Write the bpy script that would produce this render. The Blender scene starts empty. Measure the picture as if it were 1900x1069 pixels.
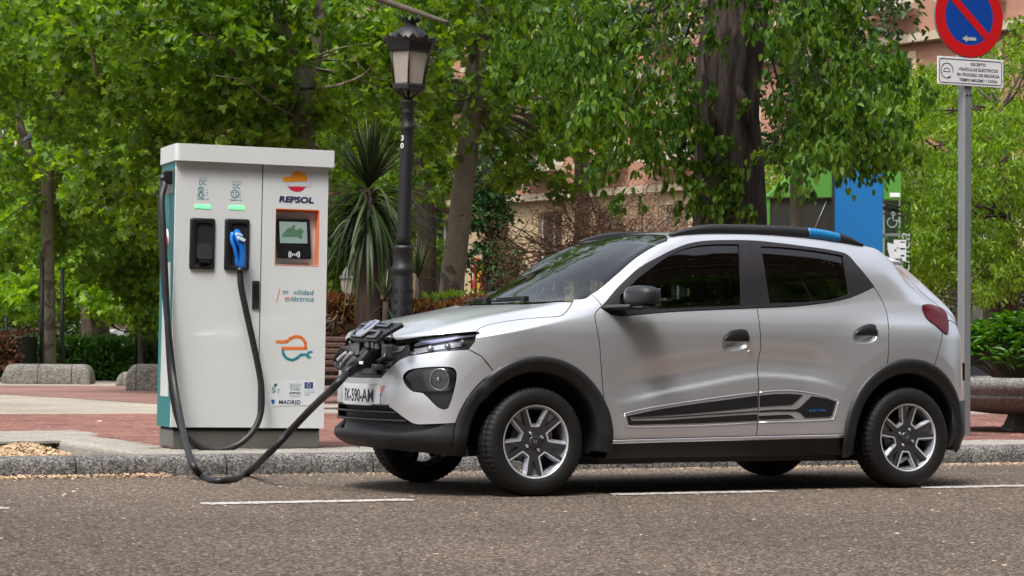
import bpy, bmesh, math, random, re
import numpy as np
from mathutils import Vector, Matrix, geometry
from mathutils.bvhtree import BVHTree
random.seed(7); np.random.seed(7)
R = math.radians
S = bpy.context.scene
COL = S.collection

# ------------------------------------------------------------ camera, sky, sun, exposure
F_PX, CAM_H, PITCH, ROLL = 4400.0, 0.783, math.atan((648-534.5)/4400.0), 0.0085
cam_d = bpy.data.cameras.new('camera'); cam = bpy.data.objects.new('camera', cam_d); COL.objects.link(cam)
cam_d.sensor_width = 36.0; cam_d.lens = 36.0*F_PX/1900.0; cam_d.clip_start = .1; cam_d.clip_end = 2000
cam.matrix_world = Matrix.Translation((0,0,CAM_H)) @ Matrix.Rotation(math.pi/2+PITCH,4,'X') @ Matrix.Rotation(ROLL,4,'Z')
cam_d.dof.use_dof = True; cam_d.dof.focus_distance = 13.2; cam_d.dof.aperture_fstop = 13
S.camera = cam
SUN_EL, SUN_AZ = 62.0, 205.0      # azimuth: compass from +Y, clockwise
W = bpy.data.worlds.new('World'); S.world = W; W.use_nodes = True
nt = W.node_tree; bg = nt.nodes['Background']
sky = nt.nodes.new('ShaderNodeTexSky'); sky.sky_type = 'NISHITA'; sky.sun_disc = False
sky.sun_elevation = R(SUN_EL); sky.sun_rotation = R(SUN_AZ); sky.air_density = 1.0; sky.dust_density = 6.0; sky.ozone_density = 1.0
hsv = nt.nodes.new('ShaderNodeHueSaturation'); hsv.inputs['Saturation'].default_value = .42   # overcast: nearly grey
nt.links.new(sky.outputs[0], hsv.inputs['Color']); nt.links.new(hsv.outputs[0], bg.inputs[0]); bg.inputs[1].default_value = .14
sd = bpy.data.lights.new('sun','SUN'); sun = bpy.data.objects.new('sun', sd); COL.objects.link(sun)
sd.energy = 1.5; sd.angle = R(14); sd.color = (1,.985,.955)
_a = R(SUN_AZ); _e = R(SUN_EL)
_d = Vector((math.sin(_a)*math.cos(_e), math.cos(_a)*math.cos(_e), math.sin(_e)))
sun.rotation_euler = _d.to_track_quat('Z','Y').to_euler()
S.view_settings.view_transform = 'Standard'; S.view_settings.look = 'None'; S.view_settings.gamma = 1; S.view_settings.use_curve_mapping = False
S.view_settings.exposure = 1.0
S.render.engine = 'CYCLES'
S.cycles.max_bounces = 8; S.cycles.diffuse_bounces = 3; S.cycles.glossy_bounces = 4; S.cycles.transmission_bounces = 6; S.cycles.transparent_max_bounces = 12
S.cycles.caustics_reflective = False; S.cycles.caustics_refractive = False

# ------------------------------------------------------------ helpers
def px_ray(px, py):
    a = px-950; b = py-534.5; c, s = math.cos(ROLL), math.sin(ROLL)
    u = c*a+s*b; v = -s*a+c*b; c, s = math.cos(PITCH), math.sin(PITCH)
    return Vector((u/F_PX, c+s*v/F_PX, s-c*v/F_PX)).normalized()
def ground_at(px, py, z=0.0):
    d = px_ray(px, py); t = (z-CAM_H)/d.z; return Vector((d.x*t, d.y*t, z))
def at(px, py, Y):
    d = px_ray(px, py); t = Y/d.y; return Vector((d.x*t, Y, CAM_H+d.z*t))

def tag(o, label=None, cat=None, group=None, kind=None):
    if label: o['label'] = label
    if cat: o['category'] = cat
    if group: o['group'] = group
    if kind: o['kind'] = kind
    return o
def empty(name, loc=(0,0,0), rz=0, label=None, cat=None, group=None):
    o = bpy.data.objects.new(name, None); o.empty_display_size = .2; COL.objects.link(o)
    o.location = loc; o.rotation_euler = (0,0,rz); return tag(o, label, cat, group)
def mesh_obj(name, verts, faces, mat=None, parent=None, smooth=False, mats=None, fmat=None):
    me = bpy.data.meshes.new(name); me.from_pydata([tuple(v) for v in verts], [], faces)
    for m in (mats or ([mat] if mat else [])): me.materials.append(m)
    if fmat: me.polygons.foreach_set('material_index', fmat)
    if smooth: me.polygons.foreach_set('use_smooth', [True]*len(me.polygons))
    o = bpy.data.objects.new(name, me); COL.objects.link(o)
    if parent is not None: o.parent = parent
    return o
def link_mesh(name, me, parent=None, mw=None):
    o = bpy.data.objects.new(name, me); COL.objects.link(o)
    if parent is not None: o.parent = parent
    if mw is not None: o.matrix_local = mw
    return o
class MB:
    """collects shapes, then links them as one mesh object"""
    def __init__(s): s.v = []; s.f = []; s.sm = []
    def add(s, v, f, smooth=False, M=None):
        n = len(s.v); s.v += [tuple(M @ Vector(p)) if M is not None else tuple(p) for p in v]
        s.f += [tuple(i+n for i in q) for q in f]; s.sm += [smooth]*len(f)
    def box(s, lo, hi, M=None):
        x0,y0,z0 = lo; x1,y1,z1 = hi
        s.add([(x0,y0,z0),(x1,y0,z0),(x1,y1,z0),(x0,y1,z0),(x0,y0,z1),(x1,y0,z1),(x1,y1,z1),(x0,y1,z1)],
              [(0,3,2,1),(4,5,6,7),(0,1,5,4),(1,2,6,5),(2,3,7,6),(3,0,4,7)], False, M)
    def cbox(s, c, sz, M=None):
        s.box([c[i]-sz[i]/2 for i in range(3)], [c[i]+sz[i]/2 for i in range(3)], M)
    def rings(s, rs, closed=True, caps=True, smooth=True, M=None):
        n = len(rs[0]); v = [p for r in rs for p in r]; f = []
        for i in range(len(rs)-1):
            for j in range(n if closed else n-1):
                a = i*n+j; b = i*n+(j+1)%n; f.append((a,b,b+n,a+n))
        if caps and closed:
            f.append(tuple(reversed(range(n)))); f.append(tuple(range((len(rs)-1)*n, len(rs)*n)))
        s.add(v, f, smooth, M)
    def lathe(s, prof, n=24, M=None, smooth=True, caps=False):
        rs = [[(r*math.cos(2*math.pi*k/n), r*math.sin(2*math.pi*k/n), z) for k in range(n)] for r,z in prof]
        s.rings(rs, True, caps, smooth, M)
    def tube(s, pts, r, n=8, smooth=True, caps=True, M=None):
        pts = [Vector(p) for p in pts]; rs = []; up = None
        for i,p in enumerate(pts):
            t = (pts[min(i+1,len(pts)-1)]-pts[max(i-1,0)]).normalized()
            if up is None: up = Vector((0,0,1)) if abs(t.z)<.9 else Vector((1,0,0))
            a = t.cross(up).normalized(); b = a.cross(t).normalized(); up = b
            rr = float(r[i] if isinstance(r,(list,tuple)) else r)
            rs.append([tuple(p+rr*(math.cos(2*math.pi*k/n)*a+math.sin(2*math.pi*k/n)*b)) for k in range(n)])
        s.rings(rs, True, caps, smooth, M)
    def prism(s, poly, z0, z1, M=None, smooth=False):
        """poly: list of (x,y), counter-clockwise; extruded along z"""
        n = len(poly); v = [(x,y,z0) for x,y in poly]+[(x,y,z1) for x,y in poly]
        tr = geometry.tessellate_polygon([[Vector((x,y,0)) for x,y in poly]])
        f = [(a,c,b) for a,b,c in tr]+[(a+n,b+n,c+n) for a,b,c in tr]
        # fix orientation of the caps
        a0 = sum(poly[i][0]*poly[(i+1)%n][1]-poly[(i+1)%n][0]*poly[i][1] for i in range(n))
        def area(t): 
            (x0,y0),(x1,y1),(x2,y2) = [poly[i] for i in t]; return (x1-x0)*(y2-y0)-(x2-x0)*(y1-y0)
        f = []
        for t in tr:
            t = tuple(t) if area(t) > 0 else tuple(reversed(t)); f.append(tuple(reversed(t))); f.append(tuple(i+n for i in t))
        for i in range(n):
            j = (i+1)%n; f.append((i,j,j+n,i+n) if a0 > 0 else (j,i,i+n,j+n))
        s.add(v, f, smooth, M)
    def build(s, name, mat=None, parent=None, bevel=0, seg=2, auto=True, mats=None, fmat=None):
        o = mesh_obj(name, s.v, s.f, mat, parent, mats=mats, fmat=fmat)
        o.data.polygons.foreach_set('use_smooth', s.sm)
        if bevel:
            m = o.modifiers.new('bevel','BEVEL'); m.width = bevel; m.segments = seg; m.limit_method = 'ANGLE'; m.angle_limit = R(35)
        return o
def XY(a, o=(0,0,0)):
    return Matrix.Translation(o) @ Matrix.Rotation(a,4,'Z')
def catmull(P, n=8, closed=False):
    P = [Vector(p) for p in P]; N = len(P); out = []
    for i in range(N if closed else N-1):
        if closed: a,b,c,d = P[(i-1)%N],P[i],P[(i+1)%N],P[(i+2)%N]
        else:
            b,c = P[i],P[i+1]; a = P[i-1] if i else b*2-c; d = P[i+2] if i+2 < N else c*2-b
        for k in range(n):
            t = k/n; out.append(.5*((2*b)+(c-a)*t+(2*a-5*b+4*c-d)*t*t+(3*b-3*c+d-a)*t**3))
    if not closed: out.append(P[-1])
    return out

# ------------------------------------------------------------ materials
MATS = {}
def mat(name, col=(.5,.5,.5), rough=.5, metal=0, spec=.5, coat=0, coatr=.05, noise=None, bump=None, trans=0, emit=None, sheen=0, alpha=1):
    """noise: (scale, amount, dark colour) mottling; bump: (scale, strength)"""
    if name in MATS: return MATS[name]
    m = bpy.data.materials.new(name); m.use_nodes = True; t = m.node_tree; b = t.nodes['Principled BSDF']
    b.inputs['Base Color'].default_value = (*col,1); b.inputs['Roughness'].default_value = rough; b.inputs['Metallic'].default_value = metal
    b.inputs['Specular IOR Level'].default_value = spec; b.inputs['Coat Weight'].default_value = coat; b.inputs['Coat Roughness'].default_value = coatr
    b.inputs['Transmission Weight'].default_value = trans
    if emit: b.inputs['Emission Color'].default_value = (*emit[0],1); b.inputs['Emission Strength'].default_value = emit[1]
    if noise or bump:
        tc = t.nodes.new('ShaderNodeTexCoord')
    if noise:
        n = t.nodes.new('ShaderNodeTexNoise'); n.inputs['Scale'].default_value = noise[0]; n.inputs['Detail'].default_value = 8; n.inputs['Roughness'].default_value = .65
        t.links.new(tc.outputs['Object'], n.inputs['Vector'])
        r = t.nodes.new('ShaderNodeValToRGB'); r.color_ramp.elements[0].position = .5-noise[1]; r.color_ramp.elements[1].position = .5+noise[1]
        r.color_ramp.elements[0].color = (*noise[2],1); r.color_ramp.elements[1].color = (*col,1)
        t.links.new(n.outputs['Fac'], r.inputs['Fac']); t.links.new(r.outputs[0], b.inputs['Base Color'])
    if bump:
        n2 = t.nodes.new('ShaderNodeTexNoise'); n2.inputs['Scale'].default_value = bump[0]; n2.inputs['Detail'].default_value = 6
        t.links.new(tc.outputs['Object'], n2.inputs['Vector'])
        bp = t.nodes.new('ShaderNodeBump'); bp.inputs['Strength'].default_value = bump[1]; bp.inputs['Distance'].default_value = .01
        t.links.new(n2.outputs['Fac'], bp.inputs['Height']); t.links.new(bp.outputs[0], b.inputs['Normal'])
    MATS[name] = m; return m
def glass_mat(name, tint, rough=.02, ior=1.5, drops=0):
    """thin pane: clear with a tint, mirror reflections by fresnel"""
    m = bpy.data.materials.new(name); m.use_nodes = True; t = m.node_tree
    for n in list(t.nodes): t.nodes.remove(n)
    o = t.nodes.new('ShaderNodeOutputMaterial'); mx = t.nodes.new('ShaderNodeMixShader')
    tr = t.nodes.new('ShaderNodeBsdfTransparent'); tr.inputs[0].default_value = (*tint,1)
    gl = t.nodes.new('ShaderNodeBsdfGlossy'); gl.inputs['Roughness'].default_value = rough
    fr = t.nodes.new('ShaderNodeFresnel'); fr.inputs['IOR'].default_value = ior
    t.links.new(fr.outputs[0], mx.inputs[0]); t.links.new(tr.outputs[0], mx.inputs[1]); t.links.new(gl.outputs[0], mx.inputs[2])
    last = mx
    if drops:      # rain drops: tiny pale beads
        tc = t.nodes.new('ShaderNodeTexCoord'); v = t.nodes.new('ShaderNodeTexVoronoi'); v.inputs['Scale'].default_value = drops
        v.inputs['Randomness'].default_value = 1
        t.links.new(tc.outputs['Object'], v.inputs['Vector'])
        lt = t.nodes.new('ShaderNodeMath'); lt.operation = 'LESS_THAN'; lt.inputs[1].default_value = .12
        t.links.new(v.outputs['Distance'], lt.inputs[0])
        sx = t.nodes.new('ShaderNodeSeparateColor'); t.links.new(v.outputs['Color'], sx.inputs[0])
        g = t.nodes.new('ShaderNodeMath'); g.operation = 'GREATER_THAN'; g.inputs[1].default_value = .86; t.links.new(sx.outputs[0], g.inputs[0])
        mu = t.nodes.new('ShaderNodeMath'); mu.operation = 'MULTIPLY'; t.links.new(lt.outputs[0], mu.inputs[0]); t.links.new(g.outputs[0], mu.inputs[1])
        mu2 = t.nodes.new('ShaderNodeMath'); mu2.operation = 'MULTIPLY'; mu2.inputs[1].default_value = .45; t.links.new(mu.outputs[0], mu2.inputs[0])
        df = t.nodes.new('ShaderNodeBsdfGlossy'); df.inputs['Roughness'].default_value = .45; df.inputs[0].default_value = (.8,.85,.88,1)
        m2 = t.nodes.new('ShaderNodeMixShader'); t.links.new(mu2.outputs[0], m2.inputs[0]); t.links.new(mx.outputs[0], m2.inputs[1]); t.links.new(df.outputs[0], m2.inputs[2]); last = m2
    t.links.new(last.outputs[0], o.inputs[0]); MATS[name] = m; return m
def pchip(X, Y):
    X = np.array(X, float); Y = np.array(Y, float)
    if X[0] > X[-1]: X = X[::-1]; Y = Y[::-1]
    h = np.diff(X); d = np.diff(Y)/h; m = np.zeros_like(Y)
    for i in range(1,len(X)-1):
        if d[i-1]*d[i] > 0:
            w1 = 2*h[i]+h[i-1]; w2 = h[i]+2*h[i-1]; m[i] = (w1+w2)/(w1/d[i-1]+w2/d[i])
    m[0] = d[0]; m[-1] = d[-1]
    def f(x):
        x = min(max(x, X[0]), X[-1]); i = min(max(int(np.searchsorted(X, x))-1, 0), len(h)-1); t = (x-X[i])/h[i]
        return float((2*t**3-3*t*t+1)*Y[i]+(t**3-2*t*t+t)*h[i]*m[i]+(-2*t**3+3*t*t)*Y[i+1]+(t**3-t*t)*h[i]*m[i+1])
    return f
def sstep(a, b, x):
    t = min(max((x-a)/(b-a),0),1); return t*t*(3-2*t)
# ============================================================ GROUND
KA = R(25.3); KO = Vector((-2.98,13.87,0)); KE = Vector((math.cos(KA),math.sin(KA),0)); KN = Vector((-math.sin(KA),math.cos(KA),0))
KM = Matrix.Translation(KO) @ Matrix.Rotation(KA,4,'Z')      # street frame: u along the kerb, v away from the road
def uv(u, v, z=0): return KO+KE*u+KN*v+Vector((0,0,z))
def to_uv(p): d = Vector((p[0],p[1],0))-KO; return d @ KE, d @ KN
PZ = .125
def ground_mat(name, stops, scale, bump, extra=None, rough=.9, fine=160, patch=.6):
    """stony ground: fine grains of several colours under large faint patches, with relief"""
    m = bpy.data.materials.new(name); m.use_nodes = True; t = m.node_tree; b = t.nodes['Principled BSDF']; b.inputs['Roughness'].default_value = rough; b.inputs['Specular IOR Level'].default_value = .3
    tc = t.nodes.new('ShaderNodeTexCoord')
    v = t.nodes.new('ShaderNodeTexVoronoi'); v.inputs['Scale'].default_value = fine; t.links.new(tc.outputs['Object'], v.inputs['Vector'])
    n = t.nodes.new('ShaderNodeTexNoise'); n.inputs['Scale'].default_value = scale; n.inputs['Detail'].default_value = 12; n.inputs['Roughness'].default_value = .75; t.links.new(tc.outputs['Object'], n.inputs['Vector'])
    big = t.nodes.new('ShaderNodeTexNoise'); big.inputs['Scale'].default_value = patch; big.inputs['Detail'].default_value = 5; t.links.new(tc.outputs['Object'], big.inputs['Vector'])
    sx = t.nodes.new('ShaderNodeSeparateColor'); t.links.new(v.outputs['Color'], sx.inputs[0])
    mx = t.nodes.new('ShaderNodeMix'); mx.inputs[0].default_value = .45; t.links.new(n.outputs[0], mx.inputs[2]); t.links.new(sx.outputs[0], mx.inputs[3])
    cr = t.nodes.new('ShaderNodeValToRGB'); e = cr.color_ramp.elements
    e[0].position = stops[0][0]; e[0].color = (*stops[0][1],1); e[1].position = stops[-1][0]; e[1].color = (*stops[-1][1],1)
    for p,c in stops[1:-1]: x = e.new(p); x.color = (*c,1)
    t.links.new(mx.outputs[0], cr.inputs[0])
    mr = t.nodes.new('ShaderNodeMapRange'); mr.inputs[1].default_value = .3; mr.inputs[2].default_value = .7; mr.inputs[3].default_value = .74; mr.inputs[4].default_value = 1.20; t.links.new(big.outputs[0], mr.inputs[0])
    ml = t.nodes.new('ShaderNodeMix'); ml.data_type = 'RGBA'; ml.blend_type = 'MULTIPLY'; ml.inputs[0].default_value = 1
    t.links.new(cr.outputs[0], ml.inputs[6]); t.links.new(mr.outputs[0], ml.inputs[7]); t.links.new(ml.outputs[2], b.inputs['Base Color'])
    bp = t.nodes.new('ShaderNodeBump'); bp.inputs['Strength'].default_value = bump; bp.inputs['Distance'].default_value = .006; t.links.new(mx.outputs[0], bp.inputs['Height']); t.links.new(bp.outputs[0], b.inputs['Normal'])
    MATS[name] = m; return m
M_asph = ground_mat('asphalt', [(.26,(.015,.011,.009)),(.40,(.053,.039,.029)),(.54,(.098,.074,.057)),(.66,(.175,.135,.105)),(.78,(.42,.35,.285))], 60, 1.0, fine=90, patch=.35)
M_granite = ground_mat('kerb_granite', [(.28,(.045,.042,.04)),(.44,(.105,.10,.095)),(.58,(.17,.163,.155)),(.74,(.30,.288,.27))], 13, 1.2, fine=110, patch=2.2)
M_conc = ground_mat('pale_concrete', [(.25,(.14,.13,.11)),(.5,(.265,.252,.22)),(.75,(.40,.38,.335))], 14, .4, fine=200)
M_redp = ground_mat('red_paver', [(.25,(.11,.048,.038)),(.5,(.19,.088,.070)),(.75,(.29,.155,.128))], 22, .5, fine=200, patch=.9)
M_soil = ground_mat('park_soil', [(.25,(.03,.022,.014)),(.5,(.075,.055,.035)),(.75,(.14,.11,.08))], 5, .6, fine=60)
M_beige = ground_mat('beige_sand', [(.25,(.17,.145,.115)),(.5,(.28,.25,.205)),(.75,(.40,.365,.315))], 9, .4, fine=120)
M_joint = ground_mat('joint_sand', [(.3,(.03,.026,.02)),(.7,(.10,.09,.075))], 20, .3)
M_line = bpy.data.materials.new('worn_white_paint'); M_line.use_nodes = True
_t = M_line.node_tree; _b = _t.nodes['Principled BSDF']; _b.inputs['Roughness'].default_value = .8
_tc = _t.nodes.new('ShaderNodeTexCoord'); _n = _t.nodes.new('ShaderNodeTexNoise'); _n.inputs['Scale'].default_value = 32; _n.inputs['Detail'].default_value = 10; _n.inputs['Roughness'].default_value = .8
_c = _t.nodes.new('ShaderNodeValToRGB'); _c.color_ramp.elements[0].position = .43; _c.color_ramp.elements[0].color = (.09,.074,.062,1); _c.color_ramp.elements[1].position = .54; _c.color_ramp.elements[1].color = (.56,.53,.50,1)
_t.links.new(_tc.outputs['Object'], _n.inputs[0]); _t.links.new(_n.outputs[0], _c.inputs[0]); _t.links.new(_c.outputs[0], _b.inputs['Base Color'])

# road: one sheet, faintly uneven, up to the kerb
def sheet(name, u0, u1, v0, v1, z, m, kind='structure', nu=2, nv=2, wob=0):
    V = []; F = []
    for i in range(nu+1):
        for j in range(nv+1):
            u = u0+(u1-u0)*i/nu; v = v0+(v1-v0)*j/nv
            V.append((u,v,z+(wob*math.sin(u*1.3+v*.7)*math.sin(v*2.1+1) if wob else 0)))
    for i in range(nu):
        for j in range(nv): a = i*(nv+1)+j; F.append((a,a+nv+1,a+nv+2,a+1))
    o = mesh_obj(name, V, F, m, smooth=True); o.matrix_world = KM; return tag(o, kind=kind)
sheet('road', -60, 90, -40, .14, 0, M_asph, nu=60, nv=40, wob=.0)
sheet('park_ground', -600, 600, -600, 900, -.42, M_soil)
# pavement bed with the tree pit left open, and a low side road beyond on the right
pit = [to_uv(ground_at(*p, PZ)) for p in ((-160,822),(110,815.5),(150,818),(196,828),(262,846))]
PIT_U1, PIT_V1 = 0.98, 2.45
print('pit', pit)
sheet('pavement', -60, 60, PIT_V1+.08, 30, PZ-.012, M_joint, nu=30, nv=20)
sheet('pavement', PIT_U1, 60, .10, PIT_V1+.08, PZ-.012, M_joint)
sheet('pavement', -60, -4.2, .10, PIT_V1+.08, PZ-.012, M_joint)
sheet('park_lawn', -90, 14.5, 29.9, 160, PZ-.02, M_soil, nu=4, nv=4)
# kerb stones
random.seed(3)
kerb = empty('kerb', KO, KA); tag(kerb, kind='structure')
joints = [-9.4,-8.4,-7.4,-6.4,-5.4,-4.45,-3.5,-2.5,-1.5,-.52,.455,1.39,2.35,3.3,4.3,5.3,6.3,7.3,8.3,9.3,10.3,11.3,12.3,13.3,14.3]
def stone_mesh(L_, seed):
    """rough granite kerb stone with a worn round arris"""
    rnd = random.Random(seed); nx = 22
    prof = [(0,-.10),(-.006,.02),(-.004,.06),(.001,.088),(.011,.108),(.028,.120),(.055,.125),(.15,.127),(.152,-.10)]
    rs = []
    for i in range(nx+1):
        x = .006+(L_-.012)*i/nx; r = []
        e = .013*math.exp(-min(i,nx-i)*1.1)
        for k,(v,z) in enumerate(prof):
            j = 0 if k in (0,8) else rnd.uniform(-.0035,.0035)+.004*math.sin(x*7+seed)+.003*math.sin(x*19+seed*2)
            if 0 < k < 6: r.append((x, v+j+e, z+rnd.uniform(-.002,.002)-(e if k > 3 else 0)))
            else: r.append((x, v, z+(rnd.uniform(-.001,.001) if k != 0 and k != 8 else 0)))
        rs.append(r)
    mb = MB(); mb.rings(rs, True, True, True); return mb
for i in range(len(joints)-1):
    a, b = joints[i], joints[i+1]; mb = stone_mesh(b-a, i); o = mb.build('kerb_stone', M_granite, kerb); o.location = (a, 0, 0)
    o.modifiers.new('edges','EDGE_SPLIT').split_angle = R(60)
# paving: pavers laid one by one
def zone(u, v):
    """which paving lies here"""
    if v < 0.155: return None
    if -4.2 < u < PIT_U1 and v < PIT_V1+.0: return None
    w = .12*math.sin(u*.8)
    if v < (4.3 if u < 1.2+.09*v else .95): return 'grey'
    if v < min(8.7, 8.9-.17*(u-2)): return 'red'
    if v < 11.5+w: return 'sand'
    if v < 17+w: return 'brown'
    return 'sand2'
def visible_uv(u, v):
    p = uv(u, v); 
    if p.y < 12: return False
    x = 950+F_PX*p.x/p.y; return -160 < x < 2060
pavers = {'grey':[], 'red':[]}
dg_, dr = .20, (.20,.10)
u = -9.0
while u < 15:
    v = .155
    while v < 4.4:
        if zone(u+.1,v+.1) == 'grey' and visible_uv(u,v): pavers['grey'].append((u+.1,v+.1,0))
        v += .2
    u += .2
row = 0; v = .155
while v < 8.8:
    u = -9.0-(.1 if row % 2 else 0)
    while u < 15:
        if zone(u+.1,v+.05) == 'red' and visible_uv(u,v): pavers['red'].append((u+.1,v+.05,0))
        u += .2
    v += .1; row += 1
def paver_mesh(name, lx, ly, m, grooves=0):
    g = .0035; mb = MB(); h = .02; c = .004
    x0,x1,y0,y1 = -lx/2+g, lx/2-g, -ly/2+g, ly/2-g
    rs = [[(x0,y0,-h),(x1,y0,-h),(x1,y1,-h),(x0,y1,-h)],[(x0,y0,-c),(x1,y0,-c),(x1,y1,-c),(x0,y1,-c)],[(x0+c,y0+c,0),(x1-c,y0+c,0),(x1-c,y1-c,0),(x0+c,y1-c,0)]]
    mb.rings(rs, True, True, False)
    o = mb.build(name, m); me = o.data; bpy.data.objects.remove(o); return me
def random_tint(m, amt):
    """each piece its own tint"""
    t = m.node_tree; b = t.nodes['Principled BSDF']; ln = [l for l in t.links if l.to_socket == b.inputs['Base Color']][0]; src = ln.from_socket
    oi = t.nodes.new('ShaderNodeObjectInfo'); g = t.nodes.new('ShaderNodeNewGeometry'); ad = t.nodes.new('ShaderNodeMath'); ad.operation = 'ADD'; fr = t.nodes.new('ShaderNodeMath'); fr.operation = 'FRACT'
    t.links.new(oi.outputs['Random'], ad.inputs[0]); t.links.new(g.outputs['Random Per Island'], ad.inputs[1]); t.links.new(ad.outputs[0], fr.inputs[0])
    mr = t.nodes.new('ShaderNodeMapRange'); mr.inputs[3].default_value = 1-amt; mr.inputs[4].default_value = 1+amt; t.links.new(fr.outputs[0], mr.inputs[0])
    ml = t.nodes.new('ShaderNodeMix'); ml.data_type = 'RGBA'; ml.blend_type = 'MULTIPLY'; ml.inputs[0].default_value = 1; t.links.new(src, ml.inputs[6]); t.links.new(mr.outputs[0], ml.inputs[7]); t.links.new(ml.outputs[2], b.inputs['Base Color'])
random_tint(M_redp, .22); random_tint(M_conc, .10)
pave = empty('paving', KO, KA); tag(pave, kind='structure')
rnd = random.Random(5)
for kind, (lx,ly), m in (('grey',(.2,.2),M_conc),('red',(.2,.1),M_redp)):
    me = paver_mesh(kind+'_paver', lx, ly, m); L_ = pavers[kind]; L_.sort(key=lambda p: uv(p[0],p[1]).length)
    near, rest = L_[:300], L_[300:]
    for (u,v,_) in near:
        link_mesh(kind+'_paver', me, pave, Matrix.Translation((u,v,PZ+rnd.uniform(-.002,.0015))) @ Matrix.Rotation(rnd.uniform(-.008,.008),4,'X') @ Matrix.Rotation(rnd.uniform(-.008,.008),4,'Y'))
    base = np.array([v.co for v in me.vertices]); fc = [tuple(p.vertices) for p in me.polygons]; V = []; F = []
    for (u,v,_) in rest:
        n = len(V); dz = rnd.uniform(-.002,.002); V += [(x+u,y+v,z+PZ+dz) for x,y,z in base]; F += [tuple(i+n for i in f) for f in fc]
    if V: o = mesh_obj(kind+'_paving', V, F, m, pave); tag(o, kind='stuff')
    print('pavers', kind, len(L_))
sheet('sand_path', -60, 60, 8.7, 29.9, PZ-.008, M_beige, nu=20, nv=6); sheet('sand_path', 6, 60, 7.2, 8.7, PZ-.009, M_beige)
M_brownp = ground_mat('brown_ground', [(.25,(.12,.055,.045)),(.5,(.20,.105,.085)),(.75,(.30,.19,.16))], 9, .4)
_bp = [(4.75,12.2),(60,12.2),(60,24.5),(-60,24.5),(-60,18.3),(4.1,18.3),(4.5,16)]
o = mesh_obj('brown_path', [(x,y,PZ-.004) for x,y in _bp], [(0,1,2,3,4,5,6)], M_brownp); o.matrix_world = KM; tag(o, kind='structure')
# tree pit: concrete border and wood chips
M_chip = mat('wood_chip', (.58,.42,.27), .85, noise=(22,.3,(.36,.24,.14)))
bd = MB(); bd.box((PIT_U1-.02,.156,-.06),(PIT_U1+.10,PIT_V1+.12,PZ+.004)); bd.box((-4.2,PIT_V1,-.06),(PIT_U1-.022,PIT_V1+.12,PZ+.004))
o = bd.build('tree_pit_border', M_conc, bevel=.035, seg=3); o.matrix_world = KM; tag(o, kind='structure')
sheet('pit_soil', -4.2, PIT_U1, .12, PIT_V1+.02, -.03, M_soil)
rnd = random.Random(9); V = []; F = []
def chip(V, F, p, s, rnd, thick=.3):
    a, b, c = rnd.random()*6.28, rnd.uniform(-.7,.7), rnd.uniform(-.7,.7); M_ = Matrix.Translation(p) @ Matrix.Rotation(a,4,'Z') @ Matrix.Rotation(b,4,'X') @ Matrix.Rotation(c,4,'Y')
    n = len(V); l, w, h = s*rnd.uniform(.7,1.5), s*rnd.uniform(.35,.7), s*thick*rnd.uniform(.5,1)
    for q in ((-l,-w*.7,-h),(l*.8,-w,-h),(l,w*.6,-h),(-l*.9,w,-h),(-l*.9,-w*.6,h),(l*.7,-w*.8,h),(l*.9,w*.6,h),(-l*.8,w*.9,h)): V.append(tuple(M_ @ Vector(q)))
    F += [(n+3,n+2,n+1,n),(n+4,n+5,n+6,n+7),(n,n+1,n+5,n+4),(n+1,n+2,n+6,n+5),(n+2,n+3,n+7,n+6),(n+3,n,n+4,n+7)]
for k in range(9000):
    u = rnd.uniform(-1.6,PIT_U1-.03); v = .17+rnd.random()**1.3*(PIT_V1-.2)
    h = -.01+.135*math.exp(-((u-.46)/.30)**2-((v-1.15)/.85)**2)+.07*math.exp(-((u+.25)/.5)**2-((v-.9)/1.0)**2)+.05*math.exp(-((u+1.3)/.5)**2)+.02*rnd.random()
    if rnd.random() < .72: chip(V, F, (u,v,h), rnd.uniform(.009,.022), rnd)
    else: chip(V, F, (u,v,h*.6), .02, rnd)
o = mesh_obj('wood_chips', V, F, M_chip); o.matrix_world = KM; tag(o, 'pale wood chips heaped in the tree pit by the kerb', 'wood chips', kind='stuff')
# litter: elm seeds and petals in the gutter and over road and pavement
M_seed = bpy.data.materials.new('dry_seed'); M_seed.use_nodes = True
_t = M_seed.node_tree; _b = _t.nodes['Principled BSDF']; _g = _t.nodes.new('ShaderNodeNewGeometry'); _c = _t.nodes.new('ShaderNodeValToRGB'); _b.inputs['Roughness'].default_value = .9
_c.color_ramp.elements[0].color = (.22,.14,.075,1); _c.color_ramp.elements[1].color = (.72,.64,.53,1); _x = _c.color_ramp.elements.new(.5); _x.color = (.50,.38,.25,1)
_t.links.new(_g.outputs['Random Per Island'], _c.inputs[0]); _t.links.new(_c.outputs[0], _b.inputs['Base Color'])
rnd = random.Random(11); V = []; F = []
def seed_at(u, v, z, s):
    n = len(V); a = rnd.random()*6.28; t1, t2 = rnd.uniform(-.35,.35), rnd.uniform(-.35,.35)
    for k in range(6):
        q = a+k*math.pi/3; rr = s*rnd.uniform(.75,1.1); dx, dy = rr*math.cos(q), rr*.8*math.sin(q); V.append((u+dx, v+dy, z+.002+abs(dx*t1+dy*t2)+dx*t1*.6))
    F.append(tuple(range(n,n+6)))
for k in range(15000):                    # gutter
    u = rnd.uniform(-8,13); dens = .22+.8*math.exp(-((u+.9)/1.3)**2)+.9*math.exp(-((u-7.6)/2.3)**2)+.35*math.exp(-((u-3.5)/1.5)**2)
    if rnd.random() > dens: continue
    v = -abs(rnd.gauss(0,.11+.10*(u>2)))-.008; seed_at(u, v, .001+.010*math.exp(v*30)*rnd.random(), rnd.uniform(.004,.0085))
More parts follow.
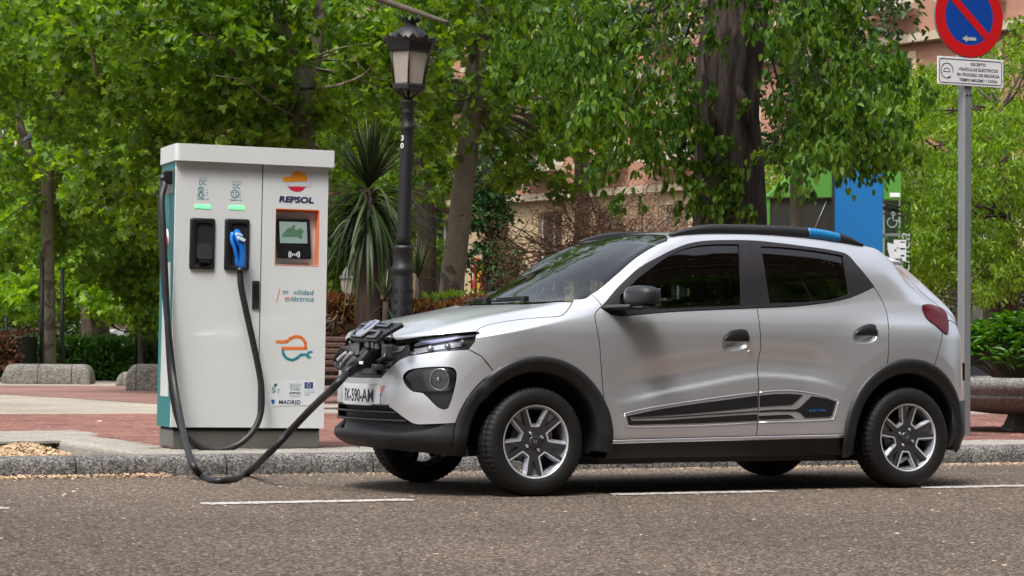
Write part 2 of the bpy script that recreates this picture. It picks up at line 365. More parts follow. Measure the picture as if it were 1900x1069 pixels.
for k in range(9000):                     # road
    u = rnd.uniform(-7,13); v = -rnd.random()**1.6*7
    if rnd.random() < .62: seed_at(u, v, 0, rnd.uniform(.0035,.0085)*(1.7 if rnd.random()<.16 else 1))
for k in range(6500):                     # pavement
    u = rnd.uniform(-9,16); v = .03+rnd.random()**1.3*12; seed_at(u, v, PZ, rnd.uniform(.004,.0095))
o = mesh_obj('fallen_seeds', V, F, M_seed); o.matrix_world = KM; tag(o, 'dry elm seeds and petals littering the gutter, road and pavement', 'seeds', kind='stuff')
# gravel grit in front: loose stones that catch light on the asphalt
rnd = random.Random(12); V = []; F = []
for k in range(7000):
    u = rnd.uniform(-6,9); v = -rnd.uniform(.2,6.5); chip(V, F, (u,v,.0005), rnd.uniform(.0016,.0042), rnd, .6)
o = mesh_obj('road_grit', V, F, mat('grit', (.30,.26,.23), .85, noise=(40,.4,(.08,.07,.06)))); o.matrix_world = KM; tag(o, 'small loose grit scattered on the asphalt', 'grit', kind='stuff')
rnd = random.Random(13); V = []; F = []          # chips spilled into the gutter
for k in range(900):
    u = rnd.uniform(-2.5,1.0); v = -abs(rnd.gauss(.03,.05))-.01; chip(V, F, (u,v,.006+.012*rnd.random()), rnd.uniform(.006,.016), rnd)
for k in range(700):
    u = rnd.gauss(7.6,1.4); v = -abs(rnd.gauss(.05,.12))-.01; chip(V, F, (u,v,.005), rnd.uniform(.004,.010), rnd)
for k in range(250):
    u = rnd.uniform(0,6); v = -abs(rnd.gauss(.05,.09))-.01; chip(V, F, (u,v,.004), rnd.uniform(.004,.009), rnd)
o = mesh_obj('gutter_chips', V, F, M_chip); o.matrix_world = KM; tag(o, 'pale chips and bark bits lying along the foot of the kerb', 'wood chips', kind='stuff')
# painted dashes: sheets that follow the bay line
def dash(p0, p1, w=.165):
    a, b = ground_at(*p0), ground_at(*p1); d = (b-a).normalized(); n = Vector((-d.y,d.x,0)); rnd = random.Random(int(a.x*100)); V = []; F = []; N = 60
    for i in range(N+1):
        c = a+(b-a)*i/N; e = (.45+.55*min(1,min(i,N-i)/2)) ; w0, w1 = w/2*e+rnd.uniform(-.022,.010), w/2*e+rnd.uniform(-.022,.010)
        V += [tuple(c-n*w0+Vector((0,0,.004))), tuple(c+n*w1+Vector((0,0,.004)))]
    for i in range(N): F.append((2*i,2*i+2,2*i+3,2*i+1))
    o = mesh_obj('road_marking', V, F, M_line); tag(o, kind='structure')
dash((372,936),(768,928)); dash((1135,918.5),(1440,912.5)); dash((1712,906),(1990,900)); dash((-330,949),(16,943.5))
# cigarette end on the red paving
p = ground_at(188,783,PZ); mb = MB(); mb.tube([(0,0,.006),(.032,0,.006)], .006, 10); o = mb.build('cigarette_end', mat('cigarette_white',(.75,.73,.7),.8)); o.location = p+Vector((-.03,0,0))
tag(o, 'white cigarette end with orange tip lying on the red paving', 'cigarette end')
mb = MB(); mb.tube([(-.018,0,.006),(0,0,.006)], .0062, 10); mb.build('filter_tip', mat('cigarette_tip',(.55,.22,.06),.8), o)
# ============================================================ THE CAR
# car frame: x forward with the front axle at 0, y towards its left side, z up
CAR_YAW, CAR_X, CAR_Y = 0.473857, -0.215605, 13.32052
CAR_M = Matrix.Translation((CAR_X, CAR_Y, 0)) @ Matrix.Rotation(math.pi+CAR_YAW, 4, 'Z')
CAR_MI = CAR_M.inverted()
WB = 2.432
car = empty('silver_car', (CAR_X, CAR_Y, 0), math.pi+CAR_YAW,
            'small silver electric hatchback with an open nose flap, plugged into the white charger', 'car')
paint = bpy.data.materials.new('silver_paint'); paint.use_nodes = True
_t = paint.node_tree; _b = _t.nodes['Principled BSDF']
_b.inputs['Base Color'].default_value = (.74,.76,.80,1); _b.inputs['Metallic'].default_value = .75; _b.inputs['Roughness'].default_value = .30
_b.inputs['Coat Weight'].default_value = .8; _b.inputs['Coat Roughness'].default_value = .03
_tc = _t.nodes.new('ShaderNodeTexCoord')
_n = _t.nodes.new('ShaderNodeTexNoise'); _n.inputs['Scale'].default_value = 5; _n.inputs['Detail'].default_value = 6
_r = _t.nodes.new('ShaderNodeMapRange'); _r.inputs['To Min'].default_value = .285; _r.inputs['To Max'].default_value = .34
_t.links.new(_tc.outputs['Object'], _n.inputs['Vector']); _t.links.new(_n.outputs[0], _r.inputs['Value']); _t.links.new(_r.outputs[0], _b.inputs['Roughness'])
M_black = mat('black_plastic', (.010,.010,.011), .46, noise=(9,.2,(.012,.012,.013)), bump=(900,.06))
M_clad = mat('grained_cladding', (.014,.0145,.017), .50, noise=(7,.25,(.014,.015,.017)), bump=(700,.10))
M_gloss = mat('gloss_black', (.012,.012,.014), .16, spec=.5)
M_frame = mat('satin_black_film', (.022,.020,.024), .38)
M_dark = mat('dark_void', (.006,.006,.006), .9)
M_gside = glass_mat('side_glass', (.50,.54,.50), ior=1.85, drops=62)
M_gwind = glass_mat('windscreen_glass', (.55,.68,.60), ior=1.6, drops=48)
M_chrome = mat('chrome', (.78,.79,.82), .12, 1)
M_silver = mat('silver_trim', (.62,.63,.65), .3, .8)
M_rubber = mat('tyre_rubber', (.0075,.0075,.008), .62, spec=.35, noise=(14,.25,(.012,.011,.0105)), bump=(500,.15))
M_red = mat('red_lens', (.09,.002,.005), .16, spec=.3, coat=.25)
M_lens = glass_mat('clear_lens', (.93,.94,.95), .03, 1.45)
M_blue = mat('car_blue', (.01,.20,.48), .3, .2, coat=.5)
M_seat = mat('seat_fabric', (.03,.03,.033), .9)

xc_ = pchip([.16,.20,.25,.29,.315,.345,.38,.50,.60,.66,.72,.80,.86,.92,1.0],
            [.48,.54,.65,.716,.722,.712,.698,.705,.70,.695,.685,.655,.62,.55,.40])
def taper(x, z):
    if x <= .08: return 1.0
    q = (x-.08)/(xc_(z)-.08)
    return max(1-min(q,1)**2.5, 0)**(1/2.5)
wz_ = pchip([.15,.20,.28,.33,.45,.60,.75,.86,.93,.98,1.03,1.10,1.2],
            [.70,.722,.748,.760,.764,.762,.764,.762,.750,.732,.710,.68,.64])
rear_ = pchip([-3.08,-3.05,-3.0,-2.95,-2.88,-2.78,-2.6,-2.3],[.15,.36,.52,.605,.67,.720,.758,.775])
crest_ = pchip([-2.0,-1.75,-1.45,-1.0,-.6,-.42],[.58,.64,.66,.60,.53,.50])
def yside(x, z):
    w = wz_(z); w *= taper(x, z)
    if x < -2.3: w *= rear_(x)/.775
    for cx in (0.0, -WB):
        r = math.hypot(x-cx, z-.29)
        k = 1 if r < .53 else max(0,1-(r-.53)/.26)**1.25
        if z > .9: k *= 1-sstep(.9,1.02,z)
        if cx == 0: k *= 1-sstep(.42,.62,x)
        w += .024*k
    if -2.05 < x < -.35:      # doors: hollow above the swage, swage stands out
        e = sstep(-.35,-.75,x)*sstep(-2.05,-1.75,x) if x > -9 else 0
        zc = crest_(x)
        w += e*(-.020*math.exp(-((z-(zc+.075))/.075)**2) + .010*(1-sstep(zc-.03,zc+.01,z)) - .0)
    return w
belt_ = pchip([.80,.60,.40,.15,-.10,-.30,-.45,-1.4,-1.9,-2.3,-2.55,-2.75,-2.9,-3.0,-3.05,-3.08],
              [.74,.795,.835,.875,.925,.965,.985,1.02,1.045,1.08,1.07,1.0,.90,.74,.60,.50])
ey_ = pchip([.80,.60,.30,.0,-.2,-.32,-.5,-.75,-.95,-1.2,-1.5,-1.9,-2.2,-2.4,-2.55,-2.7,-2.86,-3.0,-3.08],
            [.44,.53,.61,.655,.672,.675,.645,.60,.568,.552,.552,.552,.548,.545,.55,.60,.64,.60,.30])
ez_ = pchip([.80,.60,.30,.0,-.2,-.32,-.42,-.57,-.69,-.81,-.90,-1.05,-1.25,-1.5,-1.9,-2.2,-2.36,-2.45,-2.57,-2.69,-2.86,-2.95,-3.0,-3.08],
            [.765,.845,.925,.985,1.025,1.045,1.085,1.188,1.280,1.352,1.392,1.425,1.440,1.445,1.432,1.405,1.385,1.335,1.215,1.108,1.0,.80,.77,.55])
cz_ = pchip([.80,.60,.5,.40,.30,.20,.05,-.05,-.13,-.20,-.40,-.60,-.80,-.95,-1.03,-1.2,-1.45,-1.9,-2.3,-2.55,-2.72,-2.78,-2.86,-2.95,-3.02,-3.08],
            [.78,.865,.908,.940,.965,.985,1.010,1.024,1.036,1.065,1.170,1.272,1.368,1.432,1.456,1.472,1.480,1.468,1.435,1.405,1.375,1.30,1.12,.98,.80,.60])
def section(x):
    zb = belt_(x); yb = yside(x, zb); ey, ez, cz = ey_(x), ez_(x), cz_(x)
    ey = min(ey, yb*.97); ez = max(ez, zb+.012)
    B = Vector((yb, zb)); E = Vector((ey, ez)); C = Vector((0, cz))
    dB = Vector((yb-yside(x, zb-.02), .02)).normalized()
    g = (E-B).length
    M1 = B+(E-B)*.5+Vector((1,.3))*.05*g
    crown = (cz-ez)
    P = [B, M1, B+(E-B)*.93+Vector((1,.2))*.02*g, E+Vector((-.035,crown*.17+.006)),
         Vector((ey*.72, ez+crown*.52)), Vector((ey*.36, ez+crown*.88)), C]
    return zb, P, dB
_sec = {}
def sec_cached(x):
    k = round(x, 4)
    if k not in _sec: _sec[k] = section(x)
    return _sec[k]
def shell(x, t):
    """main body surface: x station, t 0 sill .. .5 belt .. 1 centre line"""
    if t <= .5:
        zb = belt_(x); z = .19+(zb-.19)*(t/.5); return Vector((x, yside(x, z), z))
    zb, P, dB = sec_cached(x); n = len(P)-1; q = (min(t,1)-.5)/.5*n; i = min(int(q), n-1); u = q-i
    b, c = P[i], P[i+1]
    a = P[i-1] if i else b-dB*(c-b).length*.8
    d = P[i+2] if i+2 <= n else Vector((-P[n-1].x, P[n-1].y))
    p = .5*((2*b)+(c-a)*u+(2*a-5*b+4*c-d)*u*u+(3*b-3*c+d-a)*u**3)
    return Vector((x, max(p.x,0), p.y))
def fascia(u, z):
    """nose surface: u 0 at the centre .. 1 on the flank"""
    th = max(u,0)*math.pi/2; e = .8; W_ = wz_(z) 
    c = abs(math.cos(th))**e; s = abs(math.sin(th))**e
    x = .08+(xc_(z)-.08)*c
    if u > .999: x = .08
    y = W_*s
    if u > .35 and x < .62:
        y = yside(x, z) if x < .3 else y+(yside(x,z)-W_*taper(x,z))
    # hollow around the fog lamp, swelling of the lower lip
    return Vector((x, y, z))
def norm_of(f, a, b, e=.004):
    du = f(a+e,b)-f(a-e,b); dv = f(a,b+e)-f(a,b-e); n = du.cross(dv)
    return n.normalized() if n.length > 1e-12 else Vector((0,0,1))

def param_bvh(f, A, B):
    V = [f(a,b) for a in A for b in B]; nb = len(B); F = []; 
    for i in range(len(A)-1):
        for j in range(nb-1):
            k = i*nb+j; F.append((k,k+1,k+nb)); F.append((k+1,k+nb+1,k+nb))
    bv = BVHTree.FromPolygons(V, F)
    o = CAR_MI @ Vector((0,0,CAM_H))
    def hit(px, py):
        d = (CAR_MI.to_3x3() @ px_ray(px, py)).normalized()
        loc, nn, idx, dist = bv.ray_cast(o, d)
        if loc is None:
            q = [bv.find_nearest(o+d*(9+k*.02)) for k in range(0,480,3)]
            loc, nn, idx, dist = min(q, key=lambda r: r[3])
        tri = F[idx]; pa, pb, pc = [V[k] for k in tri]
        w = geometry.intersect_point_line  # noqa
        v0, v1, v2 = pb-pa, pc-pa, loc-pa; d00, d01, d11, d20, d21 = v0@v0, v0@v1, v1@v1, v2@v0, v2@v1
        den = d00*d11-d01*d01
        if abs(den) < 1e-16: bb, cc = 0, 0
        else: bb = (d11*d20-d01*d21)/den; cc = (d00*d21-d01*d20)/den
        aa = 1-bb-cc
        f2 = lambda k: Vector((A[k//nb], B[k%nb]))
        return f2(tri[0])*aa+f2(tri[1])*bb+f2(tri[2])*cc
    return hit
A1 = list(np.concatenate([np.arange(-3.08,-2.3,.02), np.arange(-2.3,.80,.03)])); B1 = list(np.linspace(0,1,90))
A2 = list(np.linspace(0,1,70)); B2 = list(np.linspace(.16,1.0,70))
hitA = param_bvh(shell, A1, B1); hitB = param_bvh(lambda a,b: fascia(a,b), A2, B2)

def densify(pts, step):
    out = []
    for i in range(len(pts)-1):
        a, b = Vector(pts[i]), Vector(pts[i+1]); n = max(1, int((b-a).length/step))
        out += [a+(b-a)*k/n for k in range(n)]
    out.append(Vector(pts[-1])); return out
def trace(hit, pts, smooth=True, closed=False, n=4):
    """a line traced on the surface: points given as seen in the photograph, laid onto the real surface"""
    P = [hit(*p) for p in pts]
    if closed: P = catmull(P, n, True) if smooth else P; P = list(P)+[P[0]]
    elif smooth: P = catmull(P, n)
    return P

def partition(lines, bounds, step, scale, seeds):
    """planar arrangement of the lines in the parameter domain -> {name: triangles}, verts"""
    (a0,a1),(b0,b1) = bounds; sa, sb = scale
    V = []; E = []
    def addline(P):
        P = densify([Vector((p.x*sa, p.y*sb)) for p in P], step*.8); k = len(V)
        V.extend(P); E.extend((k+i, k+i+1) for i in range(len(P)-1))
    addline([Vector(p) for p in ((a0,b0),(a1,b0),(a1,b1),(a0,b1),(a0,b0))])
    for L in lines:
        L = [Vector((min(max(p.x,a0),a1), min(max(p.y,b0),b1))) for p in L]; addline(L)
    lv = np.array([tuple(v) for v in V])
    na = int((a1-a0)*sa/step); nb = int((b1-b0)*sb/step)
    for i in range(1,na):
        for j in range(1,nb):
            q = np.array((a0*sa+(i+(.5 if j%2 else 0))*step, b0*sb+j*step))
            if q[0] >= a1*sa: continue
            if np.min(np.sum((lv-q)**2,1)) > (.45*step)**2: V.append(Vector(q))
    v, e, f, ov, oe, of = geometry.delaunay_2d_cdt(V, E, [], 0, 1e-6)
    con = set()
    for k,ed in enumerate(e):
        if oe[k]: con.add((min(ed),max(ed)))
    e2f = {}
    for i,t in enumerate(f):
        for k in range(3):
            ed = (t[k],t[(k+1)%3]); e2f.setdefault((min(ed),max(ed)),[]).append(i)
    lab = [None]*len(f)
    fc = np.array([[sum(v[k][0] for k in t)/3, sum(v[k][1] for k in t)/3] for t in f])
    out = {}
    for name, (pa,pb) in seeds:
        q = np.array((pa*sa,pb*sb)); i0 = int(np.argmin(np.sum((fc-q)**2,1)))
        if lab[i0] is not None: print('SEED CLASH', name, lab[i0]); continue
        st = [i0]; lab[i0] = name; got = [i0]
        while st:
            i = st.pop(); t = f[i]
            for k in range(3):
                ed = (min(t[k],t[(k+1)%3]), max(t[k],t[(k+1)%3]))
                if ed in con: continue
                for j in e2f[ed]:
                    if lab[j] is None: lab[j] = name; st.append(j); got.append(j)
        out[name] = [f[i] for i in got]
    un = {}
    for i,l in enumerate(lab):
        if l is None: un[i] = 1
    pv = [Vector((p[0]/sa, p[1]/sb)) for p in v]
    return out, pv, (len(un), fc[list(un)[:1]]/np.array([sa,sb]) if un else None)

def panel(name, tris, pv, f, material, off=0.0, gap=.0026, flange=.014, mirror=True, parent=None, flip=False, join=False, offf=None):
    """one body panel: its triangles lifted on the surface, edges drawn in by the shut gap and turned inwards"""
    used = sorted({i for t in tris for i in t}); ix = {k:i for i,k in enumerate(used)}
    P = []; N = []
    for k in used:
        a, b = pv[k]; n = norm_of(f, a, b); 
        p = f(a,b)
        if n @ (p-Vector((min(max(p.x,-2.5),.15),0,.62))) < 0: n = -n
        P.append(p+n*(off+(offf(p) if offf else 0))); N.append(n)
    F = []
    for t in tris:
        t = [ix[i] for i in t]; c = (P[t[1]]-P[t[0]]).cross(P[t[2]]-P[t[0]])
        if c.length < 1e-12: continue
        if c @ N[t[0]] < 0: t = t[::-1]
        F.append(tuple(t))
    cnt = {}
    for t in F:
        for k in range(3):
            e = (t[k],t[(k+1)%3]); cnt[e] = 1
    bd = [e for e in cnt if (e[1],e[0]) not in cnt]
    centre = lambda i: abs(P[i].y) < .004
    if gap:
        sh = {}
        for a,b in bd:
            if centre(a) and centre(b): continue
            d = (P[b]-P[a]); 
            if d.length < 1e-9: continue
            inw = N[a].cross(d).normalized()
            for k in (a,b): sh[k] = sh.get(k, Vector((0,0,0)))+inw
        for k,s in sh.items():
            if s.length > 1e-6:
                s = s.normalized()*gap
                if centre(k): s.y = 0
                P[k] = P[k]+s
    V = [tuple(p) for p in P]; VN = [tuple(n) for n in N]; nskin = len(F)
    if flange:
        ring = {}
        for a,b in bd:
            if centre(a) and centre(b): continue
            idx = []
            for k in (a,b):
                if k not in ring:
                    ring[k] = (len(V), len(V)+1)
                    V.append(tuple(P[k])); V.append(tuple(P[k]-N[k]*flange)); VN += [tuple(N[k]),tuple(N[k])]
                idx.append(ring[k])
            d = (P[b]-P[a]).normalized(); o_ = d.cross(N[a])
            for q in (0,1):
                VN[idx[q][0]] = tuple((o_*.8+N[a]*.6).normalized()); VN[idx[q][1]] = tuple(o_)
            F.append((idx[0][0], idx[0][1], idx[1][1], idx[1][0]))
    objs = []
    if mirror and join:
        n = len(V); V2 = V+[(x,-y,z) for x,y,z in V]; N2 = VN+[(x,-y,z) for x,y,z in VN]
        F2 = F+[tuple(i+n for i in reversed(t)) for t in F]; sets = [(V2,F2,N2)]
    elif mirror:
        sets = [(V,F,VN), ([(x,-y,z) for x,y,z in V], [tuple(reversed(t)) for t in F], [(x,-y,z) for x,y,z in VN])]
    else: sets = [(V,F,VN)]
    for v_, f_, n_ in sets:
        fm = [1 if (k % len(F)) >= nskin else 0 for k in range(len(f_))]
        o = mesh_obj(name, v_, f_, None, parent or car, smooth=True, mats=[material, M_dark], fmat=fm)  # turned-in edges go near-black, painting the shade of the shut gaps
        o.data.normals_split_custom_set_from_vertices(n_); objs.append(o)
    return objs

# ---- lines on the main shell
H = hitA
win = [(1114,571),(1141,540),(1177,505),(1225,476),(1260,459),(1288,450.5),(1324,446.5),(1391,446.5),(1436,450.5),(1493,457.5),(1549,466),(1572,473),(1588,490),(1605,510),(1622,532),(1602,542),(1577,551.6),(1535,561),(1465,568.4),(1405.6,570.8),(1324,574),(1240,579),(1169,585),(1143,585),(1129,581)]
gl1 = [(1150,574),(1150,549),(1180,521),(1205,501),(1239,477),(1264,464.5),(1298,456.5),(1331,454.2),(1371,454.4)]
gl1b = [(1371,454.4),(1373,504),(1375.4,566.7),(1230,573),(1150,574)]
gl2 = [(1411,458),(1450,459.5),(1507,465.5),(1563,475),(1569,508),(1574.5,545),(1549,554.5),(1493,560.6),(1428,563),(1419.5,512),(1411,458)]
quart = [(1560,466),(1567,478),(1573,508),(1580,547),(1581,556)]
split = [(1390,440),(1391.6,450.5),(1400,512),(1404,566),(1408.4,596),(1411,624),(1410.4,652),(1405.8,681),(1407,700),(1407.5,728),(1406,783),(1402,812)]
fendoor = [(1120,571),(1112,572),(1104,585),(1108,613),(1112.6,638.6),(1115,676),(1118.8,724),(1123,775),(1125.5,822)]
sillA = H(1118,817); sillB = H(1566,803.2)
rdoor = [(1610,533),(1621,533),(1635,554.7),(1645,580),(1649,611),(1649,639),(1647,672),(1645,695)]
rbump = [(1750,612),(1748,622),(1743.4,644.5),(1737,668),(1730,690)]
hoodside = [(1063,556),(1058,568.4),(1048,581),(1036,587),(1000,589.5),(958,593.7),(916,600.7),(893,608),(884,615)]
pil = [(1096,546.5),(1141,512),(1177,481),(1211,459),(1237,447.5)]
T = lambda p, **k: trace(H, p, **k)
def ext(P, *q): return list(P)+[Vector(x) for x in q]
L = []
L.append(T(win[:15], n=4)); L.append(T(win[14:]+[win[0]], n=4)); L.append(T(gl1[:2],smooth=False)[:1]+T(gl1[1:], n=3)); L.append(T(gl1b, smooth=False)); L.append(T(gl2, smooth=False))
L.append(T(quart, smooth=False)); L.append(T(split)); L.append(T(fendoor))
def line_z(z_of, xs):
    out = []
    for x in xs:
        zb = belt_(x); out.append(Vector((x, .5*(z_of(x)-.19)/(zb-.19))))
    return out
zs_ = lambda x: .298+(.316-.298)*(x+.43)/(-1.53)
L.append(line_z(zs_, np.linspace(.3,-2.75,40)))
L.append(T(rdoor)); L.append(T(rbump))
taill = [(1711,571.5),(1715,566),(1727,566),(1742,571),(1754,580),(1758,594),(1759,612),(1755,621),(1736,605),(1719,591)]
L.append(T(taill, closed=True, n=3))
# arches: circles round the axles
def arch_line(cx, r):
    out = []
    for k in range(61):
        a = R(-18+216*k/60); x = cx+r*math.cos(a); z = .29+r*math.sin(a); z = max(z, .19)
        zb = belt_(x); out.append(Vector((x, .5*(z-.19)/(zb-.19))))
    return out
L.append(arch_line(0,.455)); L.append(arch_line(-WB,.455))
# bonnet outline: side line, leading edge
hs = T(hoodside)
lead = T([(884,615),(850,618),(802,623),(762,628.5),(735,632)])
lead = lead+[Vector((.648,.86)), Vector((.662,1.0))]
L.append(hs+lead)
def cowl(x0): return None
c0 = H(1063,556)
L.append(catmull([Vector((c0.x-.01,c0.y-.004)), Vector((c0.x+.02,.70)), Vector((-.175,.80)), Vector((-.125,.90)), Vector((-.105,1.0))],5))
pl = T(pil)
L.append(catmull([Vector((pl[0].x,pl[0].y)), Vector((-.335,.715)), Vector((-.235,.80)), Vector((-.175,.90)), Vector((-.155,1.0))],5))
top = [pl[-1], Vector((-.965,.79)), Vector((-1.01,.84)), Vector((-1.02,1.0))]
L.append(pl+catmull(top,4)[1:])
L.append([hs[0], Vector((pl[0].x, pl[0].y))])                     # short join bonnet corner - pillar foot
L.append([H(1117,569), H(1096,546.5)])                             # fender / pillar join
# roof edge (under the rails) and tailgate outline
rfx = np.linspace(-.93,-2.50,30)
L.append([Vector((-.965,.79)),Vector((-.99,.765))]+[Vector((x,.752)) for x in rfx[3:]])
L.append([Vector((-2.50,.752)), Vector((-2.52,.80)), Vector((-2.53,1.0))])
L.append([Vector((-2.50,.752)), Vector((-2.62,.715)), Vector((-2.74,.665)), Vector((-2.83,.60)), Vector((-2.90,.56)), Vector((-2.96,.50)), Vector((-2.99,.50)), Vector((-3.0,1.0))])
_tl = H(1757,600); L.append([_tl, Vector((-2.89,.57))])
# (the rear wing and the roof side are one panel)
# bumper seam at the front and the flank seam to the nose
fs1 = H(884,615)
seam = [Vector((fs1.x, fs1.y))]+T([(880,634),(869,648),(893,661),(912,684),(925,700)], smooth=False)
L.append([Vector(p) for p in seam])
L = [[p for p in l] for l in L]
seeds = [('fender',tuple(H(1000,620))),('front_door',tuple(H(1250,650))),('rear_door',tuple(H(1500,650))),('rear_quarter',tuple(H(1690,620))),
 ('window_frame',tuple(H(1130,572))),('rear_window_frame',tuple(H(1409,500))),('front_glass',tuple(H(1300,500))),('rear_glass',tuple(H(1500,500))),('quarter_cover',tuple(H(1595,525))),
 ('tail_lamp',tuple(H(1740,590))),('bonnet',(.2,.9)),('cowl',(-.14,.95)),('windscreen',(-.6,.95)),('roof',(-1.6,.95)),
 ('tailgate',(-2.75,.9)),('rear_bumper',tuple(H(1765,660))),('sill',(-1.2,.005)),('cowl_corner',(-.345,.724))]
hnd1 = [(1340,634),(1345,623),(1355,615),(1368,611.5),(1383,612),(1389,618),(1390,630),(1387,641),(1378,648),(1362,651),(1347,651),(1341,646)]
hnd2 = [(1582,627),(1586,615),(1596,607),(1610,602),(1622,602.5),(1627.5,608),(1628,620),(1624,631),(1614,636.5),(1600,638),(1587,637),(1583,633)]
L.append(T(hnd1, closed=True, n=3)); L.append(T(hnd2, closed=True, n=3))
reg, pv, un = partition(L, ((-3.078,.78),(0,1)), .016, (1.0,1.75), seeds)
print({k:len(v) for k,v in reg.items()}, un)

def outline_local(hit, f, pts, n=3, closed=True, smooth=True):
    return [f(*p) for p in trace(hit, pts, closed=closed, smooth=smooth, n=n)]
skins = {}
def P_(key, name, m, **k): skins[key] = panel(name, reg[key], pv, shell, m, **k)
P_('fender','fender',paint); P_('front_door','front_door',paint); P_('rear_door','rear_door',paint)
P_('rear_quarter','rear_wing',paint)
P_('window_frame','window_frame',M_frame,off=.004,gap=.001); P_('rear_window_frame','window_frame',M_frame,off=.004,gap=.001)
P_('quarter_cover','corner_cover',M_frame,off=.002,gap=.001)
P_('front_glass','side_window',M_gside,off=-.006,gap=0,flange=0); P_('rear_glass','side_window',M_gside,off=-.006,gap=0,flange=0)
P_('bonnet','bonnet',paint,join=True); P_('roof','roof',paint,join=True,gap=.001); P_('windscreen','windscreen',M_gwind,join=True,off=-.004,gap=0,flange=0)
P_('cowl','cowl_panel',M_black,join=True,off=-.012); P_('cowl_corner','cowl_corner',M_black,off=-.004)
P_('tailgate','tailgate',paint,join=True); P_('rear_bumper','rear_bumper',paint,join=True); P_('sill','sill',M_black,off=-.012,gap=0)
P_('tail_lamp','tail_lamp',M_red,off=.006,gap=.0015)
# ---- nose
Hb = hitB
Tb = lambda p, **k: trace(Hb, p, **k)
def cl(P, **k): return Tb(P, closed=True, **k)
NL = []
grb = [(645,688),(650.5,694.7),(656,699.8),(707.8,700.8),(721,684.6),(741.5,667.8),(760,659.5),(765,655)]
g_ = Tb(grb[3:], n=4); zb0 = g_[0].y
NL.append([Vector((0,zb0-.002)), g_[0]]+g_)
hl = [(760,639),(782,628),(836,623),(869,618),(889,615.6),(890,623),(880,635.8),(869,648.2),(819,651.6),(788.6,655.5),(761,660)]
NL.append(cl(hl, smooth=False))
top_l = []
for p in lead[::2]+[lead[-1]]:
    q = shell(*p); y = min(q.y/wz_(q.z-.008),.999); top_l.append(Vector((math.asin(y**(1/.8))*2/math.pi if y>0 else 0, q.z-.008)))
top_l = [Vector((1.0,.885))]+top_l
NL.append(top_l)
fog = [(748,701.5),(753,691.4),(768.4,684.6),(808.8,681.2),(835.8,682),(845,688),(846.5,701.5),(840.8,728.4),(831,757),(815.6,757),(802,745.2),(785.2,729),(768.4,726.7),(755,716.6)]
NL.append(cl(fog, n=2))
fogsplit = [(760,727),(785,728),(841,725),(850,724)]
NL.append(Tb(fogsplit, smooth=False))
low = [(703,751.6),(720.5,754.9),(737.7,766.7),(755,779.6),(770,787.2),(793.7,787.8),(854,785),(900,783)]
l_ = Tb(low, n=3); NL.append([Vector((0,l_[0].y)), l_[0]]+l_)
lip = [(700,799),(733.4,804.4),(772,801),(804.4,794.7),(826,786)]
l2_ = Tb(lip, n=3); NL.append([Vector((0,l2_[0].y)), l2_[0]]+l2_)
# front arch on the nose surface
al = []
for k in range(40):
    a = R(-15+ (83+15)*k/39); x = .455*math.cos(a); z = .29+.455*math.sin(a); z = max(z,.16)
    if x < .082: break
    W_ = wz_(z); q = (x-.08)/(xc_(z)-.08); c = q**(1/.8); th = math.acos(min(c,1)); al.append(Vector((th*2/math.pi, z)))
NL.append(al)
# seam to the fender, from the shell's seam
sl = []
for p in seam:
    q = shell(*p); xx = max(q.x,.085); c = ((xx-.08)/(xc_(q.z)-.08))**(1/.8); sl.append(Vector((math.acos(min(c,1))*2/math.pi, q.z)))
NL.append([Vector((sl[0].x,.89))]+sl)
nseeds = [('bumper',tuple(Hb(790,770))),('grille',(.05,.66)),('headlamp',tuple(Hb(830,638))),('fog_pod',tuple(Hb(765,705))),('fog_low',tuple(Hb(820,740))),
          ('low_grille',tuple(Hb(700,775))),('lip',tuple(Hb(760,818)))]
nreg, npv, nun = partition(NL, ((0,1),(.243,.90)), .013, (1.15,1.0), nseeds)
print({k:len(v) for k,v in nreg.items()}, nun, 'grille z', zb0)

fp = lambda a,b: fascia(a,b)
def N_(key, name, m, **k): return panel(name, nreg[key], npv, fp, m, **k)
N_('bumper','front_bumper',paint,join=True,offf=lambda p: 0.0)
M_mesh = bpy.data.materials.new('grille_mesh'); M_mesh.use_nodes = True
_t = M_mesh.node_tree; _b = _t.nodes['Principled BSDF']; _b.inputs['Roughness'].default_value = .3
_tc = _t.nodes.new('ShaderNodeTexCoord'); _mp = _t.nodes.new('ShaderNodeMapping'); _mp.inputs['Scale'].default_value = (0,62,62); _mp.inputs['Rotation'].default_value = (R(45),0,0)
_v = _t.nodes.new('ShaderNodeTexVoronoi'); _v.inputs['Scale'].default_value = 1; _v.inputs['Randomness'].default_value = 0
_c = _t.nodes.new('ShaderNodeValToRGB'); _c.color_ramp.elements[0].position = .30; _c.color_ramp.elements[0].color = (.002,.002,.002,1); _c.color_ramp.elements[1].position = .38; _c.color_ramp.elements[1].color = (.06,.06,.06,1)
_t.links.new(_tc.outputs['Object'], _mp.inputs[0]); _t.links.new(_mp.outputs[0], _v.inputs['Vector']); _t.links.new(_v.outputs['Distance'], _c.inputs[0]); _t.links.new(_c.outputs[0], _b.inputs['Base Color'])
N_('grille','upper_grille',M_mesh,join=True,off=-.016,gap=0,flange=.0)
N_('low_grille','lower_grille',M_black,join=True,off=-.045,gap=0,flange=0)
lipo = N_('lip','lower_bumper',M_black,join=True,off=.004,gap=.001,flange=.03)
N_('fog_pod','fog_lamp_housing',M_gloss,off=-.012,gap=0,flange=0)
N_('fog_low','air_vent',M_black,off=-.016,gap=0,flange=0)
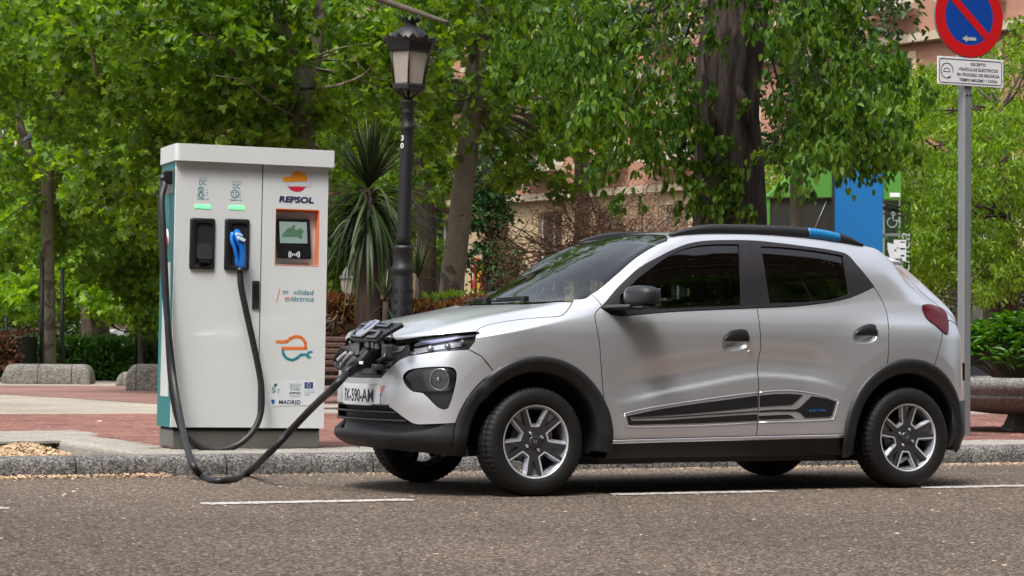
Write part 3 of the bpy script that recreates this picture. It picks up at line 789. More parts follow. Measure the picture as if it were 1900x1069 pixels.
# ring walls so that the recesses have depth
def wall_ring(name, pts, depth, m, lift=0.0, parent=None, widen=0):
    for sgn in (1,-1):
        mb = MB(); v0 = []; v1 = []
        for a,b in pts:
            n = norm_of(fp, a, b); p = fp(a,b)
            if n @ (p-Vector((min(max(p.x,-2.5),.15),0,.62))) < 0: n = -n
            v0.append(p+n*lift); v1.append(p-n*depth)
        q = lambda v: (v.x, v.y*sgn, v.z)
        mb.rings([[q(v) for v in v0],[q(v) for v in v1]], closed=True, caps=False)
        mb.build(name, m, parent or car)
fogT = Tb(fog, closed=True, n=3)[:-1]
wall_ring('fog_lamp_rim', [(p.x,p.y) for p in fogT], .014, M_gloss, .001)
def car_at(px, py, Y=None, X=None):
    o = CAR_MI @ Vector((0,0,CAM_H)); d = CAR_MI.to_3x3() @ px_ray(px,py)
    t = (Y-o.y)/d.y if Y is not None else (X-o.x)/d.x
    return o+d*t
def decal(name, hit, f, pts, m, off, step=.02, smooth=False, sc=(1,1.75), parent=None, mirror=True):
    P = trace(hit, pts, smooth=smooth, closed=True)[:-1]
    V = [Vector((p.x*sc[0], p.y*sc[1])) for p in densify(P+[P[0]], step)[:-1]]
    V = [V[i] for i in range(len(V)) if (V[i]-V[i-1]).length > 1e-5]
    n = len(V); xs = [v.x for v in V]; ys = [v.y for v in V]; E_ = [(i,(i+1)%n) for i in range(n)]
    x = min(xs)+step/2; bd = np.array([tuple(v) for v in V])
    while x < max(xs):
        y = min(ys)+step/2
        while y < max(ys):
            if np.min(np.sum((bd-np.array((x,y)))**2,1)) > (.4*step)**2: V.append(Vector((x,y)))
            y += step
        x += step
    v, e, fc, ov, oe, of = geometry.delaunay_2d_cdt(V, [], [list(range(n))], 1, 1e-6)
    pv_ = [Vector((p[0]/sc[0], p[1]/sc[1])) for p in v]
    return panel(name, [t for t in fc], pv_, f, m, off=off, gap=0, flange=0, mirror=mirror, parent=parent)
# head lamps: dark housing, lens units, clear cover
N_('headlamp','headlamp_housing',mat('lamp_inner',(.30,.30,.33),.22,.75),off=-.03,gap=0,flange=0)
hlT = Tb(hl, closed=True, smooth=False)[:-1]
wall_ring('headlamp_rim', [(p.x,p.y) for p in hlT], .032, M_gloss, .001)
covers = N_('headlamp','headlamp',M_lens,off=.002,gap=.001,flange=0)
M_drl = mat('lamp_reflector', (.78,.79,.84), .22, .55)
M_irid = mat('lamp_bezel', (.34,.34,.50), .16, .7, coat=1)
decal('running_light',hitB,fp,[(775,632),(836,624.5),(880,619),(886,622),(836,629.5),(772,641),(765,640)],M_irid,-.012,sc=(1.15,1))
decal('lamp_bar',hitB,fp,[(764,645),(800,640),(850,634),(868,634),(852,642),(800,648),(766,655)],M_drl,-.022,sc=(1.15,1))
for px_,py_,rr in ((795,645,.019),(828,641,.017),(857,634,.015)):
    for sgn in (1,-1):
        q = hitB(px_,py_); n = norm_of(fp,q.x,q.y); p = fp(q.x,q.y)
        if n.x < 0: n = -n
        p = p-n*.018; p.y *= sgn; n = Vector((n.x,n.y*sgn,n.z))
        mb = MB(); mb.lathe([(rr,0),(rr*.97,.004),(rr*.8,.009),(rr*.4,.013),(.0005,.014)], 20, Matrix.Translation(p) @ n.to_track_quat('Z','Y').to_matrix().to_4x4())
        mb.build('projector_lens', M_drl, car)
# fog lamp unit
decal('fog_lamp',hitB,fp,[(782,694),(790,688),(802,685),(826,684),(842,690),(843,702),(840,722),(802,725),(790,717)],mat('fog_reflector',(.10,.10,.11),.2,.8),-.010,smooth=True,sc=(1.15,1))
for sgn in (1,-1):
    q = hitB(815,704); p = fp(q.x,q.y); n = norm_of(fp,q.x,q.y); n = n if n.x > 0 else -n; n = Vector((n.x,n.y*sgn,n.z)); p = Vector((p.x,p.y*sgn,p.z))-n*.004
    mb = MB(); mb.lathe([(.060,-.004),(.057,.001),(.053,-.001),(.042,-.010),(.026,-.016),(.010,-.018),(.0005,-.018)], 28, Matrix.Translation(p) @ n.to_track_quat('Z','Y').to_matrix().to_4x4()); mb.build('fog_reflector', mat('fog_bowl',(.72,.72,.74),.18,.75), car)
decal('fog_lamp_lens',hitB,fp,[(752,698),(768,686.5),(809,683),(835,683.5),(843,690),(844.5,701.5),(840,723),(800,726),(770,725.5),(757,715)],M_lens,.000,smooth=False,sc=(1.15,1))
for sgn in (1,-1):
    q = hitB(812,704); p = fp(q.x,q.y); n = norm_of(fp,q.x,q.y); n = n if n.x > 0 else -n
    mb = MB(); p = Vector((p.x,p.y*sgn,p.z))-Vector((n.x,n.y*sgn,n.z))*.006
    mb.lathe([(.016,0),(.014,.003),(.008,.005),(.0005,.006)], 20, Matrix.Translation(p) @ Vector((n.x,n.y*sgn,n.z)).to_track_quat('Z','Y').to_matrix().to_4x4())
    mb.build('fog_bulb', M_chrome, car)
# bars of the lower grille
for z0 in (.475,.438,.395):
    mb = MB(); rs = []
    for k in range(41):
        u = -.60+1.2*k/40; p = fascia(abs(u), z0); p = Vector((p.x-.003, math.copysign(p.y,u), p.z))
        lim = Tb([(755,783)],smooth=False)[0].x
        rs.append([(p.x+.008,p.y,p.z+.006),(p.x+.012,p.y,p.z),(p.x+.006,p.y,p.z-.006),(p.x-.03,p.y,p.z-.006),(p.x-.03,p.y,p.z+.006)])
    w = {.475:.86,.438:1.0,.395:1.14}[z0]
    rs = [r for r in rs if abs(r[0][1]) < .42*w]
    mb.rings(rs, True, True, False); mb.build('grille_bar', M_black, car)
# slot of the lower lip, its shade painted as a strip
mb = MB(); rs = []          # raised near-black strip stands in for the slot's shade
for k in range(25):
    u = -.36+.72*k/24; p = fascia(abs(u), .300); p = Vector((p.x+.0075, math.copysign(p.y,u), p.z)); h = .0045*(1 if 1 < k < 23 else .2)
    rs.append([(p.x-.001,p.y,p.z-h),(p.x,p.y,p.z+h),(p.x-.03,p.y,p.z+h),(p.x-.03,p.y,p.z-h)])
mb.rings(rs, True, True, False); mb.build('lip_slot_strip', M_dark, car)
# chrome-like bars on the upper grille
for k,(pts_,m_) in enumerate([([(735,632),(757,630.5),(752,634.5),(731,636)],M_silver),([(725,645),(751,640),(742,651),(717,655),(719,652),(735,649),(739,644)],M_silver),
     ([(708,671),(727,670.5),(722,678),(711,679),(712,677),(719,675),(720,673)],M_silver),([(712,685),(728,684),(727,686),(713,687)],M_silver)]):
    decal('grille_trim',hitB,fp,pts_,m_,-.010,sc=(1.15,1),mirror=True)

# ---- wheel arches
def fas_y(x, z):
    q = min((x-.08)/(xc_(z)-.08),.999); c = q**(1/.8); s = math.sqrt(max(1-c*c,0)); return yside(x,z) if x < .3 else wz_(z)*s**.8
def arch_trim(cx, a0, a1):
    prof = [(.458,-.004),(.458,.014),(.450,.021),(.428,.024),(.420,.020),(.404,.012),(.380,.004),(.372,-.006),(.370,-.075)]
    for sgn in (1,-1):
        mb = MB(); rs = []; n = 72
        for k in range(n+1):
            a = R(a0+(a1-a0)*k/n); r_ = []
            for r, o in prof:
                x = cx+r*math.cos(a); z = .29+r*math.sin(a); zz = max(z,.165)
                y = yside(x, max(zz,.2))
                if cx == 0 and x > .08: 
                    y = fas_y(x, max(zz,.2))
                r_.append((x, (y+o)*sgn, z))
            rs.append(r_)
        mb.rings(rs, False, False, True); o = mb.build('wheel_arch_trim', M_clad, car)
        mb = MB(); rs = []           # liner
        for k in range(n//2+1):
            a = R(a0-2+(a1-a0+4)*k/(n//2)); rs.append([(cx+r*math.cos(a), y*sgn, max(.29+r*math.sin(a),.17)) for r,y in ((.376,.70),(.372,.60),(.37,.42),(.06,.42))])
        mb.rings(rs, False, False, True); mb.build('wheel_arch_liner', M_dark, car)
arch_trim(0,-10,188); arch_trim(-WB,-14,190)
# ---- wheels
def wheel_meshes():
    D = {}
    t = MB(); n = 120
    prof = [(.190,-.004),(.199,.004),(.215,.0105),(.236,.013),(.256,.0115),(.272,.006),(.2815,-.001),(.2870,-.009),(.2905,-.020),(.2920,-.034),(.2840,-.036),(.2840,-.044),(.2925,-.046),
            (.2928,-.076),(.2850,-.078),(.2850,-.086),(.2928,-.088),(.2925,-.116),(.2840,-.118),(.2840,-.126),(.2920,-.128),(.2900,-.145),(.285,-.154),(.27,-.164),(.236,-.172),(.205,-.166),(.190,-.155)]
    rs = []
    for i,(r,z) in enumerate(prof):
        ring = []
        for k in range(n*2):
            rr = r
            if r > .276 and k % 4 == 0 and i not in (10,11,14,15,18,19): rr = r-.0055
            a = 2*math.pi*(k+.6*math.sin(i*1.1)*(0 if i<6 else 1))/(n*2); ring.append((rr*math.cos(a), -z*-1, rr*math.sin(a)))
        rs.append([(x,y,z_) for x,y,z_ in ring])
    t.rings(rs, True, False, False)
    me = t; o = me.build('tyre', M_rubber); 
    for p in o.data.polygons: p.use_smooth = True
    D['tyre'] = o.data; bpy.data.objects.remove(o)
    # rim
    M_face = mat('rim_face', (.075,.078,.09), .30, .6, coat=.4); M_cut = mat('rim_cut_face', (.78,.79,.82), .34, .45); M_barrel = mat('rim_barrel', (.36,.38,.44), .32, .6)
    z_of = lambda r: -.004-.020*(1-min(r/.185,1)**2)
    def flat(poly, z0, z1):
        mb = MB(); mb.prism(poly, z0, z1); return [( (x, z+z_of(math.hypot(x,y)), y)) for x,y,z in mb.v], [tuple(reversed(f)) for f in mb.f]
    face = MB(); cut = MB(); bar = MB()
    pol = lambda r,a: (r*math.cos(R(a)), r*math.sin(R(a)))
    def rot(p, a): c,s = math.cos(R(a)), math.sin(R(a)); return (p[0]*c-p[1]*s, p[0]*s+p[1]*c)
    hub = []
    for k in range(5):
        A = 72*k+92
        c1 = (.078,-.027); c2 = (.078,.027)
        o1 = pol(.184,-21.5); o2 = pol(.184,21.5); w1 = pol(.184,27.5); w0 = pol(.098,36); w1n = pol(.184,-27.5); w0n = pol(.098,-36)
        hub += [rot(c1,A), rot(c2,A), rot(pol(.098,36),A)]
        for poly in ([c2, o2, w1, w0], [c1, w0n, w1n, o1]):
            poly = [rot(p,A) for p in poly]
            ar = sum(poly[i][0]*poly[(i+1)%4][1]-poly[(i+1)%4][0]*poly[i][1] for i in range(4))
            if ar < 0: poly = poly[::-1]
            # refine along the arm so the dish shows
            v, f = flat(poly, -.035, 0); face.add(v, f)
        # silver cut line round the opening
        path = [o1, (c1[0]+.035,-.040), (c1[0]+.008,-.0285), (c1[0],-.021), (c1[0],.021), (c1[0]+.008,.0285), (c1[0]+.035,.040), o2]
        for i in range(len(path)-1):
            a, b = Vector(path[i]), Vector(path[i+1]); d = (b-a).normalized(); nn = Vector((d.y,-d.x))*.0075; n2 = Vector((d.y,-d.x))*.019
            bq = [rot(p,A) for p in (a+nn, b+nn, b+n2, a+n2)]; bz = [.0004, .0004, -.016, -.016]; bar.add([(p[0], z_of(math.hypot(*p))+h_, p[1]) for p,h_ in zip(bq,bz)], [(0,1,2,3),(3,2,1,0)])
            q = [a-d*.0015, b+d*.0015, b+d*.0015+nn, a-d*.0015+nn]; q = [rot(p,A) for p in q]
            ar = sum(q[i][0]*q[(i+1)%4][1]-q[(i+1)%4][0]*q[i][1] for i in range(4)); q = q if ar > 0 else q[::-1]
            v, f = flat(q, -.004, .0014); cut.add(v, f)
        # pocket floor between the twin arms
        q = [rot(p,A) for p in (pol(.094,36), pol(.184,26), pol(.184,46))]; v, f = flat(q, -.034, -.020); bar.add(v, f)
    v, f = flat(hub, -.035, 0); face.add(v, f)
    bar_prof = [(.190,-.006),(.184,-.004),(.182,-.012),(.176,-.030),(.170,-.060),(.168,-.150),(.19,-.156)]
    b2 = MB(); b2.lathe(bar_prof, 64); bar.add([(x,z,y) for x,y,z in b2.v], [tuple(reversed(q)) for q in b2.f], True)
    lip = MB(); lip.lathe([(.1995,-.003),(.1975,.002),(.194,.003),(.190,.001),(.1885,-.006)], 96); cut.add([(x,z,y) for x,y,z in lip.v], [tuple(reversed(q)) for q in lip.f], True)
    cap = MB(); cap.lathe([(.033,-.024),(.033,-.014),(.029,-.012),(.0005,-.011)], 32); capv = ([(x,z,y) for x,y,z in cap.v], [tuple(reversed(q)) for q in cap.f])
    nuts = MB()
    for k in range(4):
        a = R(90*k+62); cx, cy = .050*math.cos(a), .050*math.sin(a)
        m1 = MB(); m1.lathe([(.013,-.026),(.013,-.0165),(.0115,-.0155)], 16); m1v = [(x+cx,z,y+cy) for x,y,z in m1.v]; face.add(m1v, [tuple(reversed(q)) for q in m1.f], True)
        m2 = MB(); m2.lathe([(.0085,-.022),(.0085,-.0135),(.006,-.0125),(.0055,-.016),(.0005,-.016)], 12)
        if k == 0: nuts.add([(x,z,y) for x,y,z in m2.v], [tuple(reversed(q)) for q in m2.f], True)
    emb = MB()
    for sg in (1,-1):
        v, f = flat([(0,-.012),(.010*sg,-.002),(.010*sg,.010),(.004*sg,.010),(.003*sg,.003),(0,-.002)][::sg], -.004, .0012); emb.add([(x,y+.016,z) for x,y,z in v], f)
    disc = MB(); disc.lathe([(.12,-.075),(.12,-.068),(.05,-.068),(.05,-.055),(.0005,-.055)], 48)
    for nm, m_, mt in (('wheel',face,M_face),('cut_edges',cut,M_cut),('barrel',bar,M_barrel),('wheel_nut',nuts,M_silver),('emblem',emb,M_chrome)):
        o = m_.build(nm, mt); D[nm] = o.data; bpy.data.objects.remove(o)
    m_ = MB(); m_.add(capv[0], capv[1], True); o = m_.build('centre_cap', M_face); D['centre_cap'] = o.data; bpy.data.objects.remove(o)
    m_ = MB(); m_.add([(x,z,y) for x,y,z in disc.v],[tuple(reversed(q)) for q in disc.f],True); m_.cbox((-.10,-.07,.02),(.05,.03,.12)); o = m_.build('brake_disc', mat('brake_steel',(.30,.29,.28),.4,.9)); D['brake_disc'] = o.data; bpy.data.objects.remove(o)
    return D
WD = wheel_meshes()
def hubc(px,py): p = car_at(px,py,Y=.772); return p
for x, y, side, ang in ((.002,.772,1,0),(-2.432,.772,1,35),(0,-.772,-1,20),(-2.432,-.772,-1,50)):
    Mw = Matrix.Translation((x,y,.291)) @ (Matrix.Rotation(math.pi if side < 0 else 0,4,'Z')) @ Matrix.Rotation(R(ang),4,'Y')
    w = link_mesh('wheel', WD['wheel'], car, Mw)
    for k in range(4): a = R(90*k+62); link_mesh('wheel_nut', WD['wheel_nut'], w, Matrix.Translation((.050*math.cos(a),0,.050*math.sin(a))))
    for nm in ('tyre','cut_edges','barrel','centre_cap','brake_disc','emblem'):
        link_mesh({'cut_edges':'rim_edge','barrel':'rim'}.get(nm,nm), WD[nm], w)

# ---- under side, inner boxes
mb = MB(); mb.box((-2.92,-.62,.21),(.36,.60,.26)); mb.box((-1.98,-.70,.165),(-.42,.70,.20)); mb.box((-2.3,.25,.15),(-1.9,.5,.2)); mb.box((-1.0,-.3,.14),(-.4,.3,.2)); mb.build('underbody', M_black, car)
mb = MB(); mb.box((-2.85,-.40,.26),(.48,.40,.60)); mb.box((-1.95,-.66,.26),(-.46,.66,.62)); mb.build('floor_pan', M_dark, car)
mb = MB(); mb.box((.0,-.38,.55),(.56,.38,.80)); mb.build('front_frame', M_dark, car)
# ---- interior
def seat(x, y, w, parent):
    s = MB(); rs = []
    for k,(zz,dx,ww,th) in enumerate([(.50,0,.8,.10),(.62,-.03,1,.13),(.85,-.10,1,.12),(1.02,-.16,.85,.09),(1.08,-.18,.6,.07)]):
        rs.append([(x+dx+th/2*math.cos(a)*1.0, y+w/2*ww*math.copysign(abs(math.sin(a))**.5,math.sin(a)), zz) for a in [2*math.pi*i/16 for i in range(16)]])
    s.rings(rs); 
    rs = [[(x-.20+.05*math.cos(a), y+.12*w/.5*math.copysign(abs(math.sin(a))**.6,math.sin(a)), zz) for a in [2*math.pi*i/12 for i in range(12)]] for zz in (1.10,1.14,1.24,1.27)]
    s.rings(rs); s.cbox((x+.20,y,.50),(.48,w,.16)); s.build('seat', M_seat, parent)
seat(-1.22,.36,.48,car); seat(-1.22,-.36,.48,car)
mb = MB(); mb.box((-2.05,-.60,.45),(-1.75,.60,.60)); mb.box((-2.15,-.60,.5),(-2.0,.60,1.0)); mb.build('rear_seat', M_seat, car, bevel=.04)
mb = MB(); rs = []
for k in range(13):
    y = -.64+1.28*k/12; rs.append([(-.30,y,.70),(-.36,y,.955-.03*abs(y)),(-.50,y,.965),(-.70,y,.93),(-.78,y,.86),(-.74,y,.62),(-.5,y,.6)])
mb.rings(rs, True, True, True); mb.build('dashboard', mat('dashboard_plastic',(.05,.052,.055),.6), car)
mb = MB(); pts = [(-.86+.06*math.sin(a), .36+.18*math.cos(a), .90+.17*math.sin(a)) for a in [2*math.pi*k/32 for k in range(33)]]
mb.tube(pts, .014, 8, caps=False); mb.tube([(-.86,.36,.9),(-.70,.36,.86)],.03,8); mb.tube([(-.86,.20,.9),(-.86,.52,.9)],.012,6); mb.build('steering_wheel', M_black, car)
mb = MB(); mb.tube([(-.92,0,1.36),(-.93,0,1.31)],.008,6); mb.cbox((-.935,0,1.29),(.02,.22,.06)); mb.build('rear_view_mirror', M_black, car, bevel=.01)
mb = MB(); rs = []
for x in np.linspace(-1.0,-2.4,12):
    rs.append([(x,y*1.0,min(cz_(x),ez_(x)+.5)-.045-.06*(abs(y)/.5)**2) for y in np.linspace(-.5,.5,9)])
mb.rings(rs, False, False, True); mb.build('headliner', mat('headliner_cloth',(.25,.25,.24),.9), car)

# ---- sill strips
for sgn in (1,-1):
    mb = MB(); rs = []
    for x in np.linspace(-.44,-1.975,30):
        z = zs_(x)-.002; y = yside(x,z)
        rs.append([(x,(y-.02)*sgn,z),(x,(y+.004)*sgn,z),(x,(y+.006)*sgn,z-.004),(x,(y+.004)*sgn,z-.020),(x,(y-.02)*sgn,z-.020)])
    mb.rings(rs); mb.build('sill_strip', paint, car)
# ---- handles
def handle(pts, k):
    lp = T(pts, closed=True, n=3)[:-1]
    c = sum((Vector(p) for p in lp), Vector((0,0)))/len(lp); n = norm_of(shell, c.x, c.y); n = n if n.y > 0 else -n
    O = [shell(*p) for p in lp]; C = sum(O, Vector((0,0,0)))/len(O)
    for sgn in (1,-1):
        fl = lambda v: (v.x, v.y*sgn, v.z)
        mb = MB(); rs = [[fl(C+(o-C)*s_+n*d) for o in O] for s_,d in ((1.05,.0005),(1.0,.0015),(.96,-.006),(.86,-.020),(.6,-.028),(.05,-.030))]
        mb.rings(rs, True, False, True); cup = mb.build('handle_cup', paint, car)
        top_ = [o for o in O if o.z > C.z-.004]
        top_ = sorted(top_, key=lambda o: -o.x)
        outer = [C+(o-C)*.93 for o in top_]
        m = len(outer); mb = MB(); rs = []
        inner = [C+Vector((((o-C).x)*.93,0,-.006)) for o in outer]
        for q in range(6):
            f_ = q/5; h = .004+.013*math.sin(math.pi*min(.15+f_*.8,1))
            rs.append([fl(outer[i]*(1-f_)+inner[i]*f_+n*(h if 0 < i < m-1 else h*.5)) for i in range(m)])
        rs.append([fl(inner[i]+n*-.004) for i in range(m)])
        mb.rings(rs, False, False, True); mb.build('door_handle', M_black, car)
handle(hnd1,0); handle(hnd2,1)
q = H(1391,654); p = shell(*q); mb = MB(); mb.lathe([(.014,-.002),(.0135,.003),(.010,.004),(.008,.002),(.0005,.002)],20, Matrix.Translation(p) @ Matrix.Rotation(-math.pi/2,4,'X')); mb.build('door_lock', M_silver, car)
# ---- door mirrors
for sgn in (1,-1):
    c = car_at(1190,551,Y=.87); mb = MB(); rs = []
    prof = [(-.100,.35,.40),(-.094,.72,.72),(-.075,.93,.92),(-.04,1,1),(0.0,.99,1),(.04,.93,.96),(.075,.80,.86),(.095,.60,.66),(.104,.3,.35)]
    for k,(dy,sx,sz) in enumerate(prof):
        rs.append([(c.x+.062*sx*math.copysign(abs(math.cos(a))**.75,math.cos(a))-(.012 if math.cos(a)<0 else 0)+dy*-.12, (c.y+dy)*sgn, c.z+.002+.060*sz*math.copysign(abs(math.sin(a))**.7,math.sin(a))) for a in [2*math.pi*i/28 for i in range(28)]])
    mb.rings(rs); dm = mb.build('door_mirror', M_clad, car)
    mb = MB(); rs = []
    for k in range(7):
        f_ = k/6; y = .70+(c.y-.02-.70)*f_; x = -.47+(c.x+.02+.47)*f_; z = 1.012+.0*f_+.006*f_
        rs.append([(x+dx,y*sgn,z+dz) for dx,dz in ((.055,.0),(.03,.016),(-.05,.018),(-.07,.0),(-.05,-.016),(.03,-.014))])
    mb.rings(rs); mb.box((c.x-.05,min(.76*sgn,.96*sgn),c.z-.062),(c.x+.05,max(.76*sgn,.96*sgn),c.z-.050)); mb.build('mirror_foot', M_clad, car, bevel=.004)
    mb = MB(); mb.cbox((c.x-.074,c.y*sgn,c.z),(.004,.15,.09)); mb.build('mirror_glass', M_chrome, car, bevel=.01)
# ---- roof rails
def rail(pts_top, pts_bot, name, m, yy, th, sgn, z_add=0):
    A_ = [car_at(*p, Y=yy) for p in pts_top]; B_ = [car_at(*p, Y=yy) for p in pts_bot]
    n = 40
    def res(P):
        P = catmull(P, 8); xs = [p.x for p in P]; zs = [p.z for p in P]; return lambda x: float(np.interp(x, xs[::-1], zs[::-1])), max(xs), min(xs)
    fa, a1, a0 = res(A_); fb, b1, b0 = res(B_); x1 = min(a1,b1); x0 = max(a0,b0)
    mb = MB(); rs = []
    for k in range(n+1):
        x = x1+(x0-x1)*k/n; zt = fa(x); zb = min(fb(x), zt-.003); h = zt-zb
        rs.append([(x,(yy+d)*sgn,z) for d,z in ((th*.30,zb-.012),(th*.5,zb+h*.15),(th*.36,zb+h*.62),(th*.12,zt-.002),(-th*.25,zt),(-th*.5,zt-h*.4),(-th*.5,zb-.012))])
    mb.rings(rs, True, True, True); mb.build(name, m, car)
rt = [(1244,433),(1262,427),(1282,421.5),(1310,416.8),(1345,415.8),(1400,417),(1440,418.3),(1481,420.5),(1520,425),(1549,430),(1577,439),(1599,452.5)]
rb = [(1244,435.5),(1276,430),(1310,429.2),(1352,430.5),(1400,432),(1436,433.5),(1498,437.5),(1540,443),(1577,449),(1599,454.5)]
for sgn in (1,-1):
    rail(rt, rb, 'roof_rail', M_clad, .53, .040, sgn)
    rail([(1481,420.3),(1520,424.6),(1557,432.6)], [(1499,437),(1530,441),(1556,445)], 'rail_insert', M_blue, .532, .046, sgn)
# ---- lower door decals
D_ = lambda X,Y: (1130+X*.23684, 700+Y*.23684)
M_dec = mat('door_decal', (.014,.013,.016), .35)
def dz(name, pts, m, off=.0025): return decal(name, hitA, shell, [D_(*p) for p in pts], m, off, step=.03)
dz('door_decal',[(135,305),(400,250),(700,205),(1000,165),(1164,143),(1164,236),(900,262),(600,290),(300,310),(170,315),(165,322),(180,342),(400,338),(700,318),(1000,298),(1160,290),(1160,340),(700,362),(400,368),(165,374),(152,370)],M_dec)
dz('decal_stripe',[(180,322),(500,308),(900,280),(1162,262),(1162,272),(900,290),(500,316),(180,328)],M_dec)
dz('door_decal',[(1178,143),(1300,132),(1420,130),(1518,138),(1440,212),(1425,218),(1178,232)],M_dec)
dz('door_decal',[(1175,262),(1300,254),(1460,252),(1490,240),(1585,148),(1700,165),(1778,192),(1745,300),(1725,312),(1535,320),(1500,282),(1470,268),(1300,268),(1175,276)],M_dec)
dz('door_decal',[(1172,302),(1380,293),(1410,294),(1430,302),(1455,322),(1172,334)],M_dec)
for pts_ in ([(122,298),(140,283),(300,245),(700,182),(1000,140),(1166,121)],[(1178,121),(1300,108),(1420,105),(1560,122),(1700,152),(1785,185),(1795,205),(1765,310),(1740,332),(1600,342),(1174,356)],[(1162,358),(700,380),(300,390),(165,388),(140,375),(122,298)]):
    P = [shell(*q) for q in catmull(trace(hitA,[D_(*p) for p in pts_],smooth=False),4)]
    for sgn in (1,-1):
        mb = MB(); mb.tube([(p.x,(p.y-.001)*sgn,p.z) for p in P], .0038, 8); mb.build('door_moulding', paint, car)
# ---- lettering
def text_obj(name, s, size, m, parent=None, M=None, align='LEFT', extr=0.0006, shear=0, bold=0, sx=1, fallback=None):
    c = bpy.data.curves.new(name,'FONT'); c.body = s; c.size = size; c.extrude = extr; c.align_x = align; c.shear = shear; c.offset = bold; c.resolution_u = 3
    o = bpy.data.objects.new(name, c); COL.objects.link(o)
    dg = bpy.context.evaluated_depsgraph_get(); me = bpy.data.meshes.new_from_object(o.evaluated_get(dg)); bpy.data.objects.remove(o); bpy.data.curves.remove(c)
    if sx != 1:
        for v in me.vertices: v.co.x *= sx
    me.materials.clear(); me.materials.append(m); o = bpy.data.objects.new(name, me); COL.objects.link(o)
    if parent is not None: o.parent = parent
    if M is not None: o.matrix_local = M
    return o
p = shell(*H(*D_(1632,262))); X_ = shell(*H(*D_(1700,259)))-shell(*H(*D_(1560,262)))
X_.normalize(); Zn = norm_of(shell,*H(*D_(1632,262))); Zn = Zn if Zn.y > 0 else -Zn; Y_ = Zn.cross(X_); Mx = Matrix((X_,Y_,Zn)).transposed().to_4x4(); Mx.translation = p+Zn*.006-Y_*.006
text_obj('door_lettering','ELECTRIC',.019,mat('blue_print',(.01,.17,.42),.4),car,Mx,'CENTER',sx=1.35)
# ---- number plate: follows the nose
M_plate = mat('plate_white', (.62,.64,.66), .3, noise=(30,.3,(.55,.56,.58)))
zc0 = car_at(668,732,X=.715).z; PW = .26; PH = .055
def plate_pt(y, z, o=0): p = fascia(math.asin(min(abs(y)/wz_(.55),1)**1.25)*2/math.pi, .55); return Vector((p.x+.018+o-.10*max(abs(y)-.1,0), y, z))
def plate_sheet(name, y0, y1, z0, z1, o, m, th=.006, n=16):
    mb = MB(); rs = []
    for k in range(n+1):
        y = y0+(y1-y0)*k/n; a = plate_pt(y,z0,o); b = plate_pt(y,z1,o); rs.append([tuple(a),tuple(b),(b.x-th,b.y,b.z),(a.x-th,a.y,a.z)])
    mb.rings(rs, True, True, False); return mb.build(name, m, car)
yo = (car_at(632,732,X=.715).y+car_at(702,732,X=.715).y)/2
print('plate z', zc0, 'y offset', yo)
pl_ = plate_sheet('number_plate', -PW+yo, PW+yo, zc0-PH, zc0+PH, 0, M_plate)
M_pb = mat('plate_blue',(.01,.03,.30),.35); M_ink = mat('plate_ink',(.02,.02,.025),.5)
plate_sheet('plate_band', PW+yo-.042, PW+yo, zc0-PH, zc0+.008, .0008, M_pb)
plate_sheet('plate_badge', PW+yo-.040, PW+yo-.004, zc0+.012, zc0+PH-.004, .0012, mat('plate_badge_pink',(.62,.22,.24),.4))
plate_sheet('plate_holder', -PW+yo-.004, PW+yo+.030, zc0-PH-.004, zc0+PH+.006, -.004, mat('plate_holder_grey',(.45,.46,.48),.4))
def plate_text(s, yc, size, sx, m, dz=0):
    # letters laid on the bent plate; text runs from the car's right to its left
    c = text_obj('plate_lettering', s, size, m, car, None, 'CENTER', extr=.0003, bold=.0012, sx=sx)
    for v in c.data.vertices:
        y = yc+v.co.x; p = plate_pt(y, zc0+dz+v.co.y, .0016+v.co.z); v.co = p
plate_text('FX-590-AM', yo-.022, .098, .80, M_ink, -.036)
plate_text('92', PW+yo-.021, .034, .9, mat('plate_white_ink',(.8,.8,.8),.4), -.030)
# ---- wipers
for base, tip, k in (((1000,559),(908,555.5),0),((1085,556),(1000,558),1)):
    pass
def on_ws(x, y): 
    # point on the windscreen/bonnet surface at given x and y by search in t
    best = min((abs(shell(x,t).y-y), t) for t in np.linspace(.7,1,61)); p = shell(x,best[1]); return p
for y0, y1 in ((.30,-.18),(-.12,-.56)):
    P = []
    for k in range(9):
        f_ = k/8; y = y0+(y1-y0)*f_; x = -.115-.17*abs(y)**1.4-.035; p = on_ws(x, abs(y)); P.append((p.x, y, p.z+.012))
    mb = MB(); mb.tube(P, .007, 6); mb.tube([(p[0]+.008,p[1],p[2]+.012) for p in P[:6]], .006, 6); mb.cbox((P[0][0]+.015,P[0][1],P[0][2]),(.03,.05,.03)); mb.build('wiper', M_black, car)
# rear lamp trim, reflector and badge on the tail
mb = MB(); p = car_at(1789,690,Y=.56); mb.cbox((p.x+.02,.56,p.z),(.02,.05,.11)); mb.build('rear_reflector', M_red, car, bevel=.008)
for sgn in (1,-1):     # black lower end of the rear bumper
    mb = MB(); rs = []
    for k in range(16):
        x = -2.76-.27*math.sin(math.pi/2*k/15); w_ = rear_(x)
        rs.append([(x-.006,(w_-.02)*sgn,.235),(x-.012,(w_+.012)*sgn,.30),(x-.012,(w_+.014)*sgn,.50),(x,(w_-.01)*sgn,.505)])
    mb.rings(rs, False, False, True); mb.build('rear_bumper_corner', M_clad, car)
mb = MB(); mb.box((-3.05,-.50,.25),(-2.9,.50,.50)); mb.build('rear_valance', M_clad, car, bevel=.02)
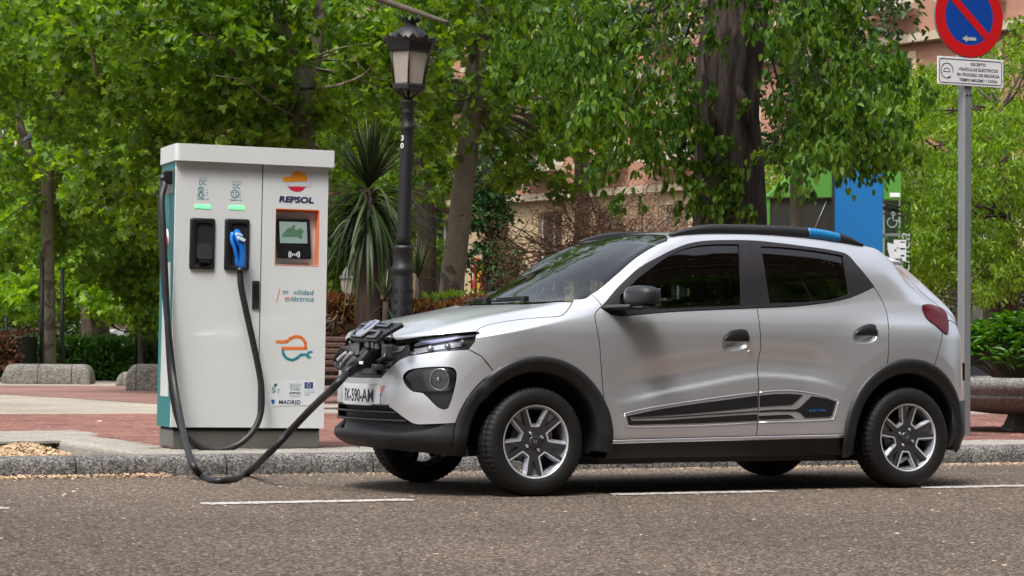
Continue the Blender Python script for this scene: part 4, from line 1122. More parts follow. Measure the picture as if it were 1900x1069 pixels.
# spoiler lip over the rear window
mb = MB(); rs = []
for k in range(21):
    y = -.5+1.0*k/20; z = 1.388-.06*(abs(y)/.5)**3; rs.append([(-2.46,y,z+.008),(-2.56,y,z-.004),(-2.60,y,z-.016),(-2.58,y,z-.03),(-2.46,y,z-.02)])
mb.rings(rs); mb.build('roof_spoiler', paint, car)
mb = MB(); mb.tube([(-2.3,.05,1.43),(-2.42,.05,1.50)],.006,6); mb.build('roof_aerial', M_black, car)
# ============================================================ CHARGER
CH_P = Vector((-2.158,15.158,PZ)); CH_A = R(20.9)
CH_T = R(.52)      # it leans a touch
CHM = Matrix.Translation(CH_P) @ Matrix.Rotation(CH_A,4,'Z') @ Matrix.Rotation(CH_T,4,'Y')   # x along the front, y into the depth, z up
CHI = CHM.inverted(); CW, CD = 1.0, .40
def ch_at(px, py, y=0.0):
    o = CHI @ Vector((0,0,CAM_H)); d = CHI.to_3x3() @ px_ray(px,py); t = (y-o.y)/d.y; return o+d*t
ch = empty('charging_station', CH_P, CH_A, 'tall white and teal charging cabinet with screen and orange logos on a grey plinth', 'charging station')
ch.rotation_euler = (0, CH_T, CH_A)
M_cwhite = mat('cabinet_white', (.66,.685,.69), .30, noise=(2.5,.3,(.60,.62,.615)), coat=.4); M_teal = mat('cabinet_teal', (.003,.17,.18), .4)
M_steel = mat('brushed_steel', (.30,.29,.27), .42, .85, noise=(5,.4,(.22,.21,.20))); M_blk = mat('holster_black', (.012,.012,.013), .35); M_gap = M_dark
zt = ch_at(338,297).z; print('charger: cabinet top', zt, 'front right', ch_at(601,790), ch_at(616,279), 'cap', ch_at(325,265,-.02), ch_at(318,795))
xR = ch_at(604,600).x; xL = ch_at(320,600).x; zb = ch_at(460,794).z; xs = ch_at(486,400).x
print('xL xR xs zb', xL, xR, xs, zb)
mb = MB(); mb.box((xL+.012,.02,0),(xR-.016,CD-.02,zb-.012)); mb.build('plinth', M_steel, ch, bevel=.02, seg=3)
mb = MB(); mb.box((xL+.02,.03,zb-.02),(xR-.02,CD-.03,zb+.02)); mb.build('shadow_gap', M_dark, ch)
mb = MB(); mb.box((xL,.10,zb),(xR,CD,zt)); mb.box((xL,.012,zb),(xL+.02,.0995,zt)); mb.build('cabinet_body', M_teal, ch)
mb = MB(); mb.box((xR-.02,.012,zb),(xR-.002,.099,zt)); mb.box((xL+.021,.012,zb),(xR-.021,.099,zb+.02)); mb.box((xL+.021,.012,zt-.02),(xR-.021,.099,zt)); mb.build('door_frame', M_dark, ch)
g = .0025
mb = MB(); mb.box((xL-.001,0-.004,zb),(xs-g,.011,zt-.006)); ld = mb.build('door', M_cwhite, ch, bevel=.004)
rd_ = MB()
scr = [ch_at(509,389), ch_at(592,389), ch_at(592,493), ch_at(509,493)]; sx0, sx1 = ch_at(511,440).x, ch_at(590,440).x; sz1, sz0 = ch_at(550,389.5).z, ch_at(550,492).z
for lo,hi in (((xs+g,-.004,zb),(sx0,.011,zt-.006)),((sx1,-.004,zb),(xR,.011,zt-.006)),((sx0,-.004,zb),(sx1,.011,sz0)),((sx0,-.004,sz1),(sx1,.011,zt-.006))): rd_.box(lo,hi)
rd = rd_.build('door', M_cwhite, ch)
mb = MB(); mb.box((xR-.001,.011,zb),(xR+.003,CD,zt)); mb.build('side_panel', M_cwhite, ch)
# cap: a tray lid with a rounded corner
c0 = ch_at(338,266,-.045); c1 = ch_at(616,303.5,-.045); zc1 = c0.z; zc0_ = ch_at(330,297.5,-.045).z
mb = MB(); x0, x1 = xL-.012, xR+.030; y0, y1 = -.045, CD+.03; r_ = .03; poly = []
for cx,cy,a in ((x1-r_*.3,y0+r_*.3,-90),(x1-r_*.3,y1-r_*.3,0),(x0+r_,y1-r_,90),(x0+r_,y0+r_,180)):
    rr = r_ if cx < 0.2 else r_*.3
    for k in range(5): q = R(a+k*22.5); poly.append((cx+rr*math.cos(q), cy+rr*math.sin(q)))
mb.prism(poly, zc0_, zc1, smooth=False); mb.build('cap', M_cwhite, ch, bevel=.006, seg=3)
mb = MB(); mb.box((xL+.005,.0,zt-.01),(xR-.005,CD-.01,zc0_+.002)); mb.build('cap_seal', M_dark, ch)
# holsters
def holster(px0, px1, py0, py1, kind):
    a = ch_at(px0,(py0+py1)/2); b = ch_at(px1,(py0+py1)/2); z1 = ch_at((px0+px1)/2,py0).z; z0 = ch_at((px0+px1)/2,py1).z; x0, x1 = a.x, b.x
    o = MB(); w = x1-x0; h = z1-z0; ix0, ix1, iz0, iz1 = x0+w*.25, x1-w*.07, z0+h*.06, z1-h*.08
    y = -.004; rings = []
    def rr(x0,x1,z0,z1,y,r=.012,n=3):
        P = []
        for cx,cz,a in ((x1-r,z0+r,-90),(x1-r,z1-r,0),(x0+r,z1-r,90),(x0+r,z0+r,180)):
            for k in range(n+1): q = R(a+k*90/n); P.append((cx+r*math.cos(q), y, cz+r*math.sin(q)))
        return P
    rings = [rr(x0-.001,x1+.001,z0-.001,z1+.001,y+.002), rr(x0,x1,z0,z1,y-.010), rr(x0+.006,x1-.006,z0+.006,z1-.006,y-.017), rr(ix0,ix1,iz0,iz1,y-.014,.02), rr(ix0+.004,ix1-.004,iz0+.004,iz1-.004,y-.004,.02)]
    o.rings(rings, True, False, True)
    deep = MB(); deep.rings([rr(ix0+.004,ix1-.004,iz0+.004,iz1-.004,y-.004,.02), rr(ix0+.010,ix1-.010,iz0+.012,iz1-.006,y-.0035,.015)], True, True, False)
    hs_ = o.build('holster', M_blk, ch); deep.build('holster_recess_plate', M_dark, hs_)
    return x0, x1, z0, z1, ix0, ix1, iz0, iz1, hs_
# no opening is cut: a flat near-black plate stands in for the well's shade
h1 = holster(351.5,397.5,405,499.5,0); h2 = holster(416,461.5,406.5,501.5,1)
x0,x1,z0,z1,ix0,ix1,iz0,iz1,hh = h1
mb = MB(); zm = iz0+(iz1-iz0)*.52
mb.add([(ix0+.004,-.0125,zm),(ix1-.006,-.0125,zm),(ix1-.004,-.020,iz0+.05),(ix0+.004,-.020,iz0+.05),(ix0+.004,-.006,zm),(ix1-.006,-.006,zm),(ix1-.004,-.006,iz0+.05),(ix0+.004,-.006,iz0+.05)],[(0,3,2,1),(4,5,6,7),(0,1,5,4),(1,2,6,5),(2,3,7,6),(3,0,4,7)])
mb.build('inlet_ramp', mat('ramp_grey',(.030,.030,.032),.4), hh)
mb = MB(); c = ((ix0+ix1)/2,-.022,iz0+.035)
mb.cbox(c,(.075,.03,.030)); mb.cbox((c[0],c[1]-.012,c[2]+.012),(.085,.012,.010)); mb.cbox((c[0]-.03,c[1],c[2]-.02),(.012,.02,.02)); mb.cbox((c[0]+.03,c[1],c[2]-.02),(.012,.02,.02)); mb.build('latch', M_blk, hh, bevel=.004)
# indicator lights
M_green = mat('green_indicator', (.18,.75,.30), .4, emit=((.10,.62,.20),.85))
for (a,b,t,bt) in ((361.5,390.5,379.5,387.5),(424.8,453.5,381,389.5)):
    p, q = ch_at(a,t), ch_at(b,bt); mb = MB(); mb.box((p.x,-.0075,q.z),(q.x,-.003,p.z)); mb.build('indicator_light', M_green, ch, bevel=.002)
# door lock handle
p, q = ch_at(467.5,521), ch_at(480,573); mb = MB(); mb.box((p.x,-.016,q.z),(q.x,-.003,p.z)); lh = mb.build('lock_handle', M_blk, ch, bevel=.010, seg=3)
mb = MB(); mb.box((p.x+.010,-.019,q.z+.05),(q.x-.010,-.012,p.z-.02)); mb.build('lock_lever', M_gloss, lh, bevel=.003)
# screen niche
M_or = mat('niche_orange', (.72,.17,.05), .5); M_niche = mat('niche_white', (.62,.60,.58), .5)
dpt = .045
ni = MB(); x0,x1,z0,z1 = sx0,sx1,sz0,sz1; ix0_, ix1_, iz0_, iz1_ = x0+.003, x1-.007, z0+.004, z1-.015
ni.add([(x0,-.003,z1),(x1,-.003,z1),(ix1_,dpt,iz1_),(ix0_,dpt,iz1_)],[(0,1,2,3)]); ni.add([(x1,-.003,z1),(x1,-.003,z0),(ix1_,dpt,iz0_),(ix1_,dpt,iz1_)],[(0,1,2,3)])
nio = ni.build('screen_niche', M_or, ch)
n2 = MB(); n2.add([(x0,-.003,z0),(x0,-.003,z1),(ix0_,dpt,iz1_),(ix0_,dpt,iz0_)],[(0,1,2,3)]); n2.add([(x0,-.003,z0),(x1,-.003,z0),(ix1_,dpt,iz0_),(ix0_,dpt,iz0_)],[(3,2,1,0)]); n2.add([(ix0_,dpt,iz0_),(ix1_,dpt,iz0_),(ix1_,dpt,iz1_),(ix0_,dpt,iz1_)],[(0,1,2,3)]); n2.build('niche_back', M_niche, nio)
fr = MB(); w = .004
for lo,hi in (((x0-w,-.0055,z0-w),(x1+w,-.003,z0)),((x0-w,-.0055,z1),(x1+w,-.003,z1+w)),((x0-w*.7,-.0055,z0),(x0,-.003,z1)),((x1,-.0055,z0),(x1+w,-.003,z1))): fr.box(lo,hi)
fr.build('niche_edge', M_or, nio)
# the reader panel sits tilted in the niche: its outline as it stands
def chq(px,py,y): return tuple(ch_at(px,py,y))
A_ = [chq(512.5,404,.022), chq(574.5,405.5,.022), chq(578,481,-.002), chq(516,479.5,-.002)]
mb = MB(); B_ = [(p[0],p[1]+.03,p[2]) for p in A_]; mb.add(A_+B_,[(0,3,2,1),(4,5,6,7),(0,1,5,4),(1,2,6,5),(2,3,7,6),(3,0,4,7)]); pn = mb.build('reader_panel', M_gloss, ch, bevel=.005)
def on_panel(px,py,lift=.002): # bilinear in y by height
    f_ = (py-404.5)/(480-404.5); return chq(px,py,.022+(-.002-.022)*f_-lift)
M_scr = bpy.data.materials.new('lit_screen'); M_scr.use_nodes = True; _t = M_scr.node_tree; _b = _t.nodes['Principled BSDF']; _b.inputs['Base Color'].default_value = (.20,.27,.25,1); _b.inputs['Roughness'].default_value = .15
_b.inputs['Emission Color'].default_value = (.30,.42,.38,1); _b.inputs['Emission Strength'].default_value = .06
mb = MB(); mb.add([on_panel(518,411),on_panel(569,412.5),on_panel(570.5,452),on_panel(519.5,451)],[(0,3,2,1)]); so = mb.build('screen', M_scr, pn)
Mg = mat('screen_green', (.07,.14,.09), .4, emit=((.12,.30,.12),.03)); mb = MB()
for poly in ([(524,434),(531,428),(549,427),(556,432),(561,434),(561,439),(524,440)],[(530,429),(534,423),(545,422),(549,428)],[(541,420),(545,417),(549,420),(545,423)],[(550,427),(558,423),(564,429),(560,434),(553,433)],[(552,440),(556,437),(561,440),(558,444)]):
    mb.add([on_panel(a,b,.003) for a,b in poly],[tuple(range(len(poly)))[::-1]])
mb.build('screen_picture', Mg, so)
M_wink = mat('white_print', (.75,.76,.76), .5)
mb = MB()
def arc_band(cx, cy, r0, r1, a0, a1, f, n=8):
    pts = [(cx+r1*math.cos(R(a0+(a1-a0)*k/n)), cy+r1*math.sin(R(a0+(a1-a0)*k/n))) for k in range(n+1)]+[(cx+r0*math.cos(R(a1-(a1-a0)*k/n)), cy+r0*math.sin(R(a1-(a1-a0)*k/n))) for k in range(n+1)]
    v = [f(*p) for p in pts]; m = len(v); return v, [(k,k+1,m-2-k,m-1-k) for k in range(n)]
for sgn in (0,180):
    for r in (4,7,10): v,f = arc_band(546,472.3,r-.7,r+.7,sgn-38,sgn+38,lambda a,b: on_panel(a,b,.002)); mb.add(v,f)
v,f = arc_band(546,472.3,.01,1.6,0,359,lambda a,b: on_panel(a,b,.002)); mb.add(v,f); mb.build('contactless_mark', M_wink, pn)
# ---- printed marks on the doors: flat shapes a hair above the sheet
FZ = -.0055
def poly_on(mb, pts, lift=0.0):
    v = [tuple(ch_at(a,b,FZ-lift)) for a,b in pts]; tr = geometry.tessellate_polygon([[Vector((p[0],p[2],0)) for p in v]])
    out = []
    for t in tr:
        a,b,c = [Vector(v[i]) for i in t]; out.append(tuple(t) if (b-a).cross(c-a).y < 0 else tuple(reversed(t)))
    mb.add(v, out)
def printed(name, polys, col, lift=0, rough=.5, parent=None):
    mb = MB()
    for p in polys: poly_on(mb, p, lift)
    return mb.build(name, mat(name+'_ink', col, rough), parent or ch)
Z1 = lambda X,Y: (280+X*.28060, 250+Y*.28060)
zz = lambda L_: [Z1(*p) for p in L_]
def arcp(cx,cy,r,a0,a1,n=14,ry=None): ry = ry or r; return [(cx+r*math.cos(R(a0+(a1-a0)*k/n)), cy+ry*math.sin(R(a0+(a1-a0)*k/n))) for k in range(n+1)]
printed('emblem_orange',[zz([(873,281),(918,278)]+arcp(975,300,58,-160,-2,14,60)+[(1033,306),(905,310),(875,312)])],(.82,.30,.02),rough=.4)
printed('emblem_white',[zz([(899,312),(1062,310),(1058,342),(1020,345),(968,341),(903,344)])],(.55,.56,.60))
printed('emblem_red',[zz([(903,341),(968,343),(1022,347)]+arcp(966,335,56,10,150,12,42))],(.52,.015,.04))
M_navy = mat('navy_ink', (.012,.016,.07), .5); M_tq = mat('turquoise_ink', (.015,.24,.30), .5); M_gry = mat('grey_ink', (.30,.38,.38), .6); M_org = mat('orange_ink', (.78,.19,.03), .5)
def ch_text(name, s, px, py, hpx, m, wpx=None, shear=0, bold=0, align='CENTER', rot=0):
    """text whose capitals stand hpx high, centred on the given point of the door"""
    p = ch_at(px,py,FZ); sz = hpx/290/.70; o = text_obj(name, s, sz, m, ch, None, align, extr=.0002, shear=shear, bold=bold)
    xs_ = [v.co.x for v in o.data.vertices]; ys_ = [v.co.y for v in o.data.vertices]; k = (wpx/283)/(max(xs_)-min(xs_)) if wpx else 1; mx_ = (max(xs_)+min(xs_))/2; my_ = (max(ys_)+min(ys_))/2
    for v in o.data.vertices: v.co.x = (v.co.x-mx_)*k; v.co.y -= my_
    o.matrix_local = Matrix.Translation(p) @ Matrix.Rotation(math.pi/2,4,'X') @ Matrix.Rotation(rot,4,'Z'); return o
ch_text('brand_lettering','REPSOL',550,370.5,10.5,M_navy,66,shear=.12,bold=.0022)
ch_text('dc_lettering','DC',376.5,338.5,9,M_tq,13.5); ch_text('dc_lettering','DC',438.8,345.5,9,M_tq,13.5)
ch_text('small_lettering','Combo',377.3,330.3,3.2,M_gry,14); ch_text('small_lettering','Chademo',439,337,3.2,M_gry,21)
def ring(mb, cx, cy, r, w=1.0, a0=0, a1=360, n=20, ry=None):
    ry = ry or r
    pts = [(cx+r*math.cos(R(a0+(a1-a0)*k/n)), cy+ry*math.sin(R(a0+(a1-a0)*k/n))) for k in range(n+1)]; stroke(mb, pts, w)
def stroke(mb, pts, w, lift=0):
    for i in range(len(pts)-1):
        a, b = Vector(pts[i]), Vector(pts[i+1]); d = b-a
        if d.length < 1e-6: continue
        d.normalize(); n = Vector((-d.y,d.x))*w/2; e = d*w*.25; q = [a-e+n,b+e+n,b+e-n,a-e-n]; v = [tuple(ch_at(p.x,p.y,FZ-lift)) for p in q]; nn = (Vector(v[1])-Vector(v[0])).cross(Vector(v[2])-Vector(v[0]))
        mb.add(v, [(0,1,2,3) if nn.y < 0 else (3,2,1,0)])
mb = MB(); ring(mb,372.7,351.8,5,1.1); ring(mb,372.7,362,6,1.1,ry=4.2); ring(mb,435.5,360,7,1.2)
for a,b in ((370.8,350),(374.6,350),(372.7,354),(370,362),(375.4,362),(432.8,357.5),(438,357.5),(432.8,362.5),(438,362.5)): ring(mb,a,b,.9,.9,n=8)
stroke(mb,[(366.5,369),(380,369.2)],1.2); stroke(mb,[(383.5,369.3),(387,369.4)],1.2); stroke(mb,[(427,370.8),(441,371)],1.2); stroke(mb,[(444,371.1),(447.5,371.2)],1.2)
for x,y in ((382.5,357.5),(443.5,360.5)):
    stroke(mb,[(x,y-4),(x+3,y-5.5)],.9); stroke(mb,[(x,y),(x+3.6,y)],.9); stroke(mb,[(x,y+4),(x+3,y+5.5)],.9)
mb.build('socket_symbols', M_tq, ch)
ch_text('slogan_lettering','m  vilidad',553.3,542,9.5,M_tq,60,shear=.18); ch_text('slogan_lettering','léctrica',561,554.5,9.5,M_tq,44,shear=.18)
mb = MB(); stroke(mb,[(519.3,536),(512.6,561.5)],1.2); stroke(mb,[(528,553),(533,552.5),(536,551),(537.5,554),(530,554.5)],1.1); mb.build('slogan_stroke', M_org, ch)
mb = MB(); stroke(mb,[(530,555),(531,558.5),(534,559.2),(537,557)],1.1); mb.build('slogan_letter', M_tq, ch)
Z2 = lambda X,Y: (480+X*.26217, 500+Y*.26194)
mb = MB(); stroke(mb,[Z2(*p) for p in [(126,512),(198,512)]+[(225,488),(250,477),(272,474),(298,480),(318,497),(331,520),(333,558),(166,558)]],5.4); mb.build('e_mark_orange', M_org, ch)
mb = MB(); stroke(mb,[Z2(*p) for p in [(170,568),(174,600),(192,625),(215,638),(240,641),(268,630),(300,604),(340,604)]],4.8); stroke(mb,[Z2(*p) for p in [(378,584),(352,586),(346,620),(368,622)]],3.6); mb.build('e_mark_teal', M_tq, ch)
# sticker with partner logos
p0_, p1_ = ch_at(503,705,FZ), ch_at(590,757,FZ); mb = MB(); mb.add([tuple(ch_at(a,b,FZ)) for a,b in ((503,706.5),(588,705),(590,751),(501,754.5))],[(0,3,2,1)]); mb.build('sticker', mat('sticker_white',(.66,.68,.72),.4), ch)
FZ = -.0062
printed('eu_flag',[[Z2(*p) for p in ((324,800),(385,800),(385,843),(324,843))]],(.01,.05,.28))
FZ = -.0068
mb = MB()
for k in range(12): ring(mb,*Z2(354+13*math.cos(k*math.pi/6),821+13*math.sin(k*math.pi/6)),.5,.7,n=5)
mb.build('eu_stars', mat('star_yellow',(.7,.6,.05),.5), ch)
ch_text('sticker_lettering','MADRID',537.8,746.2,7.3,M_navy,41,bold=.0004); ch_text('sticker_lettering','2020',547.7,715.2,7,M_gry,21.5); ch_text('sticker_lettering','CIVITAS',547.2,729.3,3.6,M_navy,21,bold=.0004)
ch_text('sticker_lettering','CITIES',547.3,722.5,3.6,M_tq,19); ch_text('sticker_lettering','ECCENTRIC',547.5,735.3,2.4,M_gry,22); ch_text('sticker_lettering','S',507.6,723.5,10,mat('leaf_green_ink',(.01,.18,.10),.5),7.5); ch_text('sticker_lettering','T',516.5,726.5,9,M_gry,7)
mb = MB(); poly_on(mb,[Z2(*p) for p in ((104,818),(116,808),(130,812),(130,826),(112,832))]); mb.build('plug_mark', mat('leaf_green_ink',(.01,.18,.10),.5), ch)
mb = MB(); poly_on(mb,[Z2(*p) for p in ((90,922),(113,922),(113,945),(102,957),(90,945))]); mb.build('city_crest', mat('crest_blue',(.02,.10,.35),.5), ch)
mb = MB()
for y_ in (861,872,882,891): stroke(mb,[Z2(322,y_),Z2(322+(75 if y_ < 880 else 40),y_)],.6)
mb.build('small_print', M_gry, ch)
# left side: cable bracket, white panel, round mark, vertical print
def side_pt(px, py):
    o = CHI @ Vector((0,0,CAM_H)); d = CHI.to_3x3() @ px_ray(px,py); t = (xL-.002-o.x)/d.x; return o+d*t
s0, s1 = side_pt(297,492), side_pt(308,730); print('side', s0, s1)
mb = MB(); mb.box((xL-.003,.08,side_pt(300,735).z),(xL+.002,.30,side_pt(300,489).z)); mb.build('side_label', M_cwhite, ch)
mb = MB(); mb.lathe([(.075,0),(.075,.003),(.0005,.003)],28,Matrix.Translation((xL-.0005,.22,side_pt(303,447).z)) @ Matrix.Rotation(-math.pi/2,4,'Y')); rd2 = mb.build('round_mark', M_cwhite, ch)
mb = MB(); mb.lathe([(.045,0),(.045,.002),(.0005,.002)],20,Matrix.Translation((xL-.004,.20,side_pt(303,450).z-.01)) @ Matrix.Rotation(-math.pi/2,4,'Y')); mb.build('round_mark_red', mat('mark_red',(.5,.02,.03),.5), rd2)
o = text_obj('side_lettering','Punto de recarga',.055,M_gry,ch,None,'CENTER'); o.matrix_local = Matrix.Translation((xL-.0015,.16,side_pt(305,395).z)) @ Matrix.Rotation(-math.pi/2,4,'Z') @ Matrix.Rotation(math.pi/2,4,'X') @ Matrix.Rotation(math.pi/2,4,'Z')
zb_ = side_pt(310,333).z; mb = MB(); mb.box((xL-.004,.03,zb_-.10),(xL,.24,zb_+.06)); mb.build('bracket_plate', M_steel, ch, bevel=.004)
mb = MB(); mb.cbox((xL-.03,.12,zb_+.005),(.06,.08,.09)); mb.tube([(xL-.01,.12,zb_+.02),(xL-.07,.12,zb_-.02)],.035,12); mb.build('cable_bracket', M_blk, ch, bevel=.012)
# ============================================================ CABLES AND PLUGS
M_cab = mat('cable_rubber', (.009,.009,.010), .5, bump=(200,.03)); M_plugb = mat('plug_blue', (.006,.13,.50), .28, coat=.3)
def chw(px,py,y): return CHM @ ch_at(px,py,y)
br = CHM @ Vector((xL-.055,.12,zb_-.02))
# blue plug hanging in its holster
bl = empty('blue_plug', (0,0,0), 0, 'blue charging plug resting in the right black holster, its black cable looping below', 'charging plug')
Q = lambda X,Y,y: chw(280+X*.2806,250+Y*.2806,y)
spine = [(566,640,-.012),(572,668,-.040),(590,712,-.062),(604,760,-.068),(606,820,-.062),(598,880,-.055)]
wid = [(.030,.020),(.046,.028),(.050,.032),(.034,.028),(.040,.026),(.044,.026)]
C_ = catmull([Q(*s) for s in spine],5); ww = np.interp(np.linspace(0,5,len(C_)),range(6),[w[0] for w in wid]); dd = np.interp(np.linspace(0,5,len(C_)),range(6),[w[1] for w in wid])
ex = Vector((math.cos(CH_A),math.sin(CH_A),0)); mb = MB(); rs = []
for i,c in enumerate(C_):
    t = (C_[min(i+1,len(C_)-1)]-C_[max(i-1,0)]).normalized(); e2 = t.cross(ex).normalized()
    rs.append([tuple(c+ex*ww[i]*.5*1.15*math.copysign(abs(math.cos(a))**.6,math.cos(a))+e2*dd[i]*math.copysign(abs(math.sin(a))**.6,math.sin(a))) for a in [2*math.pi*k/20 for k in range(20)]])
mb.rings(rs); mb.build('plug_body', M_plugb, bl)
hd = catmull([Q(540,650,-.03),Q(536,700,-.05),Q(552,745,-.062),Q(566,800,-.066),Q(575,870,-.058)],6)
mb = MB(); mb.tube(hd,[.016]*4+[.013]*(len(hd)-8)+[.018]*4,10); mb.build('plug_handle', M_plugb, bl)
mb = MB(); c = Q(598,690,-.100); mb.cbox((0,0,0),(.055,.012,.022), Matrix.Translation(c) @ Matrix.Rotation(CH_A,4,'Z') @ Matrix.Rotation(R(24),4,'Y')); mb.cbox((0,0,0),(.045,.010,.012), Matrix.Translation(Q(586,660,-.080)) @ Matrix.Rotation(CH_A,4,'Z') @ Matrix.Rotation(R(20),4,'Y')); mb.build('plug_label', mat('label_pale',(.55,.66,.75),.4), bl, bevel=.003)
mb = MB(); mb.tube([Q(590,882,-.056),Q(590,912,-.056)],[.027,.024],14); mb.build('cable_collar', M_blk, bl)
def cable(name, wp, r, label=None, cat=None, parent=None):
    P = catmull(wp, 10); mb = MB(); mb.tube(P, r, 12); o = mb.build(name, M_cab, parent)
    if label: tag(o, label, cat)
    return o
# cable of the blue plug: a loop hanging before the cabinet
B = lambda px,py,y: chw(px,py,y)
cable('plug_cable', [Q(590,905,-.056), B(447,530,-.060),B(455,570,-.065),B(468,628,-.07),B(481,690,-.08),B(485.5,730,-.09),B(483,770,-.10),B(468,802,-.12),B(440,826,-.13),B(403,836,-.135),B(370,829,-.13),B(345,808,-.12),B(328,770,-.10),B(318,710,-.09),B(312,620,-.07),B(307,520,-.05),B(303,430,-.02),B(300,370,.03),B(305,345,.08),br], .0205, parent=bl)
# cable to the car
gun_in = CAR_M @ (car_at(712,650,X=.735)); 
PL = empty('car_charging_plug', (0,0,0), 0, 'black charging plug with looped handle pushed into the nose of the silver car', 'charging plug')
gA = car_at(694,657,X=.70); gB = car_at(640,694,X=.92); gC = car_at(620,718,X=1.0)
print('gun', gA, gB, gC)
gAw, gBw = CAR_M @ gA, CAR_M @ gB; ax = (gBw-gAw).normalized(); up_ = Vector((0,0,1)); sd_ = ax.cross(up_).normalized(); up2 = sd_.cross(ax)
mb = MB(); Lg = (gBw-gAw).length; rs = []
for f_, a_, b_ in ((0,.040,.058),(.15,.042,.060),(.3,.036,.050),(.45,.030,.036),(.7,.026,.030),(.95,.024,.026),(1.0,.018,.018)):
    c = gAw+ax*Lg*f_; rs.append([tuple(c+sd_*a_*math.copysign(abs(math.cos(q))**.6,math.cos(q))+up2*b_*math.copysign(abs(math.sin(q))**.6,math.sin(q))) for q in [2*math.pi*k/20 for k in range(20)]])
mb.rings(rs); mb.build('plug_body', M_blk, PL)
hp = [car_at(*p,X=.86) for p in ((664,660),(640,646),(628,655),(622,668),(623,677),(630,683),(646,683))]
mb = MB(); mb.tube([CAR_M @ p for p in catmull(hp,6)], .0115, 10); mb.build('plug_handle', M_blk, PL)
gp = [car_at(*p,X=.862) for p in ((644,655),(636,662),(628,669))]
mb = MB(); P = catmull(gp,10); mb.tube([CAR_M @ p for p in P], [.012+.0035*(i%3==1) for i in range(len(P))], 10); mb.build('ribbed_grip', mat('grip_grey',(.28,.28,.31),.5), PL)
mb = MB(); q = [car_at(*p,X=.885) for p in ((652,656),(640,670),(634,680))]; mb.tube([CAR_M @ p for p in q],[.014,.013,.010],8); mb.build('plug_clamp', mat('clamp_pale',(.18,.19,.185),.5), PL)
p = car_at(670,673,X=.87); mb = MB(); mb.cbox((0,0,0),(.002,.05,.016), CAR_M @ Matrix.Translation(p)); mb.build('plug_label', M_wink, PL)
gnd = lambda px,py,z=.017: ground_at(px,py,z)
def mixp(px,py,Y): return at(px,py,Y)
cw = [gAw+ax*Lg*.9, CAR_M @ gC]
cw += [mixp(577,759,13.15), mixp(538,800,13.35), mixp(498,842,13.45), gnd(458,879), gnd(430,889.5), gnd(401,892), gnd(376,884,.02), mixp(358,862,13.95), mixp(345,822,14.35), mixp(334,770,14.75), mixp(322,700,15.0), mixp(311,600,15.05), mixp(303,500,15.1), mixp(299,420,15.15), mixp(300,365,15.2), B(304,342,.10), br]
cable('car_cable', cw, .0205, parent=PL)
# ============================================================ NOSE FLAP OF THE CAR
def flap_box(): pass
F0 = car_at(647,629,X=.775); F1 = car_at(697,633,X=.775); F2 = car_at(722,597,X=.69); F3 = car_at(668,598,X=.69)
print('flap', F0, F1, F2, F3)
exl = (F1-F0); ezl = ((F3-F0)+(F2-F1))*.5; nl = exl.cross(ezl).normalized(); nl = nl if nl.x > 0 else -nl
def FP(a, b, d=0): return F0+exl*a+ezl*b+nl*d
def flap_prism(name, poly, d0, d1, m, parent=None, bevel=.003):
    mb = MB(); n = len(poly); v = [tuple(FP(a,b,d0)) for a,b in poly]+[tuple(FP(a,b,d1)) for a,b in poly]
    tr = geometry.tessellate_polygon([[Vector((a,b,0)) for a,b in poly]]); f = [tuple(t) for t in tr]+[tuple(i+n for i in reversed(t)) for t in tr]+[(i,(i+1)%n,(i+1)%n+n,i+n) for i in range(n)]
    mb.add(v, f); o = mb.build(name, m, parent or car, bevel=bevel)
    bm_ = bmesh.new(); bm_.from_mesh(o.data); bmesh.ops.recalc_face_normals(bm_, faces=bm_.faces); bm_.to_mesh(o.data); bm_.free(); return o
flap = flap_prism('nose_flap', [(0,.05),(.06,0),(1,.0),(1.12,.35),(1.5,.95),(1.45,1.06),(1.0,1.0),(.1,1.0),(.02,.8)], -.02, 0, M_blk)
for a0,a1,b0,b1 in ((.02,.30,.10,.20),(.02,.10,.20,.42),(.05,.30,.42,.52),(.12,.36,.74,.84),(.62,.95,.10,.20),(.86,.98,.20,.42),(.62,.98,.42,.52),(.72,1.12,.72,.82),(1.04,1.16,.82,.98)):
    flap_prism('flap_trim', [(a0,b0),(a1,b0),(a1+.05,b1),(a0+.05,b1)], .002, .012, mat('flap_trim_grey',(.20,.20,.22),.28,.85), flap, .002)
flap_prism('flap_emblem', [(.28,.10),(.46,.08),(.62,.38),(.80,.98),(.60,1.04),(.52,.90),(.36,.50),(.22,.30)], .004, .020, M_chrome, flap, .006)
flap_prism('emblem_core', [(.50,.92),(.40,.52),(.46,.42),(.58,.66),(.68,.96)], .019, .024, M_irid, flap, .003)
mb = MB(); mb.tube([CAR_MI @ (CAR_M @ FP(1.0,.15,-.02)), FP(1.12,.0,-.05), FP(1.18,-.35,-.07), FP(1.10,-.7,-.06)], .010, 8); mb.tube([FP(1.3,.5,-.01),FP(1.42,.3,-.01),FP(1.30,.2,-.02)],.007,6); mb.build('flap_hinge', M_blk, flap)
